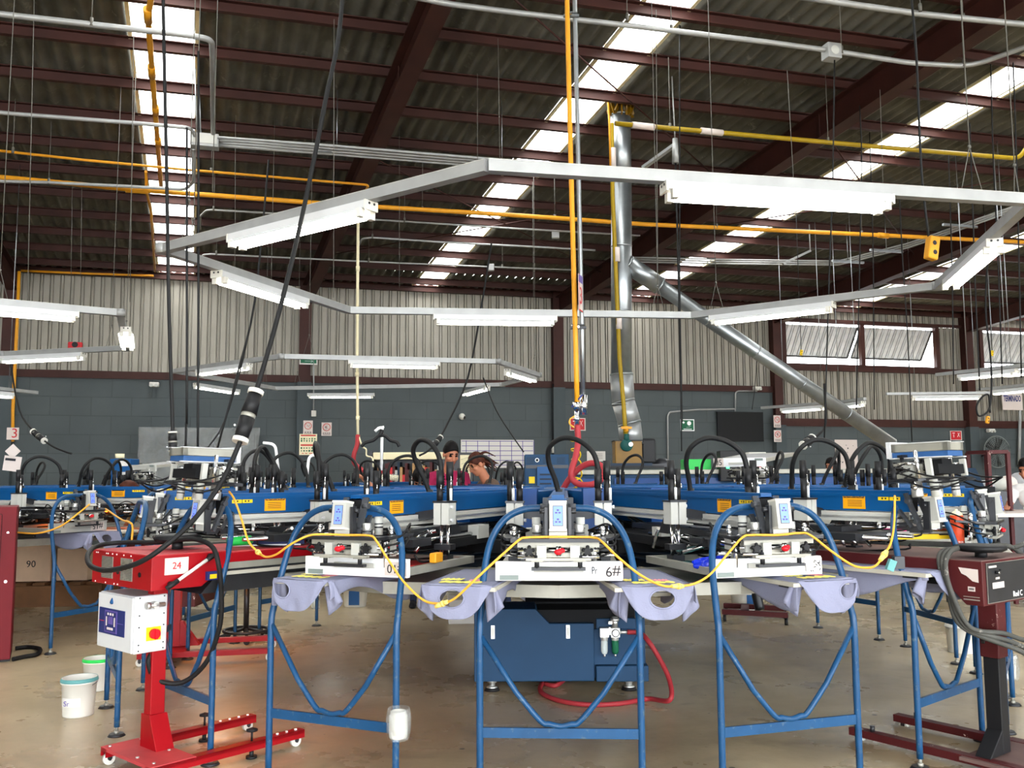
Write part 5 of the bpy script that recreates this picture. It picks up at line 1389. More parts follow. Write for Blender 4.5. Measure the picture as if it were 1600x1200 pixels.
HUB = SAVE
press(Vector((-2.3, 14.5, 0)), 8, [-4, -3, -2, -1, 0, 1, 2, 3, 4], 'round blue press in the far middle behind the workers', detail=())
# ================================================================ on the back wall
def onwall(name, x0, y0, x1, y1, label, cat, off=.03, depth=.02, m='paper', bevel=0):
    q0, q1 = WP(x0, y0, off), WP(x1, y1, off)
    c = (q0 + q1) / 2; w = abs((q1 - q0).dot(PW)); h = abs(q0.z - q1.z)
    t = thing(name, c, AZ, label, cat)
    b = MB(m); b.box((0, 0, 0), (w, depth, h)); b.build('panel', t, bevel=bevel)
    return t, w, h, depth / 2 + .002
def rect(t, name, m, x, z, w, h, y): b = MB(m); b.box((x, -y, z), (w, .003, h)); return b.build(name, t)
t, w, h, y = onwall('television', 1120, 643, 1193, 690, 'black flat wall television below a white conduit', 'television', .1, .06, 'black', .01)
b = MB('tv_black'); b.box((0, -.032, 0), (w - .03, .004, h - .03)); b.build('screen', t); b = MB('black_metal'); b.box((0, .06, 0), (.3, .08, .25)); b.build('wall_bracket', t)
t, w, h, y = onwall('planning_board', 720, 687, 834, 731, 'white planning board ruled with purple lines behind the workers', 'board', .03, .03, 'paper')
b = MB('ink_purple')
for i in range(7): b.box((-w / 2 + w * (.07 + .155 * i), -y, 0), (.014, .004, h - .04))
for i in range(6): b.box((0, -y, -h / 2 + h * (.1 + .17 * i)), (w - .04, .004, .014))
b.build('ruled_line', t)
def nosign(x0, y0, x1, y1, lab, smoking=True, off=.03):
    t, w, h, y = onwall('prohibition_sign', x0, y0, x1, y1, lab, 'sign', off, .01, 'pinkish_paper')
    b = MB('ink_red'); r = w * .36; c = Vector((0, -y, h * .14)); b.ring(c, (0, 1, 0), r, r * .09, 28, 6); b.bar(c + Vector((-r * .68, 0, r * .68)), c + Vector((r * .68, 0, -r * .68)), r * .14, .006); b.build('prohibition_ring', t)
    b = MB('ink')
    if smoking: b.bar(c + Vector((-r * .6, .001, -.1 * r)), c + Vector((r * .3, .001, -.1 * r)), r * .18, .004); b.box(c + Vector((r * .45, .001, .2 * r)), (r * .1, .003, r * .4))
    else: b.bar(c + Vector((-r * .1, .001, -.6 * r)), c + Vector((r * .1, .001, .6 * r)), r * .4, .004); b.box(c + Vector((-r * .3, .001, 0)), (r * .3, .003, r * .2))
    b.build('pictogram', t)
    b = MB('ink'); n = 3 if smoking else 4
    for q in range(2):
        for i in range(n + q): b.box(((i - (n + q - 1) / 2) * w * .8 / (n + q), -y, -h * (.3 + .1 * q)), (w * .55 / (n + q), .003, h * .05))
    b.build('lettering', t)
nosign(474, 657, 488.5, 680, 'no smoking sign on the painted pilaster above the safety poster', True, .26)
nosign(502.5, 660, 518, 681, 'prohibition sign on the blocks beside the pilaster', False)
nosign(1208.5, 649, 1220, 668, 'upper prohibition sign on the pilaster by the television', True, .26)
nosign(1209, 672, 1221, 690.5, 'lower prohibition sign on the pilaster by the television', False, .26)
t, w, h, y = onwall('safety_poster', 468, 678, 495, 711, 'pale green safety poster with red headings on the pilaster', 'poster', .28, .01, 'cream')
b = MB('ink_red'); b.box((0, -y, h * .43), (w * .86, .003, h * .06)); b.box((0, -y, -.03 * h), (w * .86, .003, h * .07)); b.build('heading', t)
rn = random.Random(5); b = MB('sign_green')
for i in range(6):
    for j in (.27, .17, -.17, -.3): b.box((-w * .38 + w * .15 * i, -y, h * j), (w * rn.uniform(.05, .1), .003, h * rn.uniform(.04, .09)))
b.use('ink_red')
for i in range(5): b.box((rn.uniform(-.3, .3) * w, -y, -.42 * h), (w * .1, .003, h * .03))
b.build('pictogram', t)
def redsign(x0, y0, x1, y1, lab):
    t, w, h, y = onwall('fire_sign', x0, y0, x1, y1, lab, 'sign', .03, .01, 'pinkish_paper')
    rect(t, 'field', 'sign_red', 0, 0, w * .86, h * .86, y)
    b = MB('dot_white'); r = h * .22
    b.bar((-.22 * w, -y - .002, -.2 * h), (-.22 * w, -y - .002, .12 * h), w * .13, .003); b.bar((.1 * w, -y - .002, -.15 * h), (.3 * w, -y - .002, .3 * h), w * .07, .003); b.bar((.3 * w, -y - .002, -.15 * h), (.14 * w, -y - .002, .3 * h), w * .07, .003); b.box((-.2 * w, -y - .002, .25 * h), (w * .2, .003, h * .06)); b.build('pictogram', t)
redsign(890, 653, 915, 673, 'red fire extinguisher sign behind the air valve'); redsign(1484, 673, 1503, 688, 'red fire sign above the raised blue screen frame')
t, w, h, y = onwall('first_aid_sign', 1063, 655, 1085, 673.5, 'green first aid sign left of the television', 'sign', .03, .01, 'dot_white')
rect(t, 'field', 'sign_green', 0, 0, w * .88, h * .86, y)
b = MB('dot_white'); b.box((-.28 * w, -y - .002, .22 * h), (.16 * w, .003, .08 * h)); b.box((-.28 * w, -y - .002, .22 * h), (.06 * w, .003, .2 * h)); b.cyl((.12 * w, -y - .003, .16 * h), (.12 * w, -y, .16 * h), h * .19); b.bar((-.1 * w, -y - .002, -.2 * h), (.2 * w, -y - .002, -.12 * h), h * .1, .003); b.box((0, -y - .002, -.34 * h), (.6 * w, .003, .05 * h)); b.build('pictogram', t)
t, w, h, y = onwall('exit_sign', 468, 556, 496, 570, 'small green exit sign hung on the brown column behind the far track', 'sign', .3, .02, 'plastic_white')
rect(t, 'field', 'sign_green', 0, -.1 * h, w * .88, h * .5, y); b = MB('dot_white'); b.bar((-.2 * w, -y - .002, -.1 * h), (.25 * w, -y - .002, -.1 * h), h * .1, .003); b.bar((.12 * w, -y - .002, .05 * h), (.25 * w, -y - .002, -.1 * h), h * .08, .003); b.bar((.12 * w, -y - .002, -.25 * h), (.25 * w, -y - .002, -.1 * h), h * .08, .003); b.build('pictogram', t)
t, w, h, y = onwall('hanging_sign', 1565, 610, 1598, 641, 'white sheet lettered TERMINADO below the second window', 'sign', .25, .006, 'pinkish_paper')
text('lettering', 'TERMINADO', h * .42, 'navy', t, frame_m((0, -.006, .08 * h), (1, 0, 0), (0, 0, 1)), sx=w * .9 / (h * .42 * 6.0), bold=.03)
t, w, h, y = onwall('notice', 917, 705, 946, 721, 'pair of white notice sheets beside the amber exhaust box', 'notice', .02, .006, 'paper')
b = MB('ink')
for i in range(4): b.box((.2 * w, -.006, .25 * h - .15 * h * i), (w * .3, .002, h * .03))
b.build('lettering', t)
t, w, h, y = onwall('notice_board', 1304, 687, 1341, 735, 'pale sheet with sketches pinned between the black hoses', 'notice', .02, .006, 'pinkish_paper')
rn = random.Random(9); b = MB('ink')
for i in range(14): b.box((rn.uniform(-.4, .4) * w, -.006, rn.uniform(-.4, .4) * h), (rn.uniform(.01, .06), .002, rn.uniform(.01, .05)), (0, rn.uniform(0, 3), 0))
b.build('sketch', t)
t, w, h, y = onwall('number_plate', 11, 668, 29, 687, 'small sign with a red 3 by the thin orange pipe in the corner', 'sign', 2.6, .006, 'pinkish_paper')
text('number', '3', h * 1.1, 'sign_red', t, frame_m((.03, -.006, 0), (1, 0, 0), (0, 0, 1)))
t = thing('hanging_tag', P(20, 705, 11), .1, 'white diamond shaped card hanging at the end of the thin orange pipe', 'tag')
b = MB('pinkish_paper'); b.prism([(0, .09), (.09, 0), (0, -.09), (-.09, 0)], 'y', -.003, .003); b.box((.0, 0, -.15), (.2, .006, .18), (0, .12, 0)); b.use('ink'); b.box((-.02, -.005, -.1), (.12, .003, .03), (0, .1, 0)); b.build('card', t)
for (x, y_, lab) in ((241, 601, 'small cream emergency lamp on the blocks above the wrapped sheet'), (1183, 607, 'small white emergency lamp above the television'), (1548, 673, 'small pale emergency lamp above the fan')):
    p = WP(x, y_, .12); t = thing('emergency_lamp', p, AZ, lab, 'lamp'); b = MB('plastic_white'); b.box((0, 0, 0), (.2, .14, .1)); b.build('body', t, bevel=.02); b = MB('machine_grey'); b.cyl((-.05, -.07, -.02), (-.05, -.1, -.02), .035); b.cyl((.05, -.07, -.02), (.05, -.1, -.02), .035); b.build('lens', t)
p = WP(117, 540, .15); t = thing('fire_bell', p, AZ, 'small red fire bell on the cladding above the lit track light', 'alarm'); b = MB('sign_red'); b.box((0, .05, 0), (.28, .1, .16)); b.build('body', t, bevel=.02); b = MB('black'); b.cyl((0, -.02, .02), (0, 0, .02), .06); b.build('horn', t)
p = WP(722, 651, .08); t = thing('security_camera', p, AZ, 'small white dome camera on the grey blocks', 'camera'); b = MB('plastic_white'); b.ball((0, 0, 0), .08, 12); b.cyl((0, 0, 0), (0, .08, 0), .05); b.use('black'); b.ball((.04, -.04, -.02), .04, 10); b.build('body', t)
pipe('conduit', [WP(1044, 745, .05), WP(1043, 650, .05), WP(1046, 644, .05), WP(1090, 640, .05), WP(1148, 639, .05), WP(1149, 643, .05)], .022, 'conduit', 'white conduit running along the blocks to the top of the television', 'conduit')
pipe('conduit', [WP(1149, 640, .05), WP(1149, 614, .05), WP(1153, 611, .05), WP(1183, 611, .05)], .02, 'conduit', 'short white conduit rising from the television to the emergency lamp', 'conduit')
pipe('conduit', [WP(490, 560, .3), WP(490, 646, .3)], .015, 'conduit', 'thin white conduit down the pilaster to a small switch box', 'conduit')
p = WP(490.5, 646, .3); b = MB('plastic_white'); b.box(p, (.1, .06, .13)); b.build('switch_box', label='small white switch box on the pilaster', cat='switch')
pipe('conduit', [WP(866, 600, .12), WP(866, 700, .12)], .05, 'black', 'thick black conduit down the blocks beside the planning board', 'conduit')
b = MB('plastic_white'); b.cyl(WP(866, 695, .12), WP(866, 708, .12), .065); b.use('black'); b.cyl(WP(866, 708, .12), WP(866, 716, .12), .06); b.build('cable_connector', label='black connector with white collar under the thick black conduit', cat='connector')
pipe('conduit', [WP(1594, 640, .1), WP(1592, 730, .1)], .04, 'conduit', 'grey conduit down the wall beyond the fan', 'conduit')
# wall fan
p = WP(1556, 706, .5); t = thing('wall_fan', p, AZ, 'round grey wall fan behind the red rack', 'fan')
b = MB('fan_guard')
for i in range(9): b.ring((0, -.1 + .02 * abs(i - 4) * .3, 0), (0, 1, 0), .05 + .045 * i, .004, 28, 5)
for i in range(24):
    a = 2 * PI * i / 24; b.cyl((.05 * math.cos(a), -.1, .05 * math.sin(a)), (.42 * math.cos(a), -.08, .42 * math.sin(a)), .003, n=5)
b.ring((0, -.05, 0), (0, 1, 0), .43, .012, 32, 6); b.build('guard', t)
b = MB('black')
for i in range(5):
    a = 2 * PI * i / 5; d = Vector((math.cos(a), 0, math.sin(a))); e = Vector((-math.sin(a), 0, math.cos(a)))
    b.add([d * .06 - e * .04 + Vector((0, -.03, 0)), d * .38 - e * .12 + Vector((0, -.04, 0)), d * .38 + e * .08 + Vector((0, .02, 0)), d * .06 + e * .04 + Vector((0, .02, 0))], [(0, 1, 2, 3)], True)
b.use('black_metal'); b.cyl((0, -.08, 0), (0, .12, 0), .09); b.build('rotor', t, solid=.004)
b = MB('black_metal'); b.cyl((0, .1, 0), (0, .5, -.1), .03); b.build('wall_arm', t)

# ================================================================ dryers and machines behind the press
t = thing('conveyor_dryer', (2.9, 12.6, 0), R_(3), 'long blue conveyor dryer with grey top standing under the round duct', 'dryer')
b = MB('cabinet_blue'); b.box2((-2.5, -.55, .55), (2.6, .6, 1.5)); b.use('alu_dull'); b.box2((-2.54, -.6, 1.5), (2.64, .64, 1.56)); b.build('body', t, bevel=.01)
b = MB('dark_blue'); b.box2((-2.5, -.58, .9), (2.6, -.55, .96)); b.use('bright_blue')
for i in range(6): b.box2((-2.4 + .8 * i, -.57, 1.2), (-1.8 + .8 * i, -.55, 1.45))
b.build('side_panel', t)
b = MB('alu_dull')
for x in (-2.3, 0, 2.4):
    for y in (-.45, .5): b.box2((x - .04, y - .04, 0), (x + .04, y + .04, .55))
b.build('leg', t)
t = thing('exhaust_box', P(980, 724, 12.3), 0, 'amber yellow exhaust box at the foot of the round duct', 'exhaust box')
b = MB('amber_box'); b.box((0, 0, .14), (.36, .36, .32)); b.build('body', t, bevel=.01); b = MB('black'); b.box((0, 0, .3), (.38, .38, .015)); b.use('dark_blue'); b.box((0, 0, -.03), (.6, .5, .06)); b.use('black'); b.box((.05, 0, -.05), (.8, .55, .03)); b.build('mounting_plate', t)
t = thing('blower_motor', P(1012, 712, 12.4), 0, 'black blower motor beside the amber exhaust box', 'motor')
b = MB('black'); b.box((0, 0, .06), (.2, .22, .34)); b.cyl((-.1, 0, .05), (-.16, 0, .05), .1); b.build('housing', t, bevel=.03)
b = MB('black_metal'); b.box((.04, 0, -.14), (.5, .3, .05)); b.lathe([(0, 0), (.14, 0), (.12, .06), (.05, .1), (0, .1)], (.2, 0, -.14), 18); b.build('base', t)
t = thing('gas_valve', P(979, 692, 12.1), 0, 'dark green gas valve on the end of the olive yellow pipe', 'valve')
b = MB('valve_teal'); b.lathe([(0, -.03), (.075, -.03), (.085, 0), (.075, .03), (0, .03)], (0, 0, -.03), 18, (0, 1, 0)); b.cyl((0, 0, .03), (0, 0, .12), .035); b.use('yellow_pipe'); b.cyl((0, 0, .15), (0, 0, .22), .03); b.box((0, -.02, .2), (.14, .03, .03)); b.use('dot_white'); b.cyl((.05, -.05, -.02), (.05, -.06, -.02), .03); b.build('body', t)
t = thing('control_cabinet', (.42, 11.5, 0), 0, 'steel blue machine cabinet with louvres and yellow sticker behind the press hub', 'machine')
b = MB('cabinet_blue'); b.box2((-.27, -.4, 0), (.27, .4, 1.75)); b.build('body', t, bevel=.01)
b = MB('press_blue'); b.box2((-.12, -.44, .4), (.08, -.4, 1.6)); b.use('dark_blue')
for i in range(10): b.box2((-.09, -.447, 1.0 + .055 * i), (.05, -.438, 1.02 + .055 * i))
b.build('louvre_door', t)
b = MB('dark_blue')
for x in (-.2, 0, .17):
    for i in range(4): b.box2((x - .05, -.405, 1.64 + .02 * i), (x + .05, -.398, 1.648 + .02 * i))
b.use('black_metal'); b.box2((-.26, -.41, 1.58), (.26, -.4, 1.62)); b.use('dot_white'); b.cyl((-.12, -.41, 1.68), (-.12, -.4, 1.68), .025); b.use('black'); b.cyl((-.12, -.414, 1.68), (-.12, -.4, 1.68), .018); b.build('vent', t)
b = MB('yellow'); b.box2((-.22, -.405, 1.4), (-.15, -.4, 1.48)); b.build('sticker', t)
t = thing('electrical_box', P(1181, 722, 12.2), R_(3), 'white electrical box with a small red mark on the grey dryer top', 'box')
b = MB('plastic_white'); b.box((0, 0, 0), (.24, .16, .26)); b.build('body', t, bevel=.01); b = MB('sign_red'); b.box((.0, -.082, -.02), (.09, .004, .1)); b.use('dot_white'); b.box((0, -.085, -.02), (.05, .003, .07)); b.use('sign_red'); b.box((0, -.087, -.02), (.015, .003, .05)); b.build('symbol', t)
b = MB('green'); b.box(P(1087, 727, 12.4), (.36, .3, .16)); b.build('box', label='green box lying on the dryer top beside the white electrical box', cat='box', bevel=.01)
t = thing('control_box', P(1138, 728, 12.0), 0, 'black control box with a glowing green light', 'box')
b = MB('black'); b.box((0, 0, 0), (.26, .2, .4)); b.build('body', t, bevel=.01); b = MB('led_green'); b.box((-.03, -.102, -.02), (.04, .004, .03)); b.build('indicator', t)
t = thing('machine_rack', (-2.02, 18.15, 0), 0, 'open cabinet with wiring and a cream lid behind the coat hanger', 'machine')
b = MB('cream'); b.box2((-.75, -.2, 1.82), (.65, .4, 1.96)); b.build('lid', t, bevel=.01)
b = MB('black_metal'); b.box2((-.8, .3, 0), (.7, .42, 1.82)); b.box2((-.8, -.2, 0), (-.72, .4, 1.98)); b.box2((.62, -.2, 0), (.7, .4, 1.82)); b.box2((-.8, -.2, 1.3), (.7, .4, 1.36)); b.build('frame', t)
rn = random.Random(12); b = MB('card')
for i in range(26):
    b.use(rn.choice(['card_tan', 'sign_red', 'dark_blue', 'machine_grey', 'wood', 'maroon'])); x = -.7 + 1.28 * i / 26; b.box2((x, -.1, 1.36), (x + .05, .3, rn.uniform(1.5, 1.8)))
b.build('component', t)
t = thing('instrument_box', (-.98, 18.15, 0), 0, 'tall narrow box with a patterned face beside the open cabinet', 'machine'); b = MB('black_metal'); b.box2((-.2, -.2, 0), (.2, .2, 1.95)); b.build('body', t, bevel=.01); b = MB('cream'); b.box2((-.05, -.21, 1.4), (.15, -.2, 1.9)); b.use('ink'); 
for i in range(5): b.bar((-.03, -.215, 1.45 + .09 * i), (.12, -.215, 1.5 + .09 * i), .03, .003)
b.build('face', t)
# coat hanger on a white rod
q = P(596, 694, 13)
b = MB('dot_white'); b.tube(fillet([P(586, 674, 13), P(592, 669, 13), P(597, 668, 13), P(596, 735, 13)], .06), .022, 8); b.bar(P(590, 669, 13), P(600, 667, 13), .03, .03); b.build('rod', label='white crooked rod standing on the far press with a black coat hanger', cat='rod')
b = MB('black'); b.tube(spline([P(565, 698, 12.96), P(570, 692, 12.96), P(583, 688, 12.96), P(592, 681, 12.96), P(602, 681, 12.96), P(610, 688, 12.96), P(620, 691, 12.96), P(624, 698, 12.96)], 6), .025, 8); b.tube(spline([P(593, 681, 12.96), P(596, 676, 12.96), P(597, 671, 12.96)], 4), .03, 8); b.build('coat_hanger', label='black plastic coat hanger hooked on the white crooked rod', cat='coat hanger')
for (x0, y0, x1, y1, x2, y2, Y, lab) in ((411, 692, 430, 694, 435, 735, 12.5, 'white bent tube rising from the far press near the wrapped sheet'), (500, 710, 483, 712, 479, 748, 12, 'white bent tube beside the tall black hose loop')):
    b = MB('dot_white'); b.tube(fillet([P(x0, y0, Y), P(x1, y1, Y), P(x2, y2, Y)], .12), .02, 8); b.build('bent_tube', label=lab, cat='tube')
# plastic film roll on the far press
c0, c1 = P(597, 745, 12), P(622, 747, 12); b = MB('clear_sheet'); b.cyl(c0, c1, .05, n=20); b.use('cream'); b.cyl(c0, c1, .035, n=16); b.build('film_roll', label='roll of clear film lying on the far press below the coat hanger', cat='roll')
# wrapped sheet in front of the wall
t = thing('plastic_wrapped_stack', WP(310, 760, .9), AZ, 'large stack wrapped in wrinkled clear plastic against the grey wall', 'wrapped stack')
b = MB('clear_sheet'); zt = WP(310, 668, .9).z - WP(310, 760, .9).z; w2 = 2.55 * .5 * 1.0
ww = (WP(405, 700, .9) - WP(216, 700, .9)).dot(PW) / 2
def sh(u, v): 
    x = -ww + 2 * ww * u; z = -1.3 + (zt + 1.3) * v
    return Vector((x + .03 * pnoise(Vector((x * 2, z * 3, 2))), -.1 * pnoise(Vector((x * 3.2 + z * 1.5, z * 1.2, 5))) - .09 * pnoise(Vector((x * 8 - z * 5, z * 2.4, 1))), z))
b.grid(sh, 60, 40); b.grid(lambda u, v: Vector((-ww - .0 + .02 * pnoise(Vector((u * 6, v * 6, 3))), .8 * u, -1.3 + (zt + 1.3) * v - .1 * u)), 14, 30); b.build('plastic_sheet', t, solid=.003)
b = MB('block_paint'); b.use('block_paint'); b.box2((-ww + .1, .12, -1.3), (ww - .1, .75, zt - .1)); b.build('stacked_goods', t)

# ================================================================ red electrical cabinet, boxes, buckets
q = PZ(12, 1035, 0); t = thing('electrical_cabinet', (-4.13 - .63 * math.cos(R_(27)) - .25 * math.sin(R_(27)), 7.64 - .63 * math.sin(R_(27)) + .25 * math.cos(R_(27)), 0), R_(27), 'tall dark red steel cabinet at the edge of the picture', 'cabinet')
xr = -4.62; 
b = MB('cabinet_red'); b.box2((-.55, -.25, .02), (.63, .35, 1.26)); b.build('body', t, bevel=.006)
b = MB('cabinet_red'); b.box2((-.5, -.262, .1), (.52, -.25, 1.2)); b.use('dark_gap'); b.box2((.52, -.2505, .1), (.524, -.249, 1.2)); b.box2((-.5, -.2505, 1.2), (.52, -.249, 1.204)); b.build('door', t)
b = MB('chrome'); b.cyl((.57, -.253, .65), (.57, -.248, .65), .012); b.cyl((.57, -.253, 1.05), (.57, -.248, 1.05), .008); b.build('bolt', t)
b = MB('black'); b.box2((-.55, -.22, 0), (.63, .3, .02)); b.build('plinth', t)
cable('floor_cable', [PZ(20, 1030, .02), PZ(38, 1026, .02), PZ(58, 1022, .02), PZ(62, 1014, .02), PZ(45, 1011, .02), PZ(24, 1013, .02)], .018, 'rubber', 'black cable loop on the floor beside the dark red cabinet', 'cable')
t = thing('carton', P(88, 880, 11.2) * 1, .12, 'pinkish carton marked 90 stored under the side press', 'carton'); c = P(88, 895, 11.2); t.location = (c.x, c.y, .28)
b = MB('card'); b.box2((-.38, -.25, 0), (.02, .25, .42)); b.build('body', t); b = MB('card'); b.box2((-.37, -.252, .3), (.01, -.25, .302)); b.build('flap_edge', t)
text('number', '90', .11, 'ink', t, frame_m((-.2, -.253, .2), (1, 0, 0), (0, 0, 1)))
b = MB('card'); b.box2((c.x + .1, c.y - .2, .28), (c.x + .47, c.y + .3, .66)); b.build('carton', label='plain pinkish carton next to the carton marked 90', cat='carton', bevel=.005)
b = MB('card_tan'); b.box2((c.x - .75, c.y - .3, .03), (c.x - .42, c.y + .3, .6)); b.build('carton', label='tan carton with sloping side beside the carton marked 90', cat='carton', bevel=.005)
t = thing('wooden_pallet', (c.x, c.y, 0), .12, 'low wooden pallet under the pinkish cartons', 'pallet'); b = MB('wood')
for i in range(6): b.box((-.45 + .2 * i, 0, .26), (.13, .8, .03))
b.build('deck', t); b = MB('wood'); 
for y in (-.35, 0, .35): b.box((.05, y, .12), (1.15, .1, .24))
b.build('runner', t)
t = thing('dolly', PZ(110, 918, .1), R_(12), 'maroon low dolly plate on the floor behind the side guard rail', 'trolley'); b = MB('maroon'); b.box((0, 0, -.03), (1.0, .35, .07)); b.build('deck', t); b = MB('black'); 
for x in (-.45, .45): b.cyl((x, -.1, -.07), (x, -.06, -.07), .03)
b.build('wheel', t)
b = MB('maroon'); b.box2((-4.1, 9.6, .16), (-3.3, 10.4, .86)); b.build('cart_body', label='dark maroon machine body in shadow under the side press', cat='machine')
def bucket(p, r, h, label, m='plastic_white', lid=None, lab=None, drip=None, txt=None, handle=True):
    t = thing('bucket', p, 0, label, 'bucket'); b = MB(m)
    b.lathe([(0, 0), (r * .86, 0), (r * .88, .01), (r * .98, h * .86), (r * 1.06, h * .87), (r * 1.06, h * .9), (r * 1.0, h * .91), (r, h), (r * .96, h), (r * .9, h * .55), (0, h * .55)], n=28); b.build('shell', t)
    if drip: b = MB(drip); b.lathe([(r * .97, h * .99), (r * 1.02, h * 1.005), (r * 1.08, h * .92), (r * 1.0, h * .88)], n=28); b.lathe([(0, h * .6), (r * .93, h * .6)], n=28); b.build('ink_rim', t)
    if handle: b = MB('galv'); b.tube([Vector((-r * 1.07 * math.cos(a), -r * 1.1 * math.sin(a) * .5 , h * .88 - r * 1.0 * math.sin(a) * .3)) for a in [PI * i / 12 for i in range(13)]], .003, 5); b.build('handle', t)
    if lab:
        b = MB(lab); 
        def lb(u, v): a = -PI / 2 - .75 + 1.3 * u; rr = r * .94 + .003; return Vector((rr * math.cos(a), rr * math.sin(a), h * (.3 + .22 * v)))
        b.grid(lb, 10, 2); b.build('label', t)
    if txt: text('lettering', txt, h * .24, 'ink', t, frame_m((r * .1, -r * .99 - .004, h * .72), (1, 0, 0), (0, 0, 1)))
    return t
t = bucket(PZ(122, 1117, 0), .105, .235, 'white ink bucket with blue-stained rim standing nearest on the floor', drip='mesh_teal', lab='paper')
text('handwriting', 'Src', .045, 'ink_purple', t, frame_m((-.02, -.1, .09), (1, 0, 0), (0, 0, 1)))
bucket(PZ(152, 1077, 0), .1, .22, 'white ink bucket with green-stained rim behind the blue-rimmed bucket', drip='green', lab='paper')
t = bucket(PZ(555, 947, 0), .145, .25, 'white bucket with a blue square label under the number 10 frame'); b = MB('press_blue'); b.box((.01, -.143, .11), (.12, .004, .16)); b.use('dot_white'); b.build('label', t)
t = bucket(PZ(1163, 952, 0), .15, .3, 'white lettered bucket with blue square label under the teal screen', txt='PRI'); b = MB('press_blue'); b.box((.06, -.146, .1), (.13, .004, .15)); b.build('label', t)
bucket(PZ(1502, 1019, 0), .115, .24, 'plain white bucket on the floor behind the maroon flash unit column')
t = bucket(PZ(1572, 1060, .1), .07, .16, 'small white bucket tied to the blue guard leg beyond the maroon unit', handle=False); b = MB('clear_sheet'); b.lathe([(.078, 0), (.09, .08), (.08, .16)], n=20); b.build('wrapping', t)
for (x, y, lab) in ((475, 950, 'white plastic bottle on the floor under the number 10 frame'), (493, 951, 'clear plastic bottle on the floor under the number 10 frame')):
    p = PZ(x, y, 0); t = thing('bottle', p, 0, lab, 'bottle'); b = MB('plastic_white' if x < 480 else 'clear_glass'); b.lathe([(0, 0), (.045, 0), (.048, .02), (.048, .09), (.036, .12), (.048, .15), (.022, .19), (.02, .2), (0, .2)], n=18); b.build('body', t); b = MB('pinkish_paper' if x < 480 else 'sign_green'); b.cyl((0, 0, .2), (0, 0, .225), .022); b.build('cap', t)
t = thing('carton', PZ(720, 972, 0), .1, 'white carton on the floor between the shirt sleeve and blue base cabinet', 'carton'); b = MB('paper'); b.box2((-.13, -.12, 0), (.17, .25, .24)); b.build('body', t, bevel=.004); b = MB('pinkish_paper'); b.box2((-.18, -.12, .17), (-.13, .2, .19)); b.build('flap', t)
# stool with round foot ring
t = thing('stool', PZ(384, 1000, 0), 0, 'black stool with a round foot ring under the red heater arm', 'stool')
b = MB('black'); b.lathe([(0, .6), (.17, .6), (.18, .63), (.16, .66), (0, .66)], n=28); b.build('seat', t)
b = MB('black_metal'); b.cyl((0, 0, .06), (0, 0, .6), .025); b.build('pedestal', t)
b = MB('black_metal'); b.ring((0, 0, .09), (0, 0, 1), .2, .014, 32, 8)
for i in range(5): a = 2 * PI * i / 5; b.cyl((.02 * math.cos(a), .02 * math.sin(a), .1), (.26 * math.cos(a), .26 * math.sin(a), .05), .014)
b.build('foot_ring', t)
for i in range(5):
    a = 2 * PI * i / 5; b = MB('black'); b.cyl((.26 * math.cos(a), .26 * math.sin(a) - .012, .026), (.26 * math.cos(a), .26 * math.sin(a) + .012, .026), .026); b.build('caster', t)
# second red unit under the raised screen and its low base
t = thing('flash_cure_unit', PZ(285, 1012, .08) - Vector((0, 0, .08)), R_(-78), 'second red flash cure unit half hidden behind the bright red one', 'flash dryer', 'flash cure units')
b = MB('red_paint'); b.box2((-.3, -.2, .93), (.3, 1.0, 1.1)); b.build('arm', t, bevel=.005); b = MB('red_top'); b.box2((-.3, -.2, 1.1), (.3, 1.0, 1.104)); b.build('top_plate', t); b = MB('heater_bright'); b.box2((-.22, .2, .926), (.22, .9, .93)); b.build('heating_element', t)
b = MB('red_paint'); b.box2((-.05, -.12, .1), (.05, -.02, .93)); b.prism([(-.12, .1), (.14, .1), (0, .3), (-.12, .3)], 'x', -.04, .04); b.build('column', t)
for x in (-.3, .3):
    b = MB('red_paint'); b.box2((x - .03, -.3, .06), (x + .03, .75, .1)); l = b.build('base_leg', t); caster(l, x, -.28); caster(l, x, .72)
b = MB('red_paint'); b.box2((-.3, -.2, .075), (.3, .05, .095)); b.build('base_plate', t)
# maroon trolley beneath the press
t = thing('trolley_base', PZ(1180, 968, 0), R_(-15), 'maroon wheeled base with curved post under the far side of the press', 'trolley')
b = MB('maroon')
for y in (-.25, .2): b.bar((-.32, y + .05, .1), (.32, y - .05, .1), .06, .05)
b.box((-.1, 0, .1), (.08, .5, .05)); b.build('base_leg', t)
b = MB('black_metal'); b.curve([(.05, 0, .1), (.02, 0, .3), (.06, 0, .55), (.06, 0, .85)], .05, 10, 5); b.build('post', t)
for (x, y) in ((-.3, -.2), (.3, -.3), (-.3, .25), (.3, .15)):
    b = MB('black'); b.cyl((x - .015, y, .035), (x + .015, y, .035), .035); b.build('wheel', t)
# heating glow heads on the side press
for (a, lab) in ((P2 + 10, 'glowing flash heater over the pallets of the side press beside the number 15 head'),):
    t = thing('flash_heater', (0, 0, 0), 0, lab, 'heater'); t.matrix_world = arm2(a) @ Matrix.Translation((0, -2.45, 1.15))
    b = MB('black_metal'); b.box((0, 0, .05), (.5, .5, .06)); b.build('hood', t); b = MB('heater_glow'); b.box((0, 0, .012), (.42, .42, .014)); b.build('heating_element', t)
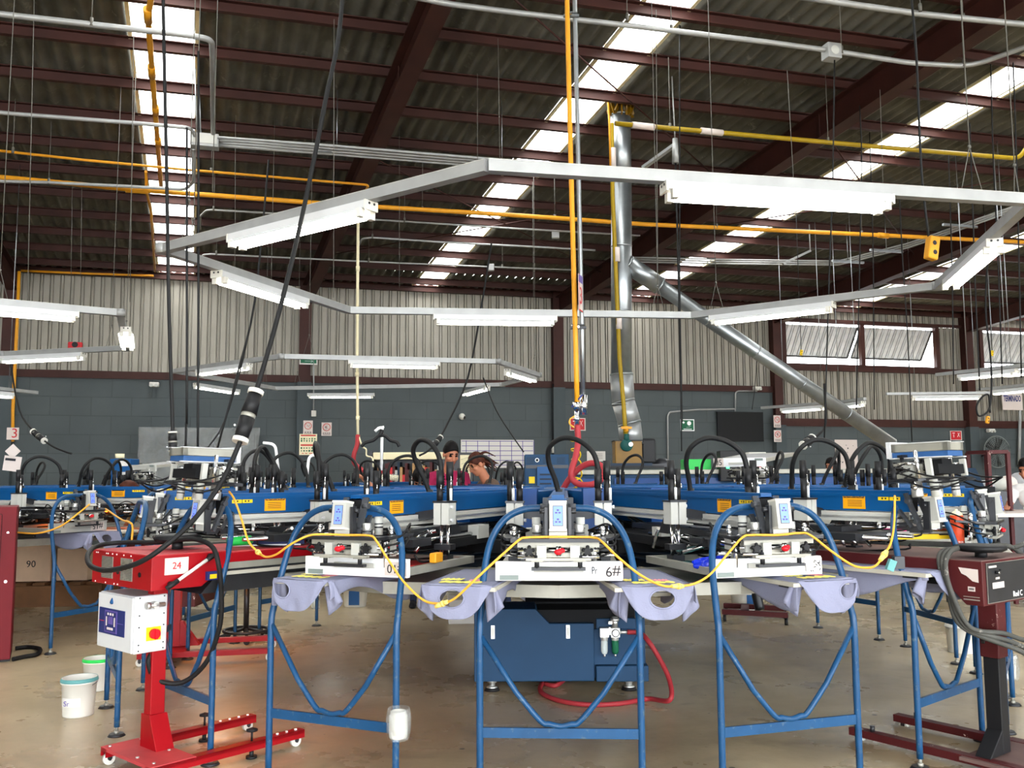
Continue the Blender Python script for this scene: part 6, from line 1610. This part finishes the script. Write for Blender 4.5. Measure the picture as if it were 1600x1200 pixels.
# things on the maroon unit
def rl_(p): return world(FR, p)
sc_ = PZ(1497, 851, 1.062); t = thing('spray_can', sc_, 0, 'orange-red spray can standing on the maroon unit', 'spray can')
b = MB('orange_can'); b.lathe([(0, 0), (.037, 0), (.038, .004), (.038, .172), (.036, .178)], n=24); b.build('can', t)
b = MB('cream'); b.lathe([(.036, .178), (.033, .188), (.02, .2), (.014, .203), (0, .203)], n=20); b.cyl((0, 0, .2), (0, 0, .216), .008); b.build('valve_cap', t)
text('lettering', 'ROS', .016, 'dot_white', t, frame_m((0, -.0385, .018), (1, 0, 0), (0, 0, 1)))
t = thing('print_screen', P(1424, 838, 5.75), GRZ * .1, 'yellow edged screen with magenta ink lying beyond the maroon unit arm', 'print screen', 'screen frames clamped in the presses')
b = MB('mesh_grey'); b.box((.06, .16, .022), (.36, .34, .02)); b.build('frame_bars', t); b = MB('mesh_magenta'); b.box((.06, .16, .036), (.34, .32, .014)); b.build('mesh', t); b = MB('yellow'); b.box((.04, -.02, .0), (.44, .06, .03)); b.box((-.22, .1, 0), (.06, .3, .03), (0, 0, .4)); b.build('edge_tape', t)
b = MB('card_tan'); b.box2((1.85, 5.75, 1.08), (2.35, 6.1, 1.1)); b.build('card_sheet', label='tan sheet lying behind the magenta screen', cat='sheet')
b = MB('sign_green'); p = P(1392, 883, 4.62); b.use('mesh_teal'); b.box(p, (.035, .03, .055), (0, .4, 0)); b.use('black_metal'); b.box(p + Vector((.05, .03, .01)), (.05, .04, .06)); b.build('clip', label='teal plastic clip hanging at the edge of the maroon arm', cat='clip')
# things on the red unit
q = world(FL, (-.16, .62, 1.093)); b = MB('green'); b.cyl(q + Vector((-.08, -.03, .04)), q + Vector((.03, .02, .045)), .026, n=16); b.ball(q + Vector((.03, .02, .045)), .028, 10); b.build('marker', label='bright green plastic handle lying on the red heater arm', cat='handle')
q = world(FL, (-.25, .85, 1.095)); b = MB('navy'); b.box(q + Vector((0, 0, .02)), (.42, .1, .03), (0, 0, .2)); b.use('dot_white'); b.box(q + Vector((0, -.05, .005)), (.4, .05, .008), (0, 0, .2)); b.build('squeegee', label='dark blue squeegee with white edge lying on the red heater arm', cat='squeegee')
# crumpled blue bag inside the teal screen
bm_ = armM(aR); b = MB('blue_plastic'); rn = random.Random(11)
def bag(u, v):
    th = PI * v; ph_ = 2 * PI * u; r = 1 + .35 * pnoise(Vector((math.cos(ph_) * 2, math.sin(ph_) * 2, v * 4)))
    return Vector((-.2 + .11 * r * math.sin(th) * math.cos(ph_), -2.82 + .07 * r * math.sin(th) * math.sin(ph_), 1.055 + .035 * r * math.cos(th)))
b.M = bm_; b.grid(bag, 30, 16, smooth=False); b.build('plastic_bag', label='crumpled blue plastic bag inside the teal meshed screen', cat='bag')
b = MB('yellow_pipe'); b.M = armM(aL); b.box((.31, -2.7, 1.08), (.04, .08, .05)); b.build('tape_roll', label='small yellow block on the corner of the red inked screen', cat='block', bevel=.006)
# rack, table, stuff near the far right
t = thing('rack', P(1563, 800, 10.6), .1, 'rusty red square tube rack in front of the wall fan', 'rack')
p0 = P(1548, 800, 10.6); b = MB('maroon'); zt = P(1548, 706, 10.6).z
for dx in (-.11, .13):
    for dy in (0, .4): b.box2((dx - .02, dy - .02, -p0.z), (dx + .02, dy + .02, zt - p0.z + .0))
b.box2((-.11, -.02, zt - p0.z - .02), (.13, .02, zt - p0.z + .02)); b.box2((-.11, .38, zt - p0.z - .02), (.13, .42, zt - p0.z + .02))
for dx in (-.11, .13): b.box2((dx - .015, 0, zt - p0.z - .02), (dx + .015, .4, zt - p0.z + .02))
b.build('frame', t)
t = thing('work_table', P(1590, 805, 10.2) - Vector((0, 0, P(1590, 805, 10.2).z)), .05, 'pale work table behind the side press where the worker in white leans', 'table')
b = MB('pinkish_paper'); b.box2((-.55, -.3, 1.02), (1.1, .7, 1.06)); b.build('table_top', t); b = MB('black_metal')
for x in (-.5, 1.0):
    for y in (-.25, .6): b.box2((x - .03, y - .03, 0), (x + .03, y + .03, 1.02))
b.build('leg', t)
rn = random.Random(21)
base = P(1550, 770, 12)
t = thing('shelf', (base.x, base.y + .2, 0), .1, 'dark low shelf crowded with folded garments and cans behind the red rack', 'shelf'); b = MB('black_metal'); b.box2((-.6, -.2, 0), (.9, .3, 1.25)); b.build('body', t)
for i in range(9):
    x = base.x - .45 + .15 * i; z = 1.25; b = MB(rn.choice(['paper', 'machine_grey', 'mesh_grey', 'cloth_white', 'cloth_black', 'pinkish_paper']))
    ph = rn.uniform(0, 9); w_ = rn.uniform(.1, .16); hh = rn.uniform(.12, .32)
    b.grid(lambda u, v, x=x, ph=ph, w_=w_, hh=hh: Vector((x + w_ * math.sin(PI * v) * math.cos(2 * PI * u) * (1 + .3 * pnoise(Vector((u * 5, v * 3, ph)))), base.y + .15 + .12 * math.sin(PI * v) * math.sin(2 * PI * u), z + hh / 2 + hh / 2 * math.cos(PI * v))), 14, 8)
    b.build('garment_bundle', label=['crumpled bundle of cloth on the dark shelf, nearest the bowed worker', 'second crumpled bundle of cloth on the dark shelf', 'third crumpled bundle of cloth on the dark shelf', 'fourth crumpled bundle of cloth, left of the red rack post', 'fifth crumpled bundle of cloth, behind the red rack post', 'sixth crumpled bundle of cloth, between the rack posts', 'seventh crumpled bundle of cloth, between the rack posts', 'eighth crumpled bundle of cloth by the far rack post', 'last crumpled bundle of cloth by the worker in white'][i], cat='cloth', group='bundles of cloth on the dark shelf')
p = P(1509, 748, 10.4); t = thing('tilted_panel', p, .1, 'dark blue tilted machine lid under the bowed dark-haired worker', 'machine lid'); b = MB('dark_blue'); b.box((0, 0, 0), (.34, .28, .04), (R_(55), 0, 0)); b.build('lid', t, bevel=.01); b = MB('dark_gap'); b.box((.03, .05, -.22), (.5, .3, .26)); b.build('body', t)
p = P(225, 722, 12.5); t = thing('machine_tower', (P(195, 722, 12.5).x, 12.5, 0), 0, 'blue machine tower with a pale tape roll on top beside the wrapped stack', 'machine'); zt = P(195, 717, 12.5).z; b = MB('press_blue'); b.box2((-.14, -.15, 0), (.14, .15, zt)); b.build('body', t, bevel=.01); b = MB('paper'); b.box2((.0, -.16, zt - .1), (.11, -.15, zt - .03)); b.build('sticker', t); b = MB('paper'); b.box2((-.0, -.16, zt - .28), (.1, -.15, zt - .18)); b.build('sticker', t)
p = P(187, 716, 12.4); b = MB('cream'); b.cyl(p, p + Vector((0, 0, .06)), .06, n=24); b.build('tape_roll', label='pale roll of tape on top of the blue machine tower', cat='tape roll')
# ================================================================ the sky
w = bpy.data.worlds.new('sky'); S.world = w; w.use_nodes = True
bg = w.node_tree.nodes['Background']; bg.inputs['Color'].default_value = (.93, .97, 1.0, 1); bg.inputs['Strength'].default_value = 8.0
S.view_settings.view_transform = 'Standard'; S.view_settings.look = 'None'; S.view_settings.gamma = 1.0; S.view_settings.exposure = 0.95
try: S.view_settings.use_curve_mapping = False
except Exception: pass
S.cycles.max_bounces = 8; S.cycles.transparent_max_bounces = 12
S.cycles.caustics_reflective = False; S.cycles.caustics_refractive = False
S.cycles.sample_clamp_indirect = 6
# ================================================================ people
import bmesh
def sdf_body(prims, voxel, name):
    """union of tapered capsules and ellipsoids fused into one smooth continuous surface; faces take the material of the nearest shape"""
    bm = bmesh.new()
    for p in prims:
        if p[0] == 'c':
            _, a, b, ra, rb, m = p
            q = MB('skin'); n = 5
            pts = [a.lerp(b, i / n) for i in range(n + 1)]
            q.tube(pts, ra, 14, rfun=lambda t, ra=ra, rb=rb: ra + (rb - ra) * t); q.ball(a, ra * .995, 14); q.ball(b, rb * .995, 14)
        else:
            _, c, r, rot, m = p
            q = MB('skin'); q.M = Matrix.Translation(c) @ rot.to_4x4(); q.ball((0, 0, 0), r, 20)
        me = bpy.data.meshes.new('t'); me.from_pydata([tuple(v) for v in q.v], [], q.f); bm.from_mesh(me); bpy.data.meshes.remove(me)
    me = bpy.data.meshes.new(name); bm.to_mesh(me); bm.free()
    o = bpy.data.objects.new(name, me); COL.objects.link(o)
    md = o.modifiers.new('r', 'REMESH'); md.mode = 'VOXEL'; md.voxel_size = voxel
    sm = o.modifiers.new('s', 'SMOOTH'); sm.factor = .5; sm.iterations = 3
    dg = bpy.context.evaluated_depsgraph_get(); me2 = bpy.data.meshes.new_from_object(o.evaluated_get(dg)); me2.name = name
    o.modifiers.clear(); o.data = me2; bpy.data.meshes.remove(me)
    n = len(me2.polygons); C = np.empty(n * 3); me2.polygons.foreach_get('center', C); C = C.reshape(-1, 3)
    best = np.full(n, 1e9); idx = np.zeros(n, int); names = []
    for p in prims:
        m = p[-1]
        if m not in names: names.append(m)
        if p[0] == 'c':
            a, b = np.array(p[1]), np.array(p[2]); ab = b - a; t = np.clip(((C - a) @ ab) / max(1e-9, ab @ ab), 0, 1)
            d = np.linalg.norm(C - (a + t[:, None] * ab), axis=1) - (p[3] + (p[4] - p[3]) * t)
        else:
            R = np.array(p[3]); q = (C - np.array(p[1])) @ R; r = np.array(p[2]); k = np.linalg.norm(q / r, axis=1); d = (k - 1) * r.min()
        u = d < best; best[u] = d[u]; idx[u] = names.index(m)
    me2.materials.clear()
    for m in names: me2.materials.append(MATS[m])
    me2.polygons.foreach_set('material_index', idx.astype(np.int32)); me2.polygons.foreach_set('use_smooth', [True] * n); me2.update()
    return o
def figure(loc, face, lean, head_pitch, head_yaw, label, top='cloth_magenta', pants='denim', shoes='cloth_black', skin='skin', hair='hair_black', style='short', arms=None, crouch=0.0, H=1.72, glasses=False, stripes=False, legs=True, sleeves=.16, head_roll=0.0):
    k = H / 1.72; V = Vector
    t = thing('person', loc, face, label, 'person')
    hz = (.93 - crouch) * k
    hip = V((0, .0 + .1 * math.sin(lean), hz)); up = V((0, -math.sin(lean), math.cos(lean)))
    side = V((1, 0, 0)); fwd = side.cross(up) * -1 if False else up.cross(side) * -1
    fwd = V((0, -math.cos(lean), -math.sin(lean)))
    I3 = Matrix.Identity(3); Rl = Matrix.Rotation(lean, 3, 'X')
    pr = []
    chest = hip + up * .34 * k; neck = hip + up * .52 * k; I = [('e', hip + up * .02, V((.165, .115, .12)) * k, Rl, pants), ('e', hip + up * .17 * k, V((.15, .1, .16)) * k, Rl, top), ('e', chest, V((.175, .115, .17)) * k, Rl, top), ('c', hip + up * .46 * k - side * .14 * k, hip + up * .46 * k + side * .14 * k, .062 * k, .062 * k, top)]
    pr += I
    hd_rot = Matrix.Rotation(head_yaw, 3, 'Z') @ Matrix.Rotation(head_pitch, 3, 'X') @ Matrix.Rotation(head_roll, 3, 'Y')
    hf = hd_rot @ V((0, -1, 0)); hu = hd_rot @ V((0, 0, 1)); hs = hd_rot @ V((1, 0, 0))
    hc = neck + up * .07 * k + hu * .12 * k + hf * .015 * k
    pr += [('c', neck - up * .05, hc - hu * .06 * k, .058 * k, .052 * k, skin)]
    E = lambda f, s, u: hc + hf * f * k + hs * s * k + hu * u * k
    pr += [('e', E(-.01, 0, .03), V((.076, .095, .09)) * k, hd_rot, skin), ('e', E(.03, 0, -.04), V((.058, .066, .072)) * k, hd_rot, skin), ('e', E(.062, 0, -.085), V((.03, .026, .022)) * k, hd_rot, skin),
           ('c', E(.088, 0, .018), E(.108, 0, -.022), .011 * k, .015 * k, skin), ('e', E(.1, 0, -.028), V((.019, .014, .011)) * k, hd_rot, skin)]
    for s in (-1, 1):
        pr += [('e', E(-.005, s * .078, .0), V((.012, .022, .034)) * k, hd_rot, skin), ('e', E(.078, s * .034, .018), V((.016, .009, .008)) * k, hd_rot, 'hair_black'), ('c', E(.084, s * .016, .042), E(.076, s * .052, .042), .006 * k, .004 * k, hair), ('e', E(.062, s * .042, -.018), V((.026, .024, .022)) * k, hd_rot, skin)]
    pr += [('c', E(.09, -.02, -.056), E(.09, .02, -.056), .007 * k, .007 * k, 'lip')]
    # arms by two bones towards the hand targets
    hands = []
    arms = arms or [(V((-.3, -.05, .8)), None), (V((.3, -.05, .8)), None)]
    for s, (tgt, grip) in zip((-1, 1), arms):
        sh = hip + up * .455 * k + side * s * .18 * k; tgt = V(tgt); d = tgt - sh; L1, L2 = .3 * k, .27 * k
        D = min(d.length, L1 + L2 - .01); dn = d.normalized(); a = (L1 * L1 - L2 * L2 + D * D) / (2 * D); h = math.sqrt(max(0, L1 * L1 - a * a))
        hint = V((s * .5, .4, -.8)); pe = (hint - dn * hint.dot(dn)).normalized(); el = sh + dn * a + pe * h; wr = sh + dn * D
        m = el.lerp(sh, 1 - sleeves / .3) if sleeves < .3 else el
        pr += [('c', sh, sh.lerp(el, min(1, sleeves / .3)), .056 * k, .05 * k, top), ('c', sh.lerp(el, min(.98, sleeves / .3)), el, .044 * k, .038 * k, skin if sleeves < .3 else top), ('c', el, wr, .038 * k, .026 * k, skin if sleeves < .5 else top)]
        hd = (wr - el).normalized(); hd = (hd + V((0, -.3, -.1))).normalized(); sx = hd.cross(V((0, 0, 1))).normalized(); nz = sx.cross(hd)
        pm = wr + hd * .05 * k; Rh = Matrix((sx, hd, nz)).transposed()
        pr += [('e', pm, V((.04, .05, .018)) * k, Rh, skin)]
        for fi, (fx, fl) in enumerate(((-.03, .06), (-.01, .075), (.011, .07), (.03, .052))):
            b0 = pm + sx * fx * k + hd * .035 * k; b1 = b0 + hd * fl * .5 * k - nz * .006; b2 = b1 + hd * fl * .4 * k - nz * .022 * k
            pr += [('c', b0, b1, .0095 * k, .009 * k, skin), ('c', b1, b2, .009 * k, .008 * k, skin)]
        b0 = pm - sx * s * .034 * k - hd * .02; b1 = b0 - sx * s * .028 * k + hd * .03 * k - nz * .01; b2 = b1 + hd * .03 * k - nz * .008
        pr += [('c', b0, b1, .013 * k, .011 * k, skin), ('c', b1, b2, .011 * k, .009 * k, skin)]
    for s in (-1, 1):
        h0 = hip + side * s * .09 * k; an = V((s * .11 * k, .03, .08)); kn = (h0 + an) / 2 + V((s * .02, -.06 - crouch * .75, .02))
        pr += [('c', h0, kn, .085 * k, .058 * k, pants), ('c', kn, an, .056 * k, .042 * k, pants), ('c', an + V((0, .02, -.03)), an + V((0, -.13 * k, -.042)), .04, .033, shoes), ('e', an + V((0, -.06, -.058)), V((.044, .125, .022)), I3, shoes if not stripes else 'dot_white')]
    o = sdf_body(pr, .0085, 'body'); o.parent = t
    # hair as a shell that follows the skull
    b = MB(hair); b.M = Matrix.Translation(E(-.012, 0, .036)) @ hd_rot.to_4x4()
    low = {'short': -.12, 'bald': .2}.get(style, -.2)
    def hr(u, v):
        th = v * PI * .62; ph = 2 * PI * u
        x, y, z = math.sin(th) * math.cos(ph), math.sin(th) * math.sin(ph), math.cos(th)
        fr = max(0, -y) ; cut = 1.0
        z2 = max(z, .34 * fr * 1.6 - (.45 if style == 'short' else .85) * (1 - fr)) if style != 'none' else z
        n_ = 1 + .05 * pnoise(V((x * 7, y * 7, z * 5)))
        tall = 1.16 + ((.1 + .22 * fr) * max(0, z) if style == 'short' else .02)
        return V((x * .083, y * .104, z2 * .096 * (tall if z > 0 else 1))) * k * n_
    b.grid(hr, 36, 20); h_ = b.build('hair', t)
    if style in ('pony', 'bun', 'long'):
        b = MB(hair); rn = random.Random(3)
        for i in range(26):
            s0 = E(-.06, rn.uniform(-.06, .06), .05 + rn.uniform(-.06, .05)); 
            L = {'pony': .2, 'bun': .06, 'long': .22}[style]
            e = s0 - hf * (L * k * rn.uniform(.6, 1.0)) + hs * rn.uniform(-.05, .05) - hu * rn.uniform(.0, .06 if style != 'bun' else .02) - V((0, 0, rn.uniform(.06, .16) if style != 'bun' else 0))
            mid = (s0 + e) / 2 + hu * rn.uniform(0, .05)
            b.tube(spline([s0, mid, e], 5), .012, 6, rfun=lambda t_: .02 - .015 * t_)
        b.build('ponytail', t)
    if glasses:
        b = MB('wood')
        for s in (-1, 1):
            b.ring(E(.1, s * .036, .016), hf, .026 * k, .003, 20, 5); b.tube([E(.095, s * .062, .02), E(0, s * .082, .012)], .003, 5)
        b.tube([E(.104, -.01, .02), E(.104, .01, .02)], .003, 5); b.build('glasses', t)
    return t
def ground(x, y, Y): p = P(x, y, Y); return Vector((p.x, p.y, 0))
V3 = Vector
# man looking down, facing the camera
figure(ground(700, 720, 10.75), R_(6), R_(8), R_(24), R_(22), 'man with short dark hair in a magenta shirt looking down at the press', top='cloth_magenta', style='short', H=1.85, arms=[(V3((-.25, -.5, 1.05)), 0), (V3((.22, -.5, 1.02)), 0)])
figure(ground(782, 740, 10.6), R_(-66), R_(24), R_(30), R_(0), 'woman with glasses and reddish brown ponytail in a brown top bending over the press', top='cloth_brown', skin='skin', hair='hair_brown', style='pony', glasses=True, H=1.78, arms=[(V3((-.2, -.6, 1.02)), 0), (V3((.2, -.6, 1.0)), 0)])
figure(ground(661, 740, 10.6), R_(0), R_(30), R_(62), R_(0), 'black-haired person in magenta bending low with face hidden, reaching out a hand', top='cloth_magenta', style='short', H=1.7, arms=[(V3((-.66, -.2, 1.47)), 0), (V3((.25, -.6, 1.0)), 0)])
figure(ground(268, 745, 9.9), R_(-35), R_(52), R_(40), R_(-20), 'person in a tan top and jeans with striped sneakers bending behind the raised screen', top='cloth_tan', hair='hair_brown', style='short', H=1.66, stripes=True, arms=[(V3((-.2, -.62, .95)), 0), (V3((.2, -.6, .98)), 0)])
figure(ground(1305, 730, 14.6), R_(-40), R_(10), R_(16), R_(-15), 'black-haired worker whose face shows between the black hoses in front of the pinned sheet', top='cloth_black', style='short', H=1.7)
figure(ground(1522, 735, 12.3), R_(-78), R_(40), R_(30), R_(0), 'dark-haired worker in a black top bowed over the machine beside the red rack', top='cloth_black', style='bun', H=1.68, arms=[(V3((-.2, -.6, 1.0)), 0), (V3((.2, -.6, 1.0)), 0)])
figure(ground(1618, 745, 10.75), R_(-52), R_(22), R_(24), R_(0), 'worker in a white shirt at the picture edge pressing a hand on the pale table', top='cloth_white', style='short', H=1.66, arms=[(V3((-.12, -.5, 1.1)), 0), (V3((.2, -.5, 1.1)), 0)])
